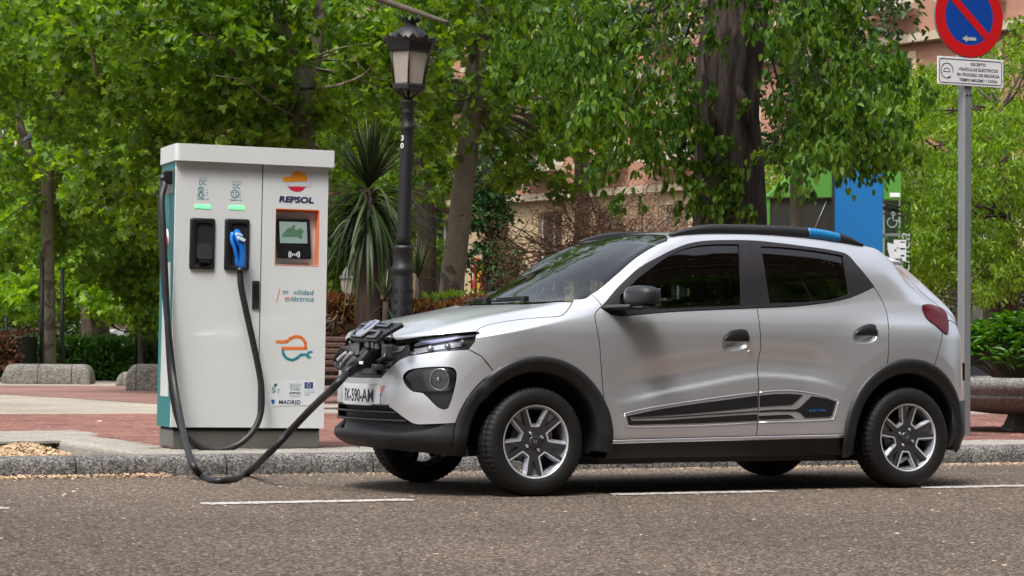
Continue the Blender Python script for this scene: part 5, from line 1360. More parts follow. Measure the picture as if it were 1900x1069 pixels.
# charging inlet box in the grille
c = car_at(692,650,X=.66); mb = MB(); mb.box((c.x-.10,c.y-.10,c.z-.11),(c.x+.0,c.y+.10,c.z+.10)); mb.build('inlet_box', M_blk, car, bevel=.01)
mb = MB(); mb.box((c.x-.0,c.y-.115,c.z-.13),(c.x+.03,c.y+.115,c.z-.12)); mb.box((c.x-.0,c.y-.115,c.z+.10),(c.x+.03,c.y+.115,c.z+.11)); mb.box((c.x-.0,c.y-.125,c.z-.13),(c.x+.03,c.y-.115,c.z+.11)); mb.box((c.x-.0,c.y+.115,c.z-.13),(c.x+.03,c.y+.125,c.z+.11)); mb.build('inlet_frame', M_gloss, car, bevel=.003)
mb = MB(); q = car_at(712,652,X=.75); mb.cbox((q.x-.02,q.y,q.z),(.05,.05,.07)); q = car_at(697,681,X=.75); mb.cbox((q.x-.02,q.y,q.z),(.05,.02,.03)); mb.cbox((q.x,q.y-.02,q.z-.01),(.03,.02,.05)); mb.build('inlet_cover', mat('inlet_grey',(.05,.05,.055),.4), car, bevel=.008)
for (a,b,w) in ((684,640,.02),(693,641,.02),(700,643,.015)):
    q = car_at(a,b,X=.76); mb = MB(); mb.cbox((q.x,q.y,q.z),(.02,w,.03)); mb.build('inlet_clip', mat('clip_pale',(.12,.12,.125),.4), car, bevel=.003)
# ============================================================ STREET FURNITURE
M_iron = mat('cast_iron', (.012,.0125,.014), .48, .2, noise=(8,.3,(.007,.007,.008)), bump=(60,.12)); M_lglass = mat('lantern_glass', (.33,.30,.26), .35, noise=(3,.4,(.27,.24,.20)))
def street_lamp(px, py_ref, Y, lean, label, z_base=PZ, number=True, group=None, scale_h=1.0, lathe_n=20):
    s = F_PX/Y; base = at(px, py_ref, Y); base.z = z_base
    root = empty('street_lamp', base, 0, label, 'street lamp', group); root.rotation_euler = (0, lean, 0)
    def zh(py): return (at(px, py, Y).z-z_base)
    W_ = lambda w: w/2/s
    # heights are those of the real post (shoe, fluted base, shaft, collar)
    P = [(W_(46),0),(W_(46),.10),(W_(40),.14),(W_(38),.30)]
    mb = MB(); z1 = zh(505); z2 = zh(455)
    mb.lathe([(W_(46),0),(W_(46),.08),(W_(42),.12),(W_(41),.2),(W_(40),z1-.06),(W_(37),z1-.02),(W_(44),z1),(W_(45),z1+.04),(W_(37),z1+.07),(W_(36),z2-.06),(W_(40),z2-.05),(W_(40),z2-.02),(W_(31),z2)], lathe_n, smooth=True, caps=True)
    bs = mb.build('base', M_iron, root)
    # leaf relief on the base
    mb = MB(); rz = zh(580)
    for k in range(8):
        a = 2*math.pi*k/8+.2; 
        for j in range(9):
            z = .30+j*(z1-.42)/9
            for sg in (1,-1):
                c = Vector((math.cos(a),math.sin(a),0)); d = Vector((-math.sin(a),math.cos(a),0)); r = W_(40)
                p0 = c*(r+.001)+Vector((0,0,z)); p1 = c*(r+.001)+d*sg*.036+Vector((0,0,z+.055)); p2 = c*(r+.012)+d*sg*.018+Vector((0,0,z+.05)); p3 = c*(r+.010)+d*sg*.012+Vector((0,0,z+.01))
                mb.add([p0,p3,p1,p2],[(0,1,2),(0,2,3),(0,3,1),(1,3,2)] )
    mb.build('leaf_relief', M_iron, bs)
    mb = MB(); z3 = zh(238); z4 = zh(195)
    mb.lathe([(W_(28),z2),(W_(27),z2+.1),(W_(23),zh(255)),(W_(23),z3-.03),(W_(26),z3-.02),(W_(27),z3+.02),(W_(23),z3+.04),(W_(22),zh(212)),(W_(26),zh(210)),(W_(22),zh(206)),(W_(23),z4-.03),(W_(33),z4+.02),(W_(35),zh(188)),(W_(20),zh(186)),(W_(6),zh(185))], lathe_n, caps=True); mb.build('shaft', M_iron, root)
    if number:
        for ch_,py in (('3',257),('0',271)):
            o = text_obj('post_number', ch_, .085, M_wink, root, None, 'CENTER', extr=.001, bold=.001); o.matrix_local = Matrix.Translation((-.050,-W_(23.5),zh(py)-.03)) @ Matrix.Rotation(R(-28),4,'Z') @ Matrix.Rotation(math.pi/2,4,'X')
    # lantern: six panes, a corner towards the street
    hexa = lambda r, z, n=6, off=-90: [(r*math.cos(R(off+360*k/n)), r*math.sin(R(off+360*k/n)), z) for k in range(n)]
    k_ = 1/math.cos(R(30)); rt_, rb_ = W_(70)*1.14, W_(54)*1.14; zt_, zb2 = zh(97), zh(158)
    gl = MB(); gl.rings([hexa(rb_*.93,zb2), hexa(rt_*.95,zt_)], True, True, False); 
    fr = MB()
    for k in range(6):
        a = R(-90+60*k); fr.tube([(rb_*math.cos(a),rb_*math.sin(a),zb2),(rt_*math.cos(a),rt_*math.sin(a),zt_)], .012, 6)
    fr.rings([hexa(rb_*1.0,zb2-.07), hexa(rb_*1.12,zb2-.05), hexa(rb_*1.12,zb2-.01), hexa(rb_*1.0,zb2+.012)], True, True, False)
    fr.rings([hexa(rt_*1.0,zt_-.012), hexa(rt_*1.10,zt_+.01), hexa(rt_*1.16,zh(88)), hexa(rt_*1.2,zh(80)), hexa(rt_*1.0,zh(79))], True, True, False)
    lf = fr.build('lantern_frame', M_iron, root)
    for k in range(6):      # panes one by one
        a, b = R(-90+60*k), R(-90+60*(k+1)); mb = MB(); v = []
        for (r,z) in ((rb_*.96,zb2+.004),(rt_*.96,zt_-.004)):
            for q in (a,b): v.append((r*math.cos(q), r*math.sin(q), z))
        c = Vector(((v[0][0]+v[1][0])/2,(v[0][1]+v[1][1])/2,0))*.02
        v2 = [(x-c.x,y-c.y,z) for x,y,z in v]; mb.add(v+v2,[(0,1,3,2),(4,6,7,5)]); mb.build('pane', M_lglass, lf)
    cr = MB()               # crown of points round the roof
    n = 24
    for k in range(n):
        a0, a1, am = [2*math.pi*(k+q)/n for q in (0,1,.5)]; r = rt_*1.17; z0 = zh(81)
        h = .085 if k % 2 == 0 else .055
        v = [(r*math.cos(a0),r*math.sin(a0),z0),(r*math.cos(a1),r*math.sin(a1),z0),(r*1.05*math.cos(a1),r*1.05*math.sin(a1),z0+h*.55),(r*1.14*math.cos(am),r*1.14*math.sin(am),z0+h),(r*1.05*math.cos(a0),r*1.05*math.sin(a0),z0+h*.55)]
        cr.add(v+[(x*.96,y*.96,z) for x,y,z in v],[(0,1,2,3,4),(9,8,7,6,5),(0,4,9,5),(4,3,8,9),(3,2,7,8),(2,1,6,7)])
    cr.build('crown_of_points', M_iron, lf)
    mb = MB(); mb.lathe([(rt_*1.02,zh(82)),(rt_*.98,zh(76)),(rt_*.86,zh(66)),(rt_*.66,zh(58)),(rt_*.45,zh(51)),(rt_*.26,zh(48)),(rt_*.25,zh(42)),(rt_*.42,zh(39)),(rt_*.35,zh(36))], 24, caps=True)
    for k in range(9):
        a = 2*math.pi*k/9; mb.tube([(rt_*.34*math.cos(a),rt_*.34*math.sin(a),zh(39)),(rt_*.50*math.cos(a),rt_*.50*math.sin(a),zh(29))],[.022,.008],6)
    mb.build('lantern_roof', M_iron, root)
    mb = MB()
    for k in range(4):
        a = R(45+90*k+10); r0 = W_(24); mb.tube(catmull([(r0*.5*math.cos(a),r0*.5*math.sin(a),zh(187)),(r0*.9*math.cos(a),r0*.9*math.sin(a),zh(180)),(rb_*.85*math.cos(a),rb_*.85*math.sin(a),zh(170)),(rb_*1.0*math.cos(a),rb_*1.0*math.sin(a),zb2-.05)],5), .014, 6)
    mb.tube([(0,0,zh(188)),(0,0,zb2-.05)], .02, 8); mb.build('lantern_bracket', M_iron, root)
    return root
street_lamp(740, 582, 27.0, .0245, 'black cast iron lamp post with white number and frosted lantern, between palm and plane trunk')
# second post further off: plain shaft, head lost in the leaves
b = at(813,548,50); b.z = PZ; root = empty('street_lamp', b, 0, 'thinner dark lamp post standing behind, between dark trunk and mottled plane trunk', 'street lamp'); root.rotation_euler = (0,.004,0)
mb = MB(); mb.lathe([(.20,0),(.20,.2),(.15,.35),(.14,1.2),(.17,1.3),(.085,1.4),(.07,1.6),(.065,4.3),(.10,4.35),(.10,4.42),(.05,4.5)],16,caps=True); mb.build('shaft', M_iron, root)
mb = MB(); mb.rings([[(r*math.cos(R(60*k)),r*math.sin(R(60*k)),z) for k in range(6)] for r,z in ((.16,4.6),(.22,5.0))], True, True, False); mb.build('lantern', M_lglass, root)
mb = MB(); mb.lathe([(.26,5.0),(.20,5.1),(.06,5.2),(.02,5.3)],12,caps=True); mb.tube([(0,0,4.45),(0,0,4.6)],.04,6); mb.build('lantern_roof', M_iron, root)
# low lantern post behind the palm
b = at(643,560,48); b.z = PZ; root = empty('lantern_post', b, 0, 'small grey lantern post low behind the palm, just right of the charger', 'lantern')
mb = MB(); mb.lathe([(.10,0),(.10,.3),(.07,.4),(.065,1.4),(.11,1.45),(.11,1.55),(.05,1.6)],12,caps=True); mb.build('shaft', mat('post_grey',(.10,.11,.12),.5), root)
mb = MB(); mb.rings([[(r*math.cos(R(45+90*k)),r*math.sin(R(45+90*k)),z) for k in range(4)] for r,z in ((.10,1.62),(.17,2.05))], True, True, False); mb.build('lantern', M_lglass, root)
mb = MB(); mb.rings([[(r*math.cos(R(45+90*k)),r*math.sin(R(45+90*k)),z) for k in range(4)] for r,z in ((.20,2.06),(.06,2.25),(.02,2.3))], True, True, False); mb.build('lantern_roof', M_iron, root)

# ---- parking sign
SY = 18.85; bp = ground_at(1788,809,PZ); SY = bp.y
sg = empty('parking_sign', bp, R(25), 'grey post with red ringed blue no parking sign above a white Spanish charging notice', 'road sign')
M_galv = mat('galvanised_steel', (.30,.32,.335), .5, .55, noise=(6,.4,(.24,.26,.27)), bump=(90,.05)); M_galvd = mat('galvanised_edge', (.12,.125,.13), .5, .5)
s_ = F_PX/SY; top_z = at(1790,30,SY).z
mb = MB(); mb.box((-.036,-.045,-PZ+.0),(.036,.045,top_z-PZ+.3)); mb.build('post', M_galv, sg, bevel=.010, seg=3)
# the two plates face the road, turned a little
SI = sg.matrix_world.copy(); SI = (Matrix.Translation(bp) @ Matrix.Rotation(R(25),4,'Z')); SII = SI.inverted()
def sign_at(px, py, y=-.052):
    o = SII @ Vector((0,0,CAM_H)); d = SII.to_3x3() @ px_ray(px,py); t = (y-o.y)/d.y; return o+d*t
c = sign_at(1797,31); rr = (sign_at(1797,31).z-sign_at(1797,107.5).z); print('sign radius', rr)
def disc(name, c, r0, r1, y0, y1, m, parent, n=64, x_s=1):
    mb = MB(); rs = []
    for (r,y) in ((r1,y1),(r1,y0),(max(r0,.0005),y0),(max(r0,.0005),y1)): rs.append([(c.x+r*math.cos(2*math.pi*k/n), y, c.z+r*math.sin(2*math.pi*k/n)) for k in range(n)])
    mb.rings(rs[::-1], True, False, False); return mb.build(name, m, parent)
M_sred = mat('sign_red', (.55,.008,.012), .35, coat=.3, noise=(3,.4,(.48,.006,.010))); M_sblue = mat('sign_blue', (.004,.055,.33), .35, coat=.3, noise=(3,.4,(.003,.045,.28)))
sp = disc('round_plate', c, .0, rr, -.060, -.046, mat('sign_back_grey',(.16,.16,.16),.6), sg)
disc('red_ring', c, rr*.70, rr*.985, -.0635, -.0605, M_sred, sp); disc('blue_field', c, 0, rr*.705, -.0625, -.0604, M_sblue, sp)
mb = MB(); a = R(-42); L2, w2 = rr*.72, rr*.095; d = Vector((math.cos(a),0,math.sin(a))); n_ = Vector((-math.sin(a),0,math.cos(a)))
v = [c+d*x+n_*y for x,y in ((-L2,-w2),(L2,-w2),(L2,w2),(-L2,w2))]; mb.add([(p.x,-.0645,p.z) for p in v]+[(p.x,-.0605,p.z) for p in v],[(0,1,2,3),(0,4,5,1),(1,5,6,2),(2,6,7,3),(3,7,4,0)]); mb.build('red_bar', M_sred, sp)
mb = MB(); pts = [sign_at(*q) for q in ((1783,71.5),(1793,65.5),(1793,69.3),(1809.5,70),(1809.5,76),(1793,75.3),(1793,78.8))]
mb.add([(p.x,-.0640,p.z) for p in pts],[tuple(range(7))[::-1]]); mb.add([(p.x,-.0640,p.z) for p in pts],[tuple(range(7))]); mb.build('white_arrow', M_wink, sp)
q = [sign_at(*p) for p in ((1738.5,104),(1861,112),(1860,163),(1739,157))]; x0 = (q[0].x+q[3].x)/2; x1 = (q[1].x+q[2].x)/2; z1 = (q[0].z+q[1].z)/2; z0 = (q[2].z+q[3].z)/2; print('plate', x0,x1,z0,z1)
tilt = math.atan2(q[1].z-q[0].z, x1-x0); pc = Vector(((x0+x1)/2,0,(z0+z1)/2)); pw, ph = x1-x0, z1-z0
mb = MB(); mb.box((-pw/2,-.060,-ph/2),(pw/2,-.050,ph/2)); pl = mb.build('notice_plate', mat('notice_white',(.70,.70,.73),.4), sg, bevel=.003); pl.location = pc; pl.rotation_euler = (0,-tilt*.6,0)
mb = MB(); r0 = .03
def rrect(w,h,r,n=6):
    P = []
    for cx,cz,a in ((w/2-r,-h/2+r,-90),(w/2-r,h/2-r,0),(-w/2+r,h/2-r,90),(-w/2+r,-h/2+r,180)):
        for k in range(n+1): t = R(a+k*90/n); P.append((cx+r*math.cos(t), cz+r*math.sin(t)))
    return P
A_ = rrect(pw*.955,ph*.87,.024); B_ = rrect(pw*.955-.012,ph*.87-.012,.018); n = len(A_)
mb.add([(x,-.0612,z) for x,z in A_]+[(x,-.0612,z) for x,z in B_],[(i,(i+1)%n,(i+1)%n+n,i+n) for i in range(n)]); M_sink = mat('sign_ink',(.015,.02,.03),.5); mb.build('border_line', M_sink, pl)
def sign_text(s, x, z, h, w):
    o = text_obj('notice_lettering', s, h/.70, M_sink, pl, None, 'CENTER', extr=.0003, bold=.0004); xs_ = [v.co.x for v in o.data.vertices]; k = w/(max(xs_)-min(xs_)); mx_ = (max(xs_)+min(xs_))/2
    for v in o.data.vertices: v.co.x = (v.co.x-mx_)*k
    o.matrix_local = Matrix.Translation((x,-.0612,z-h/2)) @ Matrix.Rotation(math.pi/2,4,'X')
for s,f_,w in (('EXCEPTO',.28,.225),('VEHÍCULOS ELÉCTRICOS',.09,.60),('EN PROCESO DE RECARGA',-.10,.645),('TIEMPO MÁXIMO 1 HORA',-.29,.58)): sign_text(s, pw*.115, ph*f_, ph*.105, pw*w)
mb = MB(); cx_, R0 = -pw*.36, ph*.27
def sline(mb, pts, w):
    for i in range(len(pts)-1):
        a, b = Vector(pts[i]), Vector(pts[i+1]); d = (b-a); 
        if d.length < 1e-7: continue
        d.normalize(); n = Vector((-d.y,d.x))*w/2; e = d*w*.3; v = [(p.x,-.0612,p.y) for p in (a-e-n,b+e-n,b+e+n,a-e+n)]; mb.add(v,[(0,1,2,3)])
sline(mb,[(cx_+R0*.95*math.cos(R(a)), R0*math.sin(R(a))) for a in range(0,275,12)],.0065)
sline(mb,[(cx_+R0*.95*math.cos(R(a)), R0*math.sin(R(a))) for a in (0,-6,-12)],.0065)
sline(mb,[(cx_-.035,-.006),(cx_-.028,.006),(cx_-.018,.018),(cx_+.005,.020),(cx_+.022,.010),(cx_+.030,-.006),(cx_+.012,-.008),(cx_-.012,-.008),(cx_-.035,-.006)],.005)
sline(mb,[(cx_+.006,-R0*1.0),(cx_+.018,-R0*.86)],.012); sline(mb,[(cx_+.014,-R0*.9),(cx_+.03,-R0*.66)],.005); sline(mb,[(cx_+.024,-R0*.98),(cx_+.038,-R0*.78)],.005); mb.build('charging_symbol', M_sink, pl)
# bolts under the plate, repair patches on the post
for dx in (-.014,.018):
    mb = MB(); mb.lathe([(.008,0),(.008,.006),(.0005,.007)],10,Matrix.Translation((dx,-.045,at(1790,177,SY).z-PZ)) @ Matrix.Rotation(math.pi/2,4,'X')); mb.build('bolt', M_iron, sg)

# ---- stone basin with its shrub
M_stone = ground_mat('basin_stone', [(.25,(.10,.095,.087)),(.45,(.165,.157,.146)),(.6,(.225,.215,.20)),(.78,(.34,.325,.305))], 16, .7, fine=110)
YB = 20.3; bc = at(1912,700,YB); bz = lambda py: at(1912,py,YB).z
ba = empty('stone_basin', (bc.x,bc.y,PZ), 0, 'weathered round stone planter on a pedestal behind the rear of the silver car', 'planter')
z_ = lambda py: bz(py)-PZ
mb = MB(); Rb = .95; mb.lathe([(Rb*.86,z_(706)),(Rb*.90,z_(700)),(Rb*.97,z_(700)),(Rb*1.0,z_(706)),(Rb*1.0,z_(716)),(Rb*.975,z_(724)),(Rb*.93,z_(729)),(Rb*.93,z_(733)),(Rb*.945,z_(735)),(Rb*.93,z_(738)),(Rb*.90,z_(743)),(Rb*.80,z_(753)),(Rb*.62,z_(762)),(Rb*.36,z_(768)),(.16,z_(770))],56); mb.build('bowl', M_stone, ba)
mb = MB(); hx = .19; mb.rings([[(x*s_*hx,y*s_*hx,z) for x,y in ((-1,-1),(1,-1),(1,1),(-1,1))] for s_,z in ((1.15,-.02),(1.12,.02),(1.0,.05),(.86,.12),(.84,.20),(.92,.30),(1.1,z_(766)))],True,True,False); mb.build('pedestal', M_stone, ba, bevel=.012)
mb = MB(); mb.lathe([(Rb*.87,z_(707)),(Rb*.5,z_(703)),(.001,z_(701))],32); mb.build('soil', M_soil, ba)

# ---- granite benches: rounded blocks
M_bench = ground_mat('bench_granite', [(.25,(.07,.066,.058)),(.5,(.15,.142,.125)),(.75,(.24,.23,.20))], 4, .5, fine=50)
def bench(pxs, py_top, py_bot, label, depth=.55, group='granite block benches'):
    c = ground_at((pxs[0]+pxs[-1])/2, py_bot, PZ); Y = c.y; h = at(pxs[0],py_top,Y).z-PZ
    xs = [at(p, py_bot, Y).x for p in pxs]; root = empty('stone_bench', (xs[0],Y,PZ), 0, label, 'bench')
    for i in range(len(xs)-1):
        a, b = xs[i]-xs[0]+.006, xs[i+1]-xs[0]-.006; L0 = i == 0; L1 = i == len(xs)-2; N = 10; rs = []
        for k in range(N+1):
            f_ = k/N; x = a+(b-a)*f_; e = 0
            if L0: e = max(0, 1-(x-a)/.16)
            if L1: e = max(e, 1-(b-x)/.16)
            r = .14; hh = h-(1-math.sqrt(max(0,1-e*e)))*.17
            prof = [(0,0),(0,hh-r)]+[(r-r*math.cos(R(q)),hh-r+r*math.sin(R(q))) for q in (22,45,67,90)]+[(depth-r+r*math.sin(R(q)),hh-r+r*math.cos(R(q))) for q in (0,22,45,67)]+[(depth,hh-r),(depth,0)]
            rs.append([(x,y,z) for y,z in prof])
        mb = MB(); mb.rings(rs, True, True, True); mb.build('block', M_bench, root).modifiers.new('e','EDGE_SPLIT').split_angle = R(50)
    return root
bench([2,69.5,132,167],675,712,'long low granite bench of three blocks at the left, before the green hedge')
bench([232,252,330],675.5,725,'granite bench of two blocks half hidden behind the teal side of the charger')
bench([213,226,250],690,715.5,'short granite block seen in the gap between the two longer benches')

# ---- slatted wooden bench behind the charger
M_wood = mat('dark_bench_wood', (.085,.038,.024), .6, noise=(9,.3,(.045,.020,.013)), bump=(40,.2))
YW = 26.0; c0_, c1_ = at(560,640,YW), at(664,640,YW); wb = empty('wooden_bench', (c0_.x,YW,PZ), 0, 'brown slatted wooden park bench between the charger and the nose of the car', 'bench')
L_ = c1_.x-c0_.x
for k,py in enumerate((629,640,651,662,673,686)):
    z = at(600,py,YW).z-PZ; mb = MB(); mb.box((0,.02+.03*k*-.3,z-.024),(L_,.05+.03*k*-.3,z+.024)); mb.build('slat', M_wood, wb, bevel=.008)
for k in range(5):
    z = at(600,694,YW).z-PZ; mb = MB(); mb.box((0,-.10-.10*k,z-.05),(L_,-.02-.10*k,z-.015)); mb.build('slat', M_wood, wb, bevel=.008)
for x in (.12,L_-.12):
    z = at(600,694,YW).z-PZ-.05; mb = MB(); mb.box((x-.03,-.5,0),(x+.03,-.44,z)); mb.box((x-.03,-.05,0),(x+.03,.01,z)); mb.box((x-.03,-.5,z-.05),(x+.03,0,z)); mb.box((x-.025,.07,z-.1),(x+.025,.10,z+.42)); mb.build('bench_frame', M_iron, wb)
# block behind the plate seen under the bench
# ---- kiosk column (blue), green boxes, glass screen
M_kblue = mat('kiosk_blue', (.012,.155,.42), .42, noise=(1.2,.5,(.010,.135,.37))); M_kgreen = mat('kiosk_green', (.075,.26,.035), .5); M_kdark = mat('kiosk_dark', (.035,.035,.03), .35); M_kglass = glass_mat('kiosk_glass', (.70,.80,.72), .05, 1.5)
YK = 33.0; kz = lambda py: at(1600,py,YK).z-PZ; kx = lambda px: at(px,500,YK).x
kk = empty('street_kiosk', (kx(1548),YK,PZ), 0, 'street kiosk with tall blue column, lime green boxes and a lettered glass screen', 'kiosk')
X0 = kx(1548); w = kx(1638)-X0
mb = MB(); mb.box((0,0,-.1),(w,.6,kz(298))); mb.build('column', M_kblue, kk, bevel=.01); mb = MB(); mb.box((0,0,kz(297)),(w,.6,kz(215))); mb.build('column_top', M_kblue, kk, bevel=.01)
mb = MB(); mb.box((-.03,-.01,-.1),(-.004,.6,kz(215))); mb.build('edge_profile', M_kdark, kk)
gx0 = kx(1422)-X0; mb = MB(); mb.add([(gx0,.05,kz(366)),(-.032,.05,kz(366)),(-.032,.05,kz(295)),(kx(1470)-X0,.05,kz(325)),(gx0,1.2,kz(366)),(-.032,1.2,kz(366)),(-.032,1.2,kz(295)),(kx(1470)-X0,1.2,kz(325))],[(0,1,2,3),(7,6,5,4),(0,3,7,4),(3,2,6,7),(2,1,5,6),(1,0,4,5)]); mb.build('green_canopy', M_kgreen, kk)
mb = MB(); mb.box((gx0,.08,-.1),(gx0+.05,.13,kz(368))); mb.build('green_post', M_kgreen, kk)
mb = MB(); mb.box((gx0+.06,.10,0),(kx(1478)-X0,.13,kz(368))); mb.build('dark_panel', M_kdark, kk); mb = MB(); mb.box((kx(1480)-X0,.10,0),(-.04,.13,kz(368))); mb.build('dark_panel', M_kdark, kk)
mb = MB(); mb.tube([(kx(1500)-X0,.09,kz(455)),(kx(1535)-X0,.09,kz(372))],.006,6); mb.build('stay', M_galv, kk)
mb = MB(); mb.box((w+.004,.03,kz(369)),(kx(1672)-X0,.5,kz(318))); mb.build('green_box', M_kgreen, kk)
mb = MB(); mb.box((kx(1651)-X0,.024,kz(365)),(kx(1670)-X0,.03,kz(357))); mb.build('small_label', M_wink, kk)
mb = MB(); mb.box((w+.004,.10,-.1),(kx(1692)-X0,.115,kz(371))); gp_ = mb.build('glass_screen', M_kglass, kk)
mb = MB(); mb.box((w+.004,.098,kz(437)),(kx(1672)-X0,.0995,kz(432))); mb.build('screen_rail', M_galv, gp_)
p0_ = (kx(1690)-X0,.094,kz(545)); o = text_obj('screen_lettering','Tecnica',.25,mat('etched_white',(.30,.36,.31),.6),kk,None,'LEFT',extr=.001,shear=.25,bold=0,sx=1.1); o.matrix_local = Matrix.Translation(p0_) @ Matrix.Rotation(math.pi/2,4,'X') @ Matrix.Rotation(math.pi/2,4,'Z')
mb = MB(); rs = None
for cx,cy,r,a0,a1 in ((1657,412,9,-20,250),(1659,396,3,0,359)):
    pts = [(kx(cx+r*math.cos(R(a0+(a1-a0)*k/14)))-X0,.094,kz(cy+r*math.sin(R(a0+(a1-a0)*k/14)))) for k in range(15)]; mb.tube(pts,.008,4)
mb.tube([(kx(1658)-X0,.094,kz(398)),(kx(1659)-X0,.094,kz(408)),(kx(1668)-X0,.094,kz(408)),(kx(1671)-X0,.094,kz(418))],.008,4); mb.build('wheelchair_symbol', mat('etched_white',(.55,.60,.56),.6), gp_)
mb = MB(); mb.add([(kx(a)-X0,.088,kz(b)) for a,b in ((1648,449),(1660,452),(1660,444),(1683,444),(1683,484),(1676,483),(1675,478),(1661,479),(1656,484),(1649,464))],[tuple(range(10))[::-1]]); po = mb.build('notice_sheet', mat('paper_white',(.62,.64,.68),.6), gp_)
mb = MB()
for (a,b,c,d) in ((1672,447,1681,449),(1672,459,1681,462),(1673,472,1680,475),(1661,462,1665,465),(1666,458,1669,460)): mb.add([(kx(x)-X0,.086,kz(y)) for x,y in ((a,d),(c,d),(c,b),(a,b))],[(0,1,2,3)])
mb.build('notice_print', M_sink, po)

# ---- posts round the trees at the left
def pole(name, px, py0, py1, wpx, Y, label, m=M_iron, group=None, lean=0, cat='post'):
    b = at(px,py1,Y); t = at(px+lean,py0,Y); zb_ = min(PZ,b.z) ; r = wpx/2*Y/F_PX; mb = MB(); mb.tube([(0,0,-.02),(t.x-b.x,0,t.z-PZ)], [r,r*.96], 10)
    mb.lathe([(r*1.5,-.01),(r*1.5,.03),(r*1.02,.05)],10); o = mb.build(name, m); o.location = (b.x,Y,PZ); return tag(o, label, cat, group)
pole('metal_post',78,478,672,8,43.5,'dark post close against the left side of the pale trunk behind the long bench')
pole('metal_post',116,497,668,8,43.5,'dark post right of the pale trunk behind the long bench, guy wires tied to it')
pole('metal_post',12,575,640,5,60,'short grey bollard with pale top far left, above the red bush')
for k,(px,t) in enumerate(((252,545),(257,560),(271,565),(287,560))): pole('tree_stake',px,t,672,4.5,46,['outer left stake holding the sapling','stake just left of the sapling stem','stake just right of the sapling stem','outer right stake by the charger edge'][k]+' behind the half hidden bench',M_iron,'stakes round the sapling')
# wires
M_wire = mat('wire', (.05,.05,.05), .6)
def wire(pts, Y, label, r=.006):
    P = [at(a,b,Y) for a,b in pts]; mb = MB(); mb.tube([p-P[0] for p in P], r, 5); o = mb.build('guy_wire', M_wire); o.location = P[0]; tag(o, label, 'wire')
wire([(100,503),(108,502),(115,500)],43.4,'short cross tie joining the pale trunk to the right post'); wire([(112,515),(100,575),(88,640)],43.4,'guy wire slanting down from the right post across the pale trunk'); wire([(103,572),(114,640)],43.4,'lower guy wire running from the trunk to the foot of the right post')
wire([(770,405),(808,435)],33,'thin pale wire slanting between lamp post and dark trunk',.008)
# ---- parked vehicles in the distance
def far_car(px0, px1, pyr, pyb, Y, label, body_m, van=False, rear_red=False, z0=-.3):
    """small parked vehicle seen end on or from the rear quarter"""
    a, b = at(px0,pyb,Y), at(px1,pyb,Y); w = b.x-a.x; zr = at(px0,pyr,Y).z; root = empty('parked_van' if van else 'parked_car', ((a.x+b.x)/2,Y,z0), 0, label, 'van' if van else 'car'); h = zr-z0
    L_ = 4.2; mb = MB()
    if van: sec = [(-w/2,.25),(-w/2,h*.55),(-w/2+.06,h*.9),(-w/2+.2,h),(w/2-.5,h),(w/2-.12,h*.86),(w/2,h*.5),(w/2,.25)]
    else: sec = [(-w/2,.25),(-w/2,h*.60),(-w/2+.16,h*.68),(-w/2+.34,h*.98),(w/2-.34,h),(w/2-.16,h*.68),(w/2,h*.60),(w/2,.25)]
    rs = [[(x*k,y,.25+(z-.25)*q) for x,z in sec] for y,k,q in ((-.02,.94,.93),(.05,1,1),(2.2,1,1.02),(3.2,.98,.85),(4.1,.94,.62))]
    mb.rings(rs, True, True, False); mb.build('body', body_m, root, bevel=.05, seg=2)
    mb = MB(); y = -.035; mb.add([(-w*.34,y,h*.66),(w*.34,y,h*.66),(w*.27,y+.01,h*.90),(-w*.27,y+.01,h*.90)],[(0,1,2,3)]); mb.build('rear_window', M_gloss, root)
    for s in (-1,1):
        mb = MB(); mb.cbox((s*w*.40,-.03,h*.55),(w*.12,.04,h*.12)); mb.build('tail_light', M_red, root, bevel=.01)
        for yy in (.7,3.2):
            mb = MB(); mb.lathe([(.30,-.1),(.30,.1),(.2,.11),(.0005,.11)],16,Matrix.Translation((s*(w/2-.1),yy,.30)) @ Matrix.Rotation(s*math.pi/2,4,'Y')); mb.build('wheel', M_rubber, root)
    mb = MB(); mb.cbox((0,-.04,h*.40),(.5,.02,.11)); mb.build('number_plate', M_wink, root)
    return root
M_vwhite = mat('van_white', (.66,.66,.66), .35); M_cgrey = mat('dark_grey_paint', (.05,.055,.065), .3, coat=.4)
far_car(150,236,611,640,88,'white van parked far off, seen between leaning trunk and charger',M_vwhite,van=True,z0=-.32)
far_car(222,262,626,640,70,'dark parked car far off in front of the white van',M_cgrey,z0=-.32)
far_car(1772,1850,628,700,46,'dark grey parked car with red tail light seen behind the sign post',M_cgrey,z0=-.42)
p = at(1774,628,47); mb = MB(); mb.cbox((0,0,0),(.30,.2,.22)); o = mb.build('white_box', M_vwhite, bevel=.02); o.location = p; 
bpy.data.objects.remove(o)
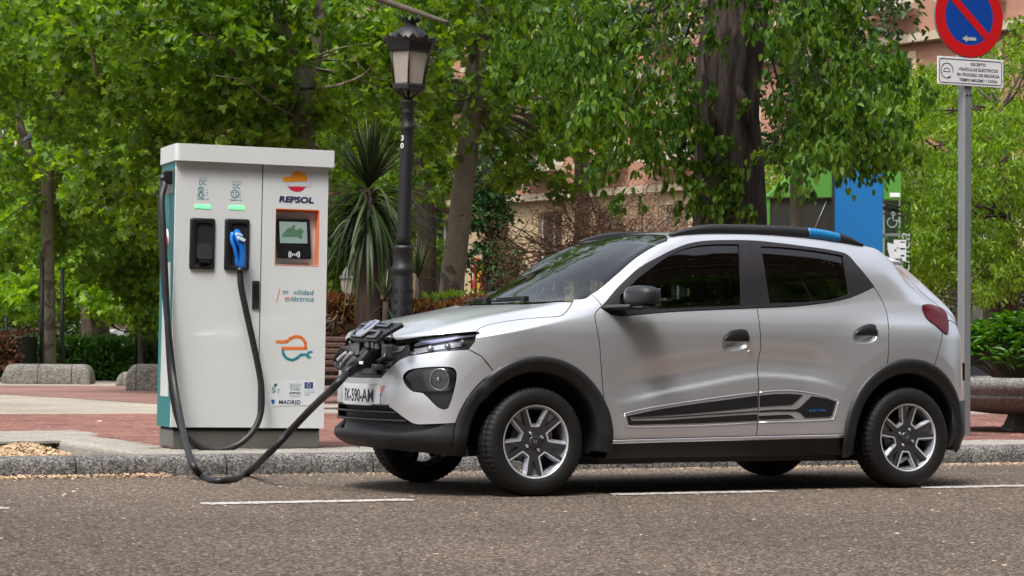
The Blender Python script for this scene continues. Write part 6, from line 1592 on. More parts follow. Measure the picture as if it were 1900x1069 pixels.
# Spanish flags at the foot of the building
for k,(px0,px1,py0,py1,lb) in enumerate(((877,890,478,528,'red, yellow and red flag hanging left of the pair by the ivy trunk'),(886,908,485,540,'red and yellow flag draped to the right of the pair by the ivy trunk'))):
    Y = 62; a, b = at(px0,py0,Y), at(px1,py1,Y); w, h = b.x-a.x, a.z-b.z; root = empty('flag', (a.x,Y,b.z), 0, lb, 'flag')
    for j,(u0,u1,c) in enumerate(((0,.3,'flag_red'),(.3,.68,'flag_yellow'),(.68,1,'flag_red'))):
        mb = MB(); rs = []
        for i in range(9):
            z = h*i/8; rs.append([(w*(u0+(u1-u0)*q)+(.18*(1-i/8)*(-1 if k else .3)), .05*math.sin(i+q*4)+.02*q, z) for q in (0,.33,.66,1)])
        mb.rings(rs, False, False, True); mb.build('stripe', mat(c,(.62,.02,.02) if c == 'flag_red' else (.75,.45,.02),.7), root)
    mb = MB(); mb.tube([(-.03,0,-1),(-.03,0,h+.1)],.02,6); mb.build('flagpole', M_iron, root)
# ============================================================ BUILDINGS
def brick_mat(name, c1, c2, mortar, scale):
    m = bpy.data.materials.new(name); m.use_nodes = True; t = m.node_tree; b = t.nodes['Principled BSDF']; b.inputs['Roughness'].default_value = .9
    tc = t.nodes.new('ShaderNodeTexCoord'); mp = t.nodes.new('ShaderNodeMapping'); mp.inputs['Rotation'].default_value = (R(90),0,0); br_ = t.nodes.new('ShaderNodeTexBrick'); br_.inputs['Scale'].default_value = scale
    br_.inputs['Color1'].default_value = (*c1,1); br_.inputs['Color2'].default_value = (*c2,1); br_.inputs['Mortar'].default_value = (*mortar,1); br_.inputs['Mortar Size'].default_value = .012
    n = t.nodes.new('ShaderNodeTexNoise'); n.inputs['Scale'].default_value = .7; n.inputs['Detail'].default_value = 6
    mr = t.nodes.new('ShaderNodeMapRange'); mr.inputs[3].default_value = .8; mr.inputs[4].default_value = 1.15; ml = t.nodes.new('ShaderNodeMix'); ml.data_type = 'RGBA'; ml.blend_type = 'MULTIPLY'; ml.inputs[0].default_value = 1
    t.links.new(tc.outputs['Object'], mp.inputs[0]); t.links.new(mp.outputs[0], br_.inputs['Vector']); t.links.new(tc.outputs['Object'], n.inputs[0]); t.links.new(n.outputs[0], mr.inputs[0]); t.links.new(br_.outputs[0], ml.inputs[6]); t.links.new(mr.outputs[0], ml.inputs[7]); t.links.new(ml.outputs[2], b.inputs[0]); MATS[name] = m; return m
M_brick = brick_mat('salmon_brick', (.34,.165,.115), (.40,.20,.14), (.34,.23,.18), 4.5); M_render = mat('cream_render', (.55,.42,.27), .85, noise=(.8,.4,(.47,.35,.22))); M_wfr = mat('white_window_frame', (.55,.55,.53), .5); M_win = mat('window_pane_dark', (.05,.06,.06), .08); M_led = mat('stone_ledge', (.50,.42,.32), .8, noise=(3,.4,(.40,.33,.25))); M_shut = mat('roller_blind', (.42,.38,.30), .7)
def facade(name, A, B_, heights, label, ground_m, upper_m, win_w=1.25, pitch=3.0, thick=9, start=1.2, plain=False):
    """a street front from A to B with storeys, sunk windows, sills and ledges"""
    A, B_ = Vector(A), Vector(B_); L_ = (B_-A).length; a = math.atan2(B_.y-A.y, B_.x-A.x); root = empty(name, A, a, label, 'building')
    zs = [0]+heights; nst = len(heights); wall = {0:MB(), 1:MB()}; n = int((L_-start)/pitch)
    for s in range(nst):
        z0, z1 = zs[s], zs[s+1]; mbw = wall[0 if s == 0 else 1]; wz0, wz1 = z0+(1.0 if s else 1.2), z1-.55; x = 0
        for k in range(n):
            wx0 = start+k*pitch; wx1 = wx0+win_w
            mbw.box((x,0,z0),(wx0,.3,z1)); mbw.box((wx0,0,z0),(wx1,.3,wz0)); mbw.box((wx0,0,wz1),(wx1,.3,z1)); x = wx1
            fr = MB(); t_ = .07
            for lo,hi in (((wx0,.16,wz0),(wx0+t_,.24,wz1)),((wx1-t_,.16,wz0),(wx1,.24,wz1)),((wx0+t_,.16,wz0),(wx1-t_,.24,wz0+t_)),((wx0+t_,.16,wz1-t_),(wx1-t_,.24,wz1)),(((wx0+wx1)/2-.035,.17,wz0+t_),((wx0+wx1)/2+.035,.23,wz1-t_))): fr.box(lo,hi)
            fo = fr.build('window', M_wfr, root)
            if plain:
                p = MB(); p.box((wx0+t_,.20,wz0+t_),(wx1-t_,.21,wz1-t_)); p.build('pane', M_win, fo); continue
            for lo_,hi_ in ((wx0+t_,(wx0+wx1)/2-.036),((wx0+wx1)/2+.036,wx1-t_)): p = MB(); p.box((lo_,.20,wz0+t_),(hi_,.21,wz1-t_)); p.build('pane', M_win, fo)
            if (k*7+s*3) % 4 == 0: p = MB(); p.box((wx0+t_,.17,wz1-t_-.7),(wx1-t_,.195,wz1-t_)); p.build('blind', M_shut, fo)
            p = MB(); p.box((wx0-.1,-.10,wz0-.10),(wx1+.1,.16,wz0)); p.build('sill', M_led, fo)
            if s: 
                p = MB(); p.box((wx0-.16,-.05,wz0),(wx0-.003,.0-.002,wz1)); p.box((wx1+.003,-.05,wz0),(wx1+.16,-.002,wz1)); p.box((wx0-.16,-.06,wz1+.003),(wx1+.16,-.002,wz1+.18)); p.build('surround', M_render, fo)
        mbw.box((x,0,z0),(L_,.3,z1)); p = MB(); p.box((-.1,-.28,z1-.16),(L_+.1,-.003,z1+.06)); p.build('ledge', M_led, root)
        if plain and s >= 1: p = MB(); p.box((0,-1.1,z0+.75),(L_,-.003,z0+.90)); p.build('balcony', M_led, root)
        if s >= 1 and not plain:
            for k in range(n):       # small balconies with rails
                wx0 = start+k*pitch; p = MB(); p.box((wx0-.3,-.75,wz0-.28),(wx0+win_w+.3,-.11,wz0-.14)); bo = p.build('balcony', M_led, root); q = MB()
                for j in range(13): xx = wx0-.28+j*(win_w+.56)/12; q.box((xx-.012,-.74,wz0-.14),(xx+.012,-.715,wz0+.72))
                q.box((wx0-.3,-.75,wz0+.72),(wx0+win_w+.3,-.705,wz0+.76)); q.build('railing', M_iron, bo)
    wall[0].build('ground_floor_wall', ground_m, root); wall[1].build('upper_wall', upper_m, root)
    p = MB(); p.box((0,.31,0),(L_,thick,zs[-1])); p.build('inner_block', mat('building_core',(.05,.045,.04),.9), root); p = MB(); p.box((-.3,-.5,zs[-1]),(L_+.3,thick,zs[-1]+.3)); p.build('roof', M_led, root)
    return root
facade('brick_building', (-9.0,89.0,-.3), (24.5,45.0,-.3), [6.0,9.5,13.0,16.5,20.0], 'salmon brick apartment building with cream ground floor and balconies behind the trees', M_render, M_brick)
facade('brown_backdrop', (-62,120,-.3), (-12,112,-.3), [4.5,8.5,12.5,16.5,20.5], 'added dark brown building far back, screening off the sky behind the left leaves', mat('brown_render',(.10,.07,.05),.9), mat('brown_render_upper',(.13,.085,.06),.9), pitch=4.0)  # added as a dark backdrop so no bright sky shows between the leaves
# grey wall with pillars at the right edge, behind the parked car
YG = 50; g0 = at(1806,560,YG).x; root = empty('grey_wall', (g0,YG,-.42), R(-6), 'grey panelled wall behind the dark parked car at the right edge', 'wall'); M_gw = mat('grey_wall_paint',(.13,.125,.115),.8,noise=(1.5,.4,(.10,.095,.09)))
for k in range(6):
    for j in range(3): mb = MB(); mb.box((k*.72,0,j*.95),(k*.72+.70,.2,j*.95+.93)); mb.build('panel', M_gw, root, bevel=.01)
# across the road, behind the viewer: what the car's windows and paint mirror
facade('opposite_building', tuple(uv(62,-19.5)), tuple(uv(-30,-19.5)), [4.5,7.9,11.3,14.7,18.1,21.5,24.9], 'brick apartment block across the road from the charger', mat('opposite_ground',(.16,.13,.11),.8), brick_mat('brown_brick',(.16,.075,.05),(.20,.095,.065),(.12,.09,.075),4.5), pitch=5.2, win_w=3.4, plain=True)
# ============================================================ LEAVES AND TREES
def leaf_mat(name, c0, c1, c2, trans=.35, rough=.45, spec=.35):
    m = bpy.data.materials.new(name); m.use_nodes = True; t = m.node_tree; b = t.nodes['Principled BSDF']; out = t.nodes['Material Output']
    g = t.nodes.new('ShaderNodeNewGeometry'); oi = t.nodes.new('ShaderNodeObjectInfo'); ad = t.nodes.new('ShaderNodeMath'); ad.operation = 'ADD'; fr = t.nodes.new('ShaderNodeMath'); fr.operation = 'FRACT'
    t.links.new(g.outputs['Random Per Island'], ad.inputs[0]); t.links.new(oi.outputs['Random'], ad.inputs[1]); t.links.new(ad.outputs[0], fr.inputs[0])
    cr = t.nodes.new('ShaderNodeValToRGB'); e = cr.color_ramp.elements; e[0].color = (*c0,1); e[1].color = (*c2,1); x = e.new(.55); x.color = (*c1,1); t.links.new(fr.outputs[0], cr.inputs[0])
    b.inputs['Roughness'].default_value = rough; b.inputs['Specular IOR Level'].default_value = spec; t.links.new(cr.outputs[0], b.inputs['Base Color'])
    tr = t.nodes.new('ShaderNodeBsdfTranslucent'); hs = t.nodes.new('ShaderNodeHueSaturation'); hs.inputs['Hue'].default_value = .485; hs.inputs['Saturation'].default_value = 1.1; hs.inputs['Value'].default_value = 1.7
    t.links.new(cr.outputs[0], hs.inputs['Color']); t.links.new(hs.outputs[0], tr.inputs[0]); mx = t.nodes.new('ShaderNodeMixShader'); mx.inputs[0].default_value = trans
    t.links.new(b.outputs[0], mx.inputs[1]); t.links.new(tr.outputs[0], mx.inputs[2]); t.links.new(mx.outputs[0], out.inputs[0]); MATS[name] = m; return m
LS = {}
def shape(name, pts, fold=.12, curl=.15, faces=None):
    """pts: outline with y along the leaf 0..1; folded on the midrib"""
    V = [(0,0,0)]+[(x, y, abs(x)*fold*2-curl*y*y) for x,y in pts]; n = len(pts)
    F = faces or [(0,i+1,i+2) for i in range(n-1)]; LS[name] = (np.array(V,float), F)
shape('plane', [(.16,.02),(.50,-.06),(.36,.22),(.62,.48),(.30,.50),(.22,.66),(0,1.0),(-.22,.66),(-.30,.50),(-.62,.48),(-.36,.22),(-.50,-.06),(-.16,.02)], .10, .22)
shape('elm', [(.22,.18),(.29,.45),(.20,.75),(0,1.0),(-.20,.75),(-.29,.45),(-.22,.18)], .22, .22)
shape('small', [(.30,.35),(.12,.8),(0,1.0),(-.12,.8),(-.30,.35)], .2, .2)
shape('long', [(.13,.25),(.14,.55),(0,1.0),(-.14,.55),(-.13,.25)], .25, .35)
def leaf_object_mesh(name, m):
    V, F = LS[name]; me = bpy.data.meshes.new(name+'_leaf'); me.from_pydata([tuple(v) for v in V], [], F); me.materials.append(m); return me
def leaves_mesh(name, shp, pos, size, dirv, nrm, m):
    """one mesh from arrays: position, size, leaf direction, face normal"""
    V, F = LS[shp]; n = len(pos); d = dirv/np.linalg.norm(dirv,axis=1,keepdims=True); s = np.cross(d, nrm); s /= np.linalg.norm(s,axis=1,keepdims=True)+1e-9; w = np.cross(s, d)
    P = pos[:,None,:]+size[:,None,None]*(V[None,:,0,None]*s[:,None,:]+V[None,:,1,None]*d[:,None,:]+V[None,:,2,None]*w[:,None,:])
    nv = len(V); fa = np.array(F); k = fa.shape[1]; idx = (fa[None]+np.arange(n)[:,None,None]*nv).reshape(-1); me = bpy.data.meshes.new(name); me.vertices.add(n*nv); me.vertices.foreach_set('co', P.reshape(-1).astype(np.float32))
    nf = n*len(F); me.loops.add(nf*k); me.loops.foreach_set('vertex_index', idx.astype(np.int32)); me.polygons.add(nf); me.polygons.foreach_set('loop_start', (np.arange(nf)*k).astype(np.int32)); me.polygons.foreach_set('loop_total', np.full(nf,k,np.int32)); me.update(calc_edges=True); me.materials.append(m); return me
def frames(n, rg, droop=.5, flat=.5):
    """random leaf directions; droop pulls tips down, flat turns faces up"""
    a = rg.uniform(0,2*np.pi,n); d = np.stack([np.cos(a),np.sin(a),rg.normal(-droop,.35,n)],1); nr = np.stack([rg.normal(0,.6,n),rg.normal(0,.6,n),np.full(n,flat)+rg.normal(0,.35,n)],1); return d, nr
def blob_leaves(rg, centre, radii, n_cl, per, cr, shell_=.55):
    """leaf clumps spread through an ellipsoid, thicker towards its skin"""
    v = rg.normal(size=(n_cl,3)); v /= np.linalg.norm(v,axis=1,keepdims=True); r = rg.uniform(shell_**3,1,n_cl)**(1/3); c = np.array(centre)+v*r[:,None]*np.array(radii)
    sz = rg.uniform(.6,1.35,n_cl); p = np.repeat(c,per,0); s = np.repeat(sz,per); q = rg.normal(size=p.shape); q /= np.linalg.norm(q,axis=1,keepdims=True); q *= (rg.random(len(p))**.5)[:,None]; q[:,2] *= .55
    return p+q*(cr*s)[:,None], c
N_LEAF = [0]
# boughs thin out where a trunk or something behind shows: (px0, px1, py0, py1, nearer than, share dropped)
CLEAR = [(196,240,604,648,87,1.0),(528,582,120,275,33.2,.93),(505,545,40,135,33.2,.8),(575,605,20,130,33.2,.8),(836,905,60,560,38.3,.9),(74,108,340,680,44.2,.95),(20,60,190,300,44,.7),(868,912,470,545,60,.85)]
def bark_mat(name, cols, scale, bump, stretch=(1,1,.25), bd_=.03, lo=.32):
    m = bpy.data.materials.new(name); m.use_nodes = True; t = m.node_tree; b = t.nodes['Principled BSDF']; b.inputs['Roughness'].default_value = .9
    tc = t.nodes.new('ShaderNodeTexCoord'); mp = t.nodes.new('ShaderNodeMapping'); mp.inputs['Scale'].default_value = stretch; n = t.nodes.new('ShaderNodeTexNoise'); n.inputs['Scale'].default_value = scale; n.inputs['Detail'].default_value = 8; n.inputs['Roughness'].default_value = .7
    cr = t.nodes.new('ShaderNodeValToRGB'); e = cr.color_ramp.elements; e[0].position = lo; e[0].color = (*cols[0],1); e[1].position = 1-lo; e[1].color = (*cols[-1],1)
    for i,c in enumerate(cols[1:-1]): x = e.new(lo+(1-2*lo)*(i+1)/(len(cols)-1)); x.color = (*c,1)
    bp = t.nodes.new('ShaderNodeBump'); bp.inputs['Strength'].default_value = bump; bp.inputs['Distance'].default_value = bd_
    t.links.new(tc.outputs['Object'], mp.inputs[0]); t.links.new(mp.outputs[0], n.inputs[0]); t.links.new(n.outputs[0], cr.inputs[0]); t.links.new(cr.outputs[0], b.inputs[0]); t.links.new(n.outputs[0], bp.inputs['Height']); t.links.new(bp.outputs[0], b.inputs['Normal']); MATS[name] = m; return m
def plane_bark():
    m = bark_mat('plane_bark', [(.10,.085,.06),(.13,.115,.08),(.17,.15,.105)], 6, .3, (1,1,.6)); t = m.node_tree; b = t.nodes['Principled BSDF']; ln = [l for l in t.links if l.to_socket == b.inputs[0]][0]; src = ln.from_socket
    tc = t.nodes.new('ShaderNodeTexCoord'); v = t.nodes.new('ShaderNodeTexNoise'); v.inputs['Scale'].default_value = 3.2; v.inputs['Detail'].default_value = 2; v.inputs['Distortion'].default_value = .6; c = t.nodes.new('ShaderNodeValToRGB'); c.color_ramp.interpolation = 'CONSTANT'
    c.color_ramp.elements[0].color = (0,0,0,1); c.color_ramp.elements[1].position = .57; c.color_ramp.elements[1].color = (1,1,1,1); mx = t.nodes.new('ShaderNodeMix'); mx.data_type = 'RGBA'; mx.inputs[7].default_value = (.065,.05,.035,1)
    t.links.new(tc.outputs['Object'], v.inputs[0]); t.links.new(v.outputs[0], c.inputs[0]); t.links.new(c.outputs[0], mx.inputs[0]); t.links.new(src, mx.inputs[6]); t.links.new(mx.outputs[2], b.inputs[0]); return m
M_pbark = plane_bark(); M_dbark = bark_mat('dark_bark', [(.018,.011,.008),(.045,.028,.020),(.085,.058,.042)], 9, 1.0, (1,1,.16)); M_elmb = bark_mat('elm_bark', [(.005,.003,.0025),(.026,.017,.013),(.085,.06,.046)], 9, 1.0, (1,1,.10), .12, .42); M_twig = mat('twig_brown', (.13,.095,.065), .9); M_gbark = bark_mat('grey_bark', [(.06,.05,.035),(.11,.09,.065)], 8, .6)
def trunk_mesh(mb, pts, rad, rg, n=14, ridges=0, knots=4):
    P = catmull(pts, knots); m = len(P); rr = [float(q) for q in np.interp(np.linspace(0,len(pts)-1,m), range(len(pts)), rad)]; rs = []; ph = [float(q) for q in rg.uniform(0,6.28,6)]
    for i,p in enumerate(P):
        t = (P[min(i+1,m-1)]-P[max(i-1,0)]).normalized(); a = t.cross(Vector((0,1,0.01))).normalized(); b = a.cross(t); ring = []
        for k in range(n):
            q = 2*math.pi*k/n; w = 1+.06*math.sin(2*q+ph[0]+i*.2/max(1,knots/4))+.05*math.sin(3*q+ph[1]-i*.15/max(1,knots/4))+(ridges*(.45*math.sin(7*q+ph[2]+i*.05)+.35*abs(math.sin(6.5*q+ph[3]-i*.04+.8*math.sin(i*.11)))+.35*abs(math.sin(12.5*q+ph[4]+i*.03+.6*math.sin(i*.17+q)))) if ridges else 0); ring.append(tuple(p+(a*math.cos(q)+b*math.sin(q))*rr[i]*w))
        rs.append(ring)
    mb.rings(rs, True, True, True)
def rand_branch(mb, rg, p, d, L_, r, depth=2):
    d = d.normalized(); pts = [p]; q = p.copy(); 
    for k in range(4):
        d = (d+Vector(rg.normal(0,.22,3))+Vector((0,0,-.03))).normalized(); q = q+d*L_/4; pts.append(q.copy())
    mb.tube(catmull(pts,2), list(np.linspace(r,r*.35,9)), 5, caps=False); ends = [pts[-1],pts[-2]]
    if depth > 0:
        for k in (1,2,3):
            for j in range(1+(depth>1)):
                e = Vector(rg.normal(0,1,3)).normalized(); ends += rand_branch(mb, rg, pts[k], (d*.6+e*.8), L_*.55, r*.5, depth-1)
    return ends
def tree(name, label, cat, base, trunk_pts, trunk_r, blobs, shp, lsize, m, bark, seed, droop=.5, branches=6, group=None, leaf_parts=0, ridges=0, tn=14, extra_limbs=(), leafname=None, flat=.5, gaps=0):
    """trunk_pts in world; blobs: (centre, radii, clumps, leaves per clump, clump radius)"""
    rg = np.random.RandomState(seed); root = empty(name, base, 0, label, cat, group); B0 = Vector(base)
    tb = MB(); trunk_mesh(tb, [Vector(p)-B0 for p in trunk_pts], trunk_r, rg, tn, ridges)
    tr = tb.build('trunk', bark, root); lb = MB()
    for pts, rad in extra_limbs: trunk_mesh(lb, [Vector(p)-B0 for p in pts], rad, rg, 8)
    P = []
    for (c, r, ncl, per, cr) in blobs:
        p, cc = blob_leaves(rg, Vector(c)-B0, r, ncl, per, cr); P.append(p)
        for k in range(min(branches, ncl)):        # limbs reach the clumps
            e = Vector(cc[rg.randint(len(cc))]); tp = [Vector(q)-B0 for q in trunk_pts]; s = min(tp[len(tp)//2:], key=lambda q:(q-e).length); mid = (s+e)/2+Vector(rg.normal(0,.12,3))*(e-s).length*.6
            lb.tube(catmull([s,mid,e],4), list(np.linspace(max(.012,trunk_r[-1]*.30),.006,9)), 5, caps=False)
            rand_branch(lb, rg, e, Vector(rg.normal(0,1,3)), cr*1.6, .006, 1)
    if lb.v: lb.build('branches', bark, root)
    pos = np.concatenate(P); wp = pos+np.array(B0); u = 950+F_PX*wp[:,0]/wp[:,1]; v = 648-F_PX*(wp[:,2]-CAM_H)/wp[:,1]; keep = np.ones(len(pos),bool); hz = rg.random(len(pos))
    for (x0,x1,y0,y1,Yc,pr) in CLEAR: keep &= ~((u>x0)&(u<x1)&(v>y0)&(v<y1)&(wp[:,1]<Yc)&(hz<pr))
    if gaps: keep &= ~((np.sin(u*.031+seed)*np.sin(v*.037+seed*2)+.6*np.sin(u*.071+v*.053+seed) > gaps)&(hz<.9))
    pos = pos[keep]; n = len(pos); d, nr = frames(n, rg, droop, flat); sz = rg.uniform(.65,1.2,n)*lsize
    if leaf_parts:
        wp = pos+np.array(B0); u = 950+F_PX*wp[:,0]/wp[:,1]; v = 648-F_PX*(wp[:,2]-CAM_H)/wp[:,1]; sc_ = sz/wp[:,1]; inv = (u>0)&(u<1900)&(v>0)&(v<640); order = np.argsort(-(sc_*inv)); pick = order[:leaf_parts]; mask = np.ones(n,bool); mask[pick] = False
        me = leaf_object_mesh(shp, m)
        for i in pick:
            dv = Vector(d[i]).normalized(); s = dv.cross(Vector(nr[i])).normalized(); w = s.cross(dv); Mx_ = Matrix((s,dv,w)).transposed().to_4x4(); Mx_.translation = Vector(pos[i]); link_mesh('leaf', me, root, Mx_ @ Matrix.Scale(float(sz[i]),4))
        pos, d, nr, sz = pos[mask], d[mask], nr[mask], sz[mask]
    me = leaves_mesh('crown', shp, pos, sz, d, nr, m); o = link_mesh('crown', me, root); o['kind'] = 'stuff'; N_LEAF[0] += n
    return root
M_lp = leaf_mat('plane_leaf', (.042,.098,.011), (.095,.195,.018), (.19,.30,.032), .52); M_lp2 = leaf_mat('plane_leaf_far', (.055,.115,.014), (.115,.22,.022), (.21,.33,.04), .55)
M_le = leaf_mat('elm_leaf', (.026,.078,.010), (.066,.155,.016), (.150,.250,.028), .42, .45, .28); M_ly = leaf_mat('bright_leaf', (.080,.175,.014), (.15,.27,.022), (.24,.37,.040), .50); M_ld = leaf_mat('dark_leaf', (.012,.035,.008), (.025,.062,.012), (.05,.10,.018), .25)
M_hedge = leaf_mat('hedge_leaf', (.022,.085,.008), (.045,.150,.010), (.09,.23,.015), .25, .35); M_red = MATS['red_lens']; M_pho = leaf_mat('red_tip_leaf', (.07,.020,.012), (.16,.055,.015), (.22,.14,.02), .3, .35); M_phd = leaf_mat('red_bush_leaf', (.03,.022,.010), (.06,.030,.012), (.15,.045,.018), .25, .4); M_tan = leaf_mat('dry_leaf', (.22,.13,.08), (.40,.25,.17), (.55,.40,.28), .3); M_ivy = leaf_mat('ivy_leaf', (.012,.050,.012), (.028,.09,.02), (.06,.14,.03), .25)
A3 = lambda px,py,Y: tuple(at(px,py,Y))
def bl_(px, py, Y, rx, ry, rz, n, per, cr): return (A3(px,py,Y), (rx*Y/F_PX, ry, rz*Y/F_PX), n, per, cr)
def gb(px, Y): p = at(px,648,Y); return (p.x, Y, PZ-.05)
# --- big forked plane behind the charger
Y = 33
tree('plane_tree','forked plane tree right behind the charging cabinet, its fork showing above the cap','tree', gb(556,Y), [gb(556,Y),A3(553,400,Y),A3(556,260,Y),A3(552,170,Y),A3(540,120,Y),A3(524,55,Y),A3(510,-60,Y),A3(505,-250,Y)], [.24,.22,.21,.24,.18,.12,.10,.07],
     [bl_(330,60,Y-1,250,2.6,190,300,34,.34), bl_(620,70,Y,230,2.4,170,200,34,.34), bl_(420,200,Y-.5,180,2.0,120,130,34,.32), bl_(250,330,Y+1,170,2.2,110,90,30,.34), bl_(480,-260,Y,420,3.5,200,90,30,.5)],
     'plane', .125, M_lp, M_pbark, 21, gaps=.62, extra_limbs=[([A3(560,175,Y),A3(580,120,Y),A3(592,40,Y),A3(610,-80,Y)],[.15,.11,.09,.06]),([A3(530,170,Y-1),A3(470,140,Y-2),A3(425,90,Y-2.6),A3(370,60,Y-3)],[.05,.03,.018,.008]),([A3(560,165,Y-.5),A3(620,160,Y-2),A3(672,140,Y-2.6),A3(700,110,Y-3)],[.035,.02,.012,.006]),([A3(545,215,Y-.3),A3(500,190,Y-2),A3(450,150,Y-2.8),A3(400,140,Y-3)],[.022,.014,.009,.005]),([A3(180,140,Y-2.5),A3(168,85,Y-2.8),A3(150,60,Y-3),A3(120,35,Y-3)],[.028,.02,.014,.006])], branches=9, leaf_parts=300)
# --- mottled leaning plane
Y = 38
tree('plane_tree','slender leaning plane tree with mottled bark right of the big lamp post','tree', gb(832,Y), [gb(832,Y),A3(838,545,Y),A3(850,440,Y),A3(866,300,Y),A3(878,190,Y),A3(888,80,Y),A3(902,-30,Y),A3(905,-200,Y)], [.20,.19,.185,.175,.17,.16,.12,.08],
     [bl_(800,150,Y-1.5,150,2.2,150,120,30,.34), bl_(960,120,Y+1,130,2.0,150,95,30,.34), bl_(850,-60,Y,230,3,150,130,30,.45), bl_(760,290,Y+3,90,2.0,100,36,26,.36), bl_(1010,290,Y+1,110,1.4,75,48,24,.3), bl_(1130,250,Y+4,110,1.4,70,36,24,.3), bl_(920,-300,Y,300,3.5,170,60,28,.5)],
     'plane', .135, M_lp, M_pbark, 22, gaps=.62, extra_limbs=[([A3(888,100,Y),A3(915,60,Y),A3(925,10,Y)],[.12,.09,.07]),([A3(880,160,Y),A3(840,150,Y),A3(800,160,Y)],[.05,.035,.02])], branches=9)
# limb reaching in at the top, over the lamp
Y = 30
# --- left planes
Y = 44
tree('plane_tree','straight pale plane trunk behind the long granite bench at the left','tree', gb(95,Y), [gb(95,Y),A3(92,675,Y),A3(90,560,Y),A3(88,450,Y),A3(87,350,Y),A3(95,240,Y),A3(112,150,Y),A3(118,60,Y),A3(125,-120,Y)], [.15,.13,.125,.12,.115,.105,.095,.08,.05],
     [bl_(60,60,Y-1.5,190,3,170,200,32,.42), bl_(200,200,Y,160,2.5,150,120,30,.42), bl_(20,380,Y+1,130,2.5,120,90,30,.42), bl_(220,440,Y+2,120,2.5,90,80,30,.42), bl_(100,-220,Y,360,4,180,70,28,.6)],
     'plane', .135, M_lp2, M_pbark, 23, gaps=.62, extra_limbs=[([A3(95,330,Y),A3(60,290,Y),A3(40,240,Y),A3(20,170,Y),A3(-10,120,Y)],[.09,.08,.075,.07,.06]),([A3(180,100,Y-3),A3(165,60,Y-3),A3(150,30,Y-3)],[.035,.03,.015])], branches=10)
Y = 58
tree('plane_tree','leaning pale trunk beyond the hedge beside the far white van','tree', gb(195,Y), [gb(195,Y),A3(190,640,Y),A3(178,560,Y),A3(170,520,Y),A3(160,430,Y),A3(150,300,Y)], [.22,.20,.19,.19,.15,.10],
     [bl_(150,470,Y,210,3,90,140,34,.5), bl_(60,540,Y-3,110,2.5,60,60,30,.45), bl_(250,540,Y-4,90,2.5,60,55,30,.42), bl_(180,330,Y,260,4,120,150,30,.6)], 'plane', .16, M_ly, M_pbark, 24, branches=7)
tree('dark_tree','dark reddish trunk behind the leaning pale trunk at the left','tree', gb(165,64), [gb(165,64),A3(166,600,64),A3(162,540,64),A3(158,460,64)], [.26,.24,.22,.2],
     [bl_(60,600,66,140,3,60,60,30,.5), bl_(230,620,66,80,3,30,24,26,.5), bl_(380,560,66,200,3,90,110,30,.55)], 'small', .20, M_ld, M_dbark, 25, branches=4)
tree('young_tree','slim sapling held by dark stakes behind the half hidden bench','tree', gb(262,46), [gb(262,46),A3(261,600,46),A3(259,520,46),A3(256,440,46),A3(250,360,46)], [.055,.05,.045,.04,.025],
     [bl_(265,500,46,50,1.0,70,42,24,.35), bl_(250,400,46,80,1.4,70,46,24,.4), bl_(282,590,46,30,.8,50,20,22,.3)], 'plane', .13, M_lp2, M_gbark, 26, branches=6)
# --- far row closing the view at the left and in the middle
def far_tree(px, Y, cols, k, label, m, py_lo=600):
    rg = np.random.RandomState(900+k)
    tree('far_tree', label, 'tree', gb(px,Y), [gb(px,Y),A3(px+4,500,Y),A3(px-5,350,Y),A3(px,200,Y)], [.30,.26,.22,.14],
         [bl_(px,430,Y,170,4,150,150,34,.8), bl_(px+60,180,Y,190,4.5,170,160,34,.85), bl_(px-60,-60,Y,200,5,150,60,30,1.0), bl_(px-30,560,Y-2,130,3,50,46,30,.6)], 'plane', .23, m, M_dbark, 900+k, branches=5)
far_tree(-60,76,0,1,'far tree filling the left edge behind the pale trunk',M_lp2); far_tree(130,82,0,2,'far tree rising behind the leaning trunk at the left',M_lp2); far_tree(330,74,0,3,'far tree whose crown shows left above the charger',M_lp2); far_tree(520,80,0,4,'far tree standing behind the fork of the big plane',M_lp2); far_tree(700,90,0,5,'far tree showing between the fork and the lamp post',M_lp2)
# --- dark trunk and ivy trunk in the middle
Y = 42
tree('dark_tree','dark straight trunk between the big lamp post and the thinner post','tree', gb(790,Y), [gb(790,Y),A3(790,545,Y),A3(791,440,Y),A3(786,380,Y),A3(775,320,Y),A3(760,220,Y)], [.20,.18,.17,.18,.15,.10],
     [bl_(740,330,Y+2,100,1.6,90,60,26,.36), bl_(780,460,Y+4,60,1.2,40,12,20,.3), bl_(700,180,Y+1,120,2,110,70,28,.4)], 'plane', .14, M_lp, M_dbark, 27, branches=6, ridges=.06)
Y = 46
tree('ivy_tree','ivy clad tree trunk with dark hollow left of the windscreen, by the flags','tree', gb(915,Y), [gb(915,Y),A3(912,560,Y),A3(915,480,Y),A3(922,430,Y),A3(915,350,Y),A3(905,250,Y),A3(900,120,Y)], [.24,.2,.2,.22,.2,.16,.10],
     [bl_(925,505,Y-.3,46,.5,75,90,30,.26), bl_(905,390,Y-.2,48,.5,45,55,28,.26), bl_(890,480,Y-.4,34,.4,24,20,24,.22), bl_(925,310,Y,80,1.2,60,50,26,.34), bl_(960,200,Y,120,1.8,110,80,28,.42), bl_(975,560,Y-.5,50,.6,40,40,24,.26)], 'small', .11, M_ivy, M_dbark, 28, branches=5)
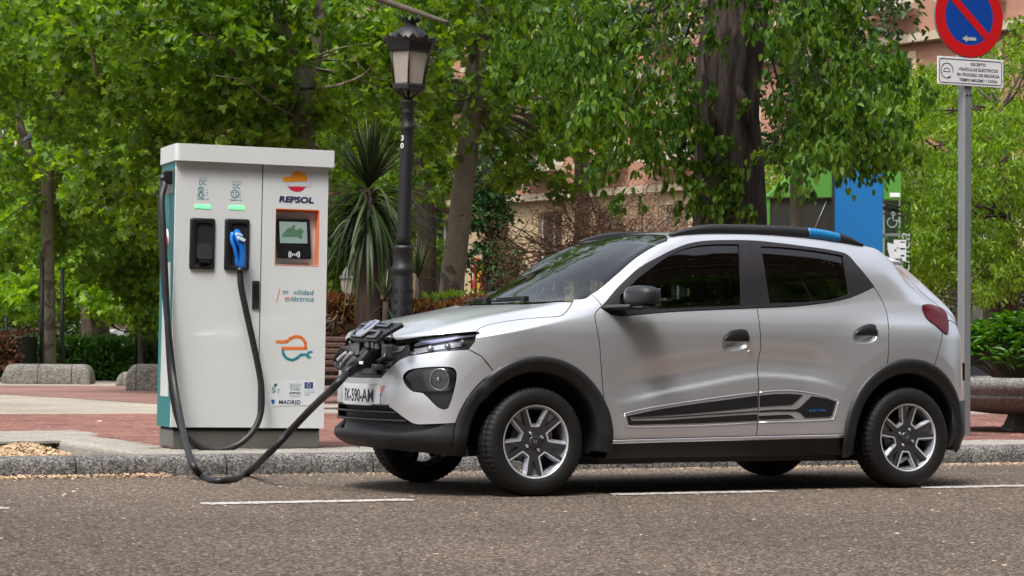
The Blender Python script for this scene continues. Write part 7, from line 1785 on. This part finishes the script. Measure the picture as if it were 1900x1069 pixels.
# --- bare shrub with dry leaves
Y = 40; rg = np.random.RandomState(31); base = Vector(gb(1105,Y)); root = empty('bare_tree', base, 0, 'twiggy brown tree with dry pinkish leaves behind the windscreen', 'tree'); mb = MB(); ends = []
for (px,dx) in ((1095,0),(1150,.3),(1190,.1),(1060,-.4)):
    p = at(px,600,Y)-base; p.z = 0; q = at(px+dx*60,470,Y+rg.uniform(-.5,.5))-base; mb.tube(catmull([p,(p+q)/2+Vector(rg.normal(0,.06,3)),q],4), list(np.linspace(.07,.035,9)), 7)
    for k in range(8): ends += rand_branch(mb, rg, q, Vector((rg.normal(0,1),rg.normal(0,.6),rg.uniform(.1,1.5))), rg.uniform(.8,1.55), .020, 2)
for k in range(14): ends += rand_branch(mb, rg, at(rg.uniform(1020,1240),rg.uniform(420,540),Y)-base, Vector((rg.normal(0,1),rg.normal(0,.5),rg.uniform(-.2,1))), rg.uniform(.6,1.0), .013, 2)
mb.build('twigs', M_twig, root); E_ = np.array([tuple(e) for e in ends]); pos = np.repeat(E_,9,0)+rg.normal(0,.13,(len(E_)*9,3)); n = len(pos); d,nr = frames(n,rg,.2,.2); o = link_mesh('dry_leaves', leaves_mesh('dry_leaves','small',pos,rg.uniform(.018,.05,n),d,nr,M_tan), root); o['kind'] = 'stuff'
tree('far_tree','green crown of a far tree above the twiggy brown tree','tree', gb(1080,60), [gb(1080,60),A3(1080,300,60),A3(1075,150,60)], [.2,.18,.12], [bl_(1010,60,58,130,2.5,110,75,28,.6), bl_(1130,-20,58,190,3,110,80,28,.6), bl_(900,-100,58,170,3,130,80,28,.6)], 'plane', .18, M_lp2, M_dbark, 33, branches=4)
# --- the elm: thick dark trunk, drooping sprays of leaves
Y = 25
def sprays(rg, specs):
    """drooping twigs: list of (start px,py,Y, end px,py,Y, leaves)"""
    pos = []; dr = []; tw = []
    for (a, b, nleaf, sag) in specs:
        a, b = Vector(a), Vector(b); mid = (a+b)/2+Vector((0,0,sag)); P = catmull([a,mid,b],6); tw.append(P)
        for k in range(nleaf):
            f_ = rg.uniform(.08,1)*(len(P)-1); i = min(int(f_),len(P)-2); p = P[i].lerp(P[i+1],f_-i); side = float(rg.choice([-1,1])); t = (P[i+1]-P[i]).normalized(); s = t.cross(Vector((0,0,1)))
            pos.append(p+Vector(rg.normal(0,.025,3))); dr.append(t*.5+s*side*rg.uniform(.2,1.0)+Vector((0,0,-rg.uniform(.4,1.5)))+Vector(rg.normal(0,.2,3)))
    return pos, dr, tw
rg = np.random.RandomState(41); base = Vector(gb(1355,Y)); elm = empty('elm_tree', base, 0, 'old elm with thick dark furrowed trunk and drooping leafy sprays behind the silver car', 'tree')
tb = MB(); trunk_mesh(tb, [Vector(p)-base for p in (gb(1352,Y),A3(1355,560,Y),A3(1352,420,Y),A3(1350,300,Y),A3(1345,200,Y),A3(1352,110,Y),A3(1366,30,Y),A3(1378,-80,Y),A3(1385,-260,Y))], [.44,.40,.37,.355,.355,.34,.30,.26,.20], rg, 110, .085, 14); tb.build('trunk', M_elmb, elm)
lb = MB(); trunk_mesh(lb, [Vector(p)-base for p in (A3(1352,150,Y-.3),A3(1372,175,Y-.36),A3(1384,205,Y-.40),A3(1392,232,Y-.38))], [.05,.055,.05,.03], rg, 10)
trunk_mesh(lb, [Vector(p)-base for p in (A3(1310,140,Y-.32),A3(1316,220,Y-.40),A3(1310,300,Y-.38))], [.05,.06,.04], rg, 10)
specs = []; hubs = []
def W3(px,py,Y): return at(px,py,Y)
def clump(px, py, y, r, nt, nl):
    """a spray: several twiglets hanging from one point, leaves overlapping"""
    h = W3(px,py,y); hubs.append(h)
    for j in range(nt):
        a = h+Vector((rg.normal(0,r*.55),rg.normal(0,r*.5),rg.uniform(-.1,.35)*r)); ang = rg.uniform(0,6.28); l = r*rg.uniform(.7,1.3)
        specs.append((a, a+Vector((math.cos(ang)*l*.55,math.sin(ang)*l*.45,-l*rg.uniform(.35,1.0))), int(nl*1.25*rg.uniform(.7,1.3)), .25*l))
def fill(n, x0, x1, y0, y1, keep, ymean, ysd, r, nt, nl):
    for k in range(n):
        px, py = rg.uniform(x0,x1), rg.uniform(y0,y1)
        if keep(px,py): clump(px, py, Y+ymean+rg.normal(0,ysd), r*rg.uniform(.75,1.3), nt, nl)
def noisy(px, py): return math.sin(px*.021+1.3)*math.sin(py*.027+.4)+.5*math.sin(px*.047+py*.031)
fill(130, 975,1275,-130,330, lambda x,y: not (x > 1225 and y > 60) and y < 205+(x-975)*.30+38*noisy(x,y) and not(y < 60 and noisy(x*1.3,y*1.5) > .2), -1.3, .9, .30, 5, 12)
fill(170, 1455,1665,-130,300, lambda x,y: not (y < 90 and x > 1575) and y < 318-abs(x-1560)*.5+30*noisy(x,y) and not(noisy(x*1.2+80,y*1.2) > .75), -1.2, .9, .30, 5, 12)
fill(20, 1300,1440,-140,-30, lambda x,y: True, -1.3, .5, .26, 5, 11)
fill(7, 1215,1262,150,260, lambda x,y: True, -1.0, .2, .2, 4, 10)
for (a,b) in ((1262,270),(1290,250),(1318,255),(1300,300),(1330,305),(1282,340),(1315,345),(1350,345),(1372,368),(1340,385),(1385,392),(1300,385),(1275,380),(1255,330),(1330,270),(1365,325)): clump(a, b, Y-.62+rg.normal(0,.08), .17, 4, 11)
for (a,b) in ((1282,130),(1296,165),(1285,200),(1300,235),(1272,225),(1290,95)): clump(a, b, Y-.75+rg.normal(0,.1), .2, 4, 11)
for (a,b) in (((1500,40),(1560,210)),((1560,-20),(1600,150)),((1450,120),(1560,250)),((1180,60),(1120,180)),((1240,40),(1180,250)),((1240,250),(1100,345)),((1210,300),(1140,395)),((1480,260),(1470,370)),((1590,190),(1630,320)),((1660,120),(1710,190)),((1080,200),(1020,300)),((1376,-20),(1395,75)),((1345,-10),(1310,90))):
    y = Y-1.4+rg.normal(0,.3); specs.append((W3(*a,y),W3(*b,y-.2),26,.12)); clump(b[0],b[1]-20,y-.2,.2,4,10)
specs = [(Vector(a)-base,Vector(b)-base,n,s) for a,b,n,s in specs]; pos, dr, tw = sprays(rg, specs)
for P in tw: lb.tube(P, list(np.linspace(.0045,.0018,len(P))), 4, caps=False)
top_ = at(1370,-200,Y)-base
for k in range(0,len(hubs),17):
    e = hubs[k]-base; s = Vector((at(1365,20,Y)-base)) if k % 2 else top_; m_ = (s+e)/2+Vector((rg.normal(0,.3),rg.normal(0,.3),.5)); lb.tube(catmull([s,m_,e],6), list(np.linspace(.028,.006,13)), 6, caps=False)
lb.build('branches', M_elmb, elm)
pos = np.array([tuple(p) for p in pos]); dr = np.array([tuple(p) for p in dr]); n = len(pos); sz = rg.uniform(.048,.104,n); nr = np.stack([rg.normal(0,.75,n),-np.abs(rg.normal(.6,.5,n)),rg.normal(.6,.6,n)],1)
wp = pos+np.array(base); order = np.argsort(wp[:,1]/sz); pick = set(order[:300].tolist()); me = leaf_object_mesh('elm', M_le); mask = np.ones(n,bool)
for i in pick:
    mask[i] = False; dv = Vector(dr[i]).normalized(); s = dv.cross(Vector(nr[i])).normalized(); w = s.cross(dv); Mx_ = Matrix((s,dv,w)).transposed().to_4x4(); Mx_.translation = Vector(pos[i]); link_mesh('leaf', me, elm, Mx_ @ Matrix.Scale(float(sz[i]),4))
o = link_mesh('crown', leaves_mesh('crown','elm',pos[mask],sz[mask],dr[mask],nr[mask],M_le), elm); o['kind'] = 'stuff'; print('elm leaves', n)
# inside of the elm crown: its shade is put into a darker leaf colour
tree('elm_tree','second elm crown, leaves coloured dark for shade, behind the big furrowed trunk','tree', gb(1480,31), [gb(1480,31),A3(1478,400,31),A3(1475,200,31),A3(1470,0,31)], [.10,.09,.08,.06], [bl_(1500,120,30,120,1.3,120,60,26,.3), bl_(1180,40,30,150,1.5,90,44,24,.3), bl_(1600,60,30,90,1.3,130,46,26,.3), bl_(1480,260,30,80,1.2,50,26,22,.28), bl_(1400,-280,28,330,3,150,80,28,.5)], 'elm', .10, M_ld, M_gbark, 42, branches=6)
# --- bright trees at the right
Y = 42
tree('locust_tree','bright green tree filling the right edge behind the sign post','tree', gb(1876,Y), [gb(1876,Y),A3(1876,600,Y),A3(1872,520,Y),A3(1868,400,Y),A3(1860,200,Y)], [.20,.18,.17,.15,.10],
     [bl_(1850,330,Y-1,110,1.8,150,210,32,.30), bl_(1700,260,Y+1,90,1.8,110,130,30,.30), bl_(1740,440,Y,75,1.4,90,110,30,.27), bl_(1900,150,Y+1,110,2,100,120,30,.32), bl_(1840,500,Y-1.5,70,1.2,70,70,28,.26), bl_(1960,400,Y,80,1.8,150,90,30,.3)], 'long', .115, M_ly, M_dbark, 51, droop=.8, branches=9)
tree('locust_tree','yellow green lower boughs hanging between kiosk glass and sign post','tree', gb(1722,45), [gb(1722,45),A3(1722,600,45),A3(1720,500,45),A3(1724,400,45)], [.14,.12,.11,.09], [bl_(1722,470,44,50,1.1,80,80,28,.26), bl_(1700,180,46,100,1.8,60,60,28,.34), bl_(1460,380,48,80,1.6,90,60,28,.34)], 'long', .11, M_ly, M_dbark, 52, droop=1.0, branches=6)
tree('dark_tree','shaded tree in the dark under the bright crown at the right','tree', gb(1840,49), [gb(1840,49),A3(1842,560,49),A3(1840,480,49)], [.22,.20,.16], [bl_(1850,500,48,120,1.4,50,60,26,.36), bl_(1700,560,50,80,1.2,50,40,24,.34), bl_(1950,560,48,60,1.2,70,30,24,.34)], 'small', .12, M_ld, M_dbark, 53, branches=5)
tree('far_tree','tall far tree behind the locust crowns at the right','tree', gb(1780,56), [gb(1780,56),A3(1780,300,56),A3(1780,150,56)], [.25,.2,.15], [bl_(1800,260,56,190,2.5,150,140,30,.55), bl_(1500,330,56,110,2.5,110,60,28,.5), bl_(1960,80,54,90,2,70,30,24,.4)], 'plane', .15, M_lp2, M_dbark, 54, branches=4)
# --- limb that reaches in over the lamp
Y = 29; b0 = at(640,-60,Y); root = empty('tree_limb', b0, 0, 'bare limb reaching in from the top over the lantern', 'branch'); mb = MB(); trunk_mesh(mb, [Vector(A3(*p,Y))-b0 for p in ((600,-90),(660,-25),(715,2),(760,18),(800,32),(832,42))], [.055,.05,.045,.038,.03,.018], np.random.RandomState(3), 10); mb.build('limb', M_gbark, root)
# --- street trees on the viewer's side of the road (mirrored in the car)
for k,(u,lab) in enumerate(((6,'street tree on the far pavement across the road, nearest the viewer'),(16,'street tree on the far pavement across the road, next along'),(27,'street tree on the far pavement across the road, last of the row'))):
    p = uv(u,-16.5,.1); bp_ = tuple(p); c1 = (p.x,p.y,9.0)
    tree('street_tree', lab, 'tree', bp_, [bp_,(p.x+.1,p.y,3),(p.x,p.y+.1,6),(p.x,p.y,9)], [.22,.19,.15,.08], [(c1,(3.4,3.4,3.0),70,26,.9)], 'plane', .30, M_lp2, M_pbark, 800+k, branches=5)
# ============================================================ LOW PLANTING
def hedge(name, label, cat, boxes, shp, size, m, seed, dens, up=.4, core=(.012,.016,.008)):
    """leaves filling rounded boxes given as (px0,px1,py_top,py_bot,Y,depth)"""
    rg = np.random.RandomState(seed); b = boxes[0]; base = Vector(gb((b[0]+b[1])/2, b[4])); root = empty(name, base, 0, label, cat); P = []; cm = MB()
    for (x0,x1,y0,y1,Y,dp) in boxes:
        a, c = at(x0,y1,Y), at(x1,y0,Y); w, h = c.x-a.x, c.z-max(a.z,-.1); zb_ = max(a.z,-.1); n = int(dens*w*h*10)
        f = rg.random(n); x = a.x+w*rg.random(n); topz = zb_+h*(.90+.10*np.sin(x*5.1+seed)*np.sin(x*2.3)); face = rg.random(n) < .72
        z = zb_+(topz-zb_)*np.where(face, rg.random(n), 1-rg.random(n)*.06); y = np.where(face, Y-rg.random(n)**2*.18, Y+rg.random(n)*dp); z = np.where(face & (z > topz-.1), z-.03*rg.random(n), z)
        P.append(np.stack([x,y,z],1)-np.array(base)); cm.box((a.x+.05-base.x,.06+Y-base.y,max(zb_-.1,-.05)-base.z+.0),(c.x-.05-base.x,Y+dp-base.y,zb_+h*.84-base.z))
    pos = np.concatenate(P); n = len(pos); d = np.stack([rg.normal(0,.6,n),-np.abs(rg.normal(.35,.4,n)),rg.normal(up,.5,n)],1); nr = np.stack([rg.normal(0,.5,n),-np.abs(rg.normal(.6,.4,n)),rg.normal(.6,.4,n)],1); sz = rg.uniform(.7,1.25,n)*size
    cm.build('branches', mat(name+'_inside', core, .95), root); o = link_mesh('foliage', leaves_mesh('foliage',shp,pos,sz,d,nr,m), root); o['kind'] = 'stuff'; N_LEAF[0] += n  # solid near-black box, standing in for the shaded inside of the hedge
    return root
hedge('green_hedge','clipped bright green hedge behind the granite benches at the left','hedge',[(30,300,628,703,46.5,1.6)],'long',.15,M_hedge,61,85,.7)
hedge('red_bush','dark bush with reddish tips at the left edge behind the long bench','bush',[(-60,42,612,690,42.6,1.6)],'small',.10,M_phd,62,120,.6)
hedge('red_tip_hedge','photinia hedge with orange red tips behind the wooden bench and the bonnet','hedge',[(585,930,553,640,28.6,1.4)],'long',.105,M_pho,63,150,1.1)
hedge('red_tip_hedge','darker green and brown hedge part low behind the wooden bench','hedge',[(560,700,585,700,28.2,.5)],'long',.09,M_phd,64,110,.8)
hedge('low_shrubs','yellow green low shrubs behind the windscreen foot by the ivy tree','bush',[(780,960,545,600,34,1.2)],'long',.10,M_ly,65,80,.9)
# shrub in the stone basin: leaf whorls on short stems
rg = np.random.RandomState(66); base = Vector((bc.x,bc.y,at(1912,702,YB).z)); root = empty('potted_shrub', base, 0, 'glossy bright green shrub growing in the stone basin at the right edge', 'shrub'); mb = MB(); pos = []; dr = []
for k in range(170):
    a = rg.uniform(0,6.28); r = .80*math.sqrt(rg.random()); tip = Vector((r*math.cos(a)*.98, r*math.sin(a)*.9, .12+(.36*(1-(r/.86)**2)+.10*rg.random()))); s = tip*.35; s.z = -.02; mb.tube([s,(s+tip)/2+Vector((0,0,.03)),tip], [.008,.006,.004], 5, caps=False)
    for j in range(14):
        q = rg.uniform(0,6.28); pos.append(tip+Vector((0,0,-.09*rg.random()))+Vector(rg.normal(0,.012,3))); dr.append(Vector((math.cos(q),math.sin(q),rg.uniform(-.1,1.0))))
mb.build('stems', M_twig, root); pos = np.array([tuple(p) for p in pos]); dr = np.array([tuple(p) for p in dr]); n = len(pos); nr = np.stack([rg.normal(0,.3,n),rg.normal(0,.3,n),np.ones(n)],1); sz = rg.uniform(.085,.135,n)
order = np.argsort(pos[:,1]-pos[:,2]*.3)[:260]; me = leaf_object_mesh('long', M_hedge); mask = np.ones(n,bool)
for i in order:
    mask[i] = False; dv = Vector(dr[i]).normalized(); s = dv.cross(Vector(nr[i])).normalized(); w = s.cross(dv); Mx_ = Matrix((s,dv,w)).transposed().to_4x4(); Mx_.translation = Vector(pos[i]); link_mesh('leaf', me, root, Mx_ @ Matrix.Scale(float(sz[i]),4))
o = link_mesh('inner_leaves', leaves_mesh('inner_leaves','long',pos[mask],sz[mask],dr[mask],nr[mask],M_hedge), root); o['kind'] = 'stuff'
# cordyline: long strap leaves from one head, each a part
def strap_plant(name, label, px, py_head, Y, n, Lr, seed, trunk_r, m, upright=.4, width=.045):
    rg = np.random.RandomState(seed); base = Vector(gb(px,Y)); head = at(px,py_head,Y)-base; root = empty(name, base, 0, label, 'palm'); mb = MB(); trunk_mesh(mb, [Vector((0,0,0)),head*.5,head], [trunk_r*1.2,trunk_r,trunk_r*.7], rg, 12); mb.build('trunk', M_dbark, root)
    for k in range(n):
        az = rg.uniform(0,6.28); f_ = k/n; L_ = Lr*rg.uniform(.78,1.08)
        if f_ < upright: L_ *= rg.uniform(.58,.85); el = rg.uniform(R(38),R(88)); bend = rg.uniform(.02,.25); h0 = head+Vector((0,0,.02+.05*rg.random()))
        else: el = rg.uniform(-R(62),R(36)); bend = rg.uniform(.35,1.5); h0 = head-Vector((0,0,.5*rg.random()**1.5))
        out = Vector((math.cos(az),math.sin(az),0)); side = Vector((-math.sin(az),math.cos(az),0)); p = h0.copy(); e = el; N = 9; rs = []
        for i in range(N+1):
            t = i/N; w = width*(.35+1.5*t if t < .3 else .8*(1-((t-.3)/.7)**1.6)+.02); dirv = out*math.cos(e)+Vector((0,0,math.sin(e))); up = side.cross(dirv)
            rs.append([tuple(p-side*w*.5+up*w*.16),tuple(p),tuple(p+side*w*.5+up*w*.16)]); p = p+dirv*L_/N; e -= bend/N*(1.5-t*.9); e = max(e, -R(84))
        lf = MB(); lf.rings(rs, False, False, True); lf.build('leaf', m, root)
    return root
M_strap = leaf_mat('strap_leaf', (.010,.021,.006), (.022,.040,.010), (.058,.082,.026), .15, .45, .3)
strap_plant('cordyline_palm','large cordyline with hanging dark strap leaves between charger and lamp post',684,352,28.3,300,1.15,71,.14,M_strap,.30,.055)
strap_plant('small_yucca','small yucca peeking out right of the lamp post foot',776,520,30,60,.62,72,.05,M_strap,.6,.03)
strap_plant('small_yucca','lower yucca half hidden by the cordyline and the hedge',716,560,27,44,.55,73,.05,M_strap,.6,.03)
# pigeons in the plane tree
def pigeon(px, py, Y, ang, label, s=1.0):
    p = at(px,py,Y); root = empty('pigeon', p, ang, label, 'bird'); M1 = mat('pigeon_grey',(.22,.23,.26),.7); M2 = mat('pigeon_dark',(.05,.055,.065),.6)
    mb = MB(); rs = []
    for (x,z,a,b) in ((-.15,-.055,.012,.010),(-.10,-.03,.040,.035),(-.04,0,.062,.055),(.02,.02,.066,.062),(.07,.055,.05,.048),(.10,.10,.032,.032),(.115,.135,.030,.030),(.13,.155,.022,.022),(.14,.16,.008,.008)): rs.append([(x*s,a*s*math.cos(2*math.pi*k/14),(z+b*math.sin(2*math.pi*k/14))*s) for k in range(14)])
    mb.rings(rs); mb.build('body', M1, root)
    for sg in (1,-1):
        mb = MB(); mb.rings([[(x*s,(y*sg)*s,z*s) for x,y,z in r] for r in ([(.06,.060,.05),(.06,.068,.03),(.05,.060,.0)],[(-.02,.066,.035),(-.02,.076,.012),(-.02,.062,-.02)],[(-.12,.035,-.02),(-.12,.042,-.03),(-.12,.034,-.042)],[(-.19,.012,-.06),(-.19,.015,-.064),(-.19,.012,-.068)])], True, True, True); mb.build('wing', M2, root)
        mb = MB(); mb.tube([(0,.022*sg,-.05),(0,.022*sg,-.095)],.005,6); mb.build('leg', mat('pigeon_foot',(.4,.1,.08),.6), root)
    mb = MB(); mb.rings([[(-.12,-.03,-.045),(-.12,.03,-.045),(-.12,.03,-.055),(-.12,-.03,-.055)],[(-.25,-.035,-.10),(-.25,.035,-.10),(-.25,.035,-.106),(-.25,-.035,-.106)]],True,True,False); mb.build('tail', M2, root)
    mb = MB(); mb.tube([(.138,0,.157),(.165,0,.150)],[.007,.002],6); mb.build('beak', M2, root)
pigeon(97,138,41.5,R(140),'grey pigeon perched beside the pale trunk near the top left'); pigeon(51,259,41.5,R(70),'pigeon seen from behind on the curved bough at the far left',.9)
print('leaves', N_LEAF[0])

# repeats share a group
GROUPS = {'plane_tree':'plane trees in the park','far_tree':'far trees closing the view','street_tree':'street trees across the road','dark_tree':'shaded trees with dark trunks','locust_tree':'bright green trees at the right',
 'stone_bench':'granite block benches','pigeon':'pigeons in the trees','guy_wire':'guy wires','metal_post':'metal posts in the park','flag':'flags at the foot of the building','small_yucca':'small yuccas','red_tip_hedge':'red tipped hedges',
 'elm_tree':'elm trees','parked_car':'far parked vehicles','street_lamp':'street lamp posts'}
for o in list(S.objects):
    if o.parent is None:
        b = re.sub(r'\.\d+$','',o.name)
        if b in GROUPS and 'group' not in o: o['group'] = GROUPS[b]
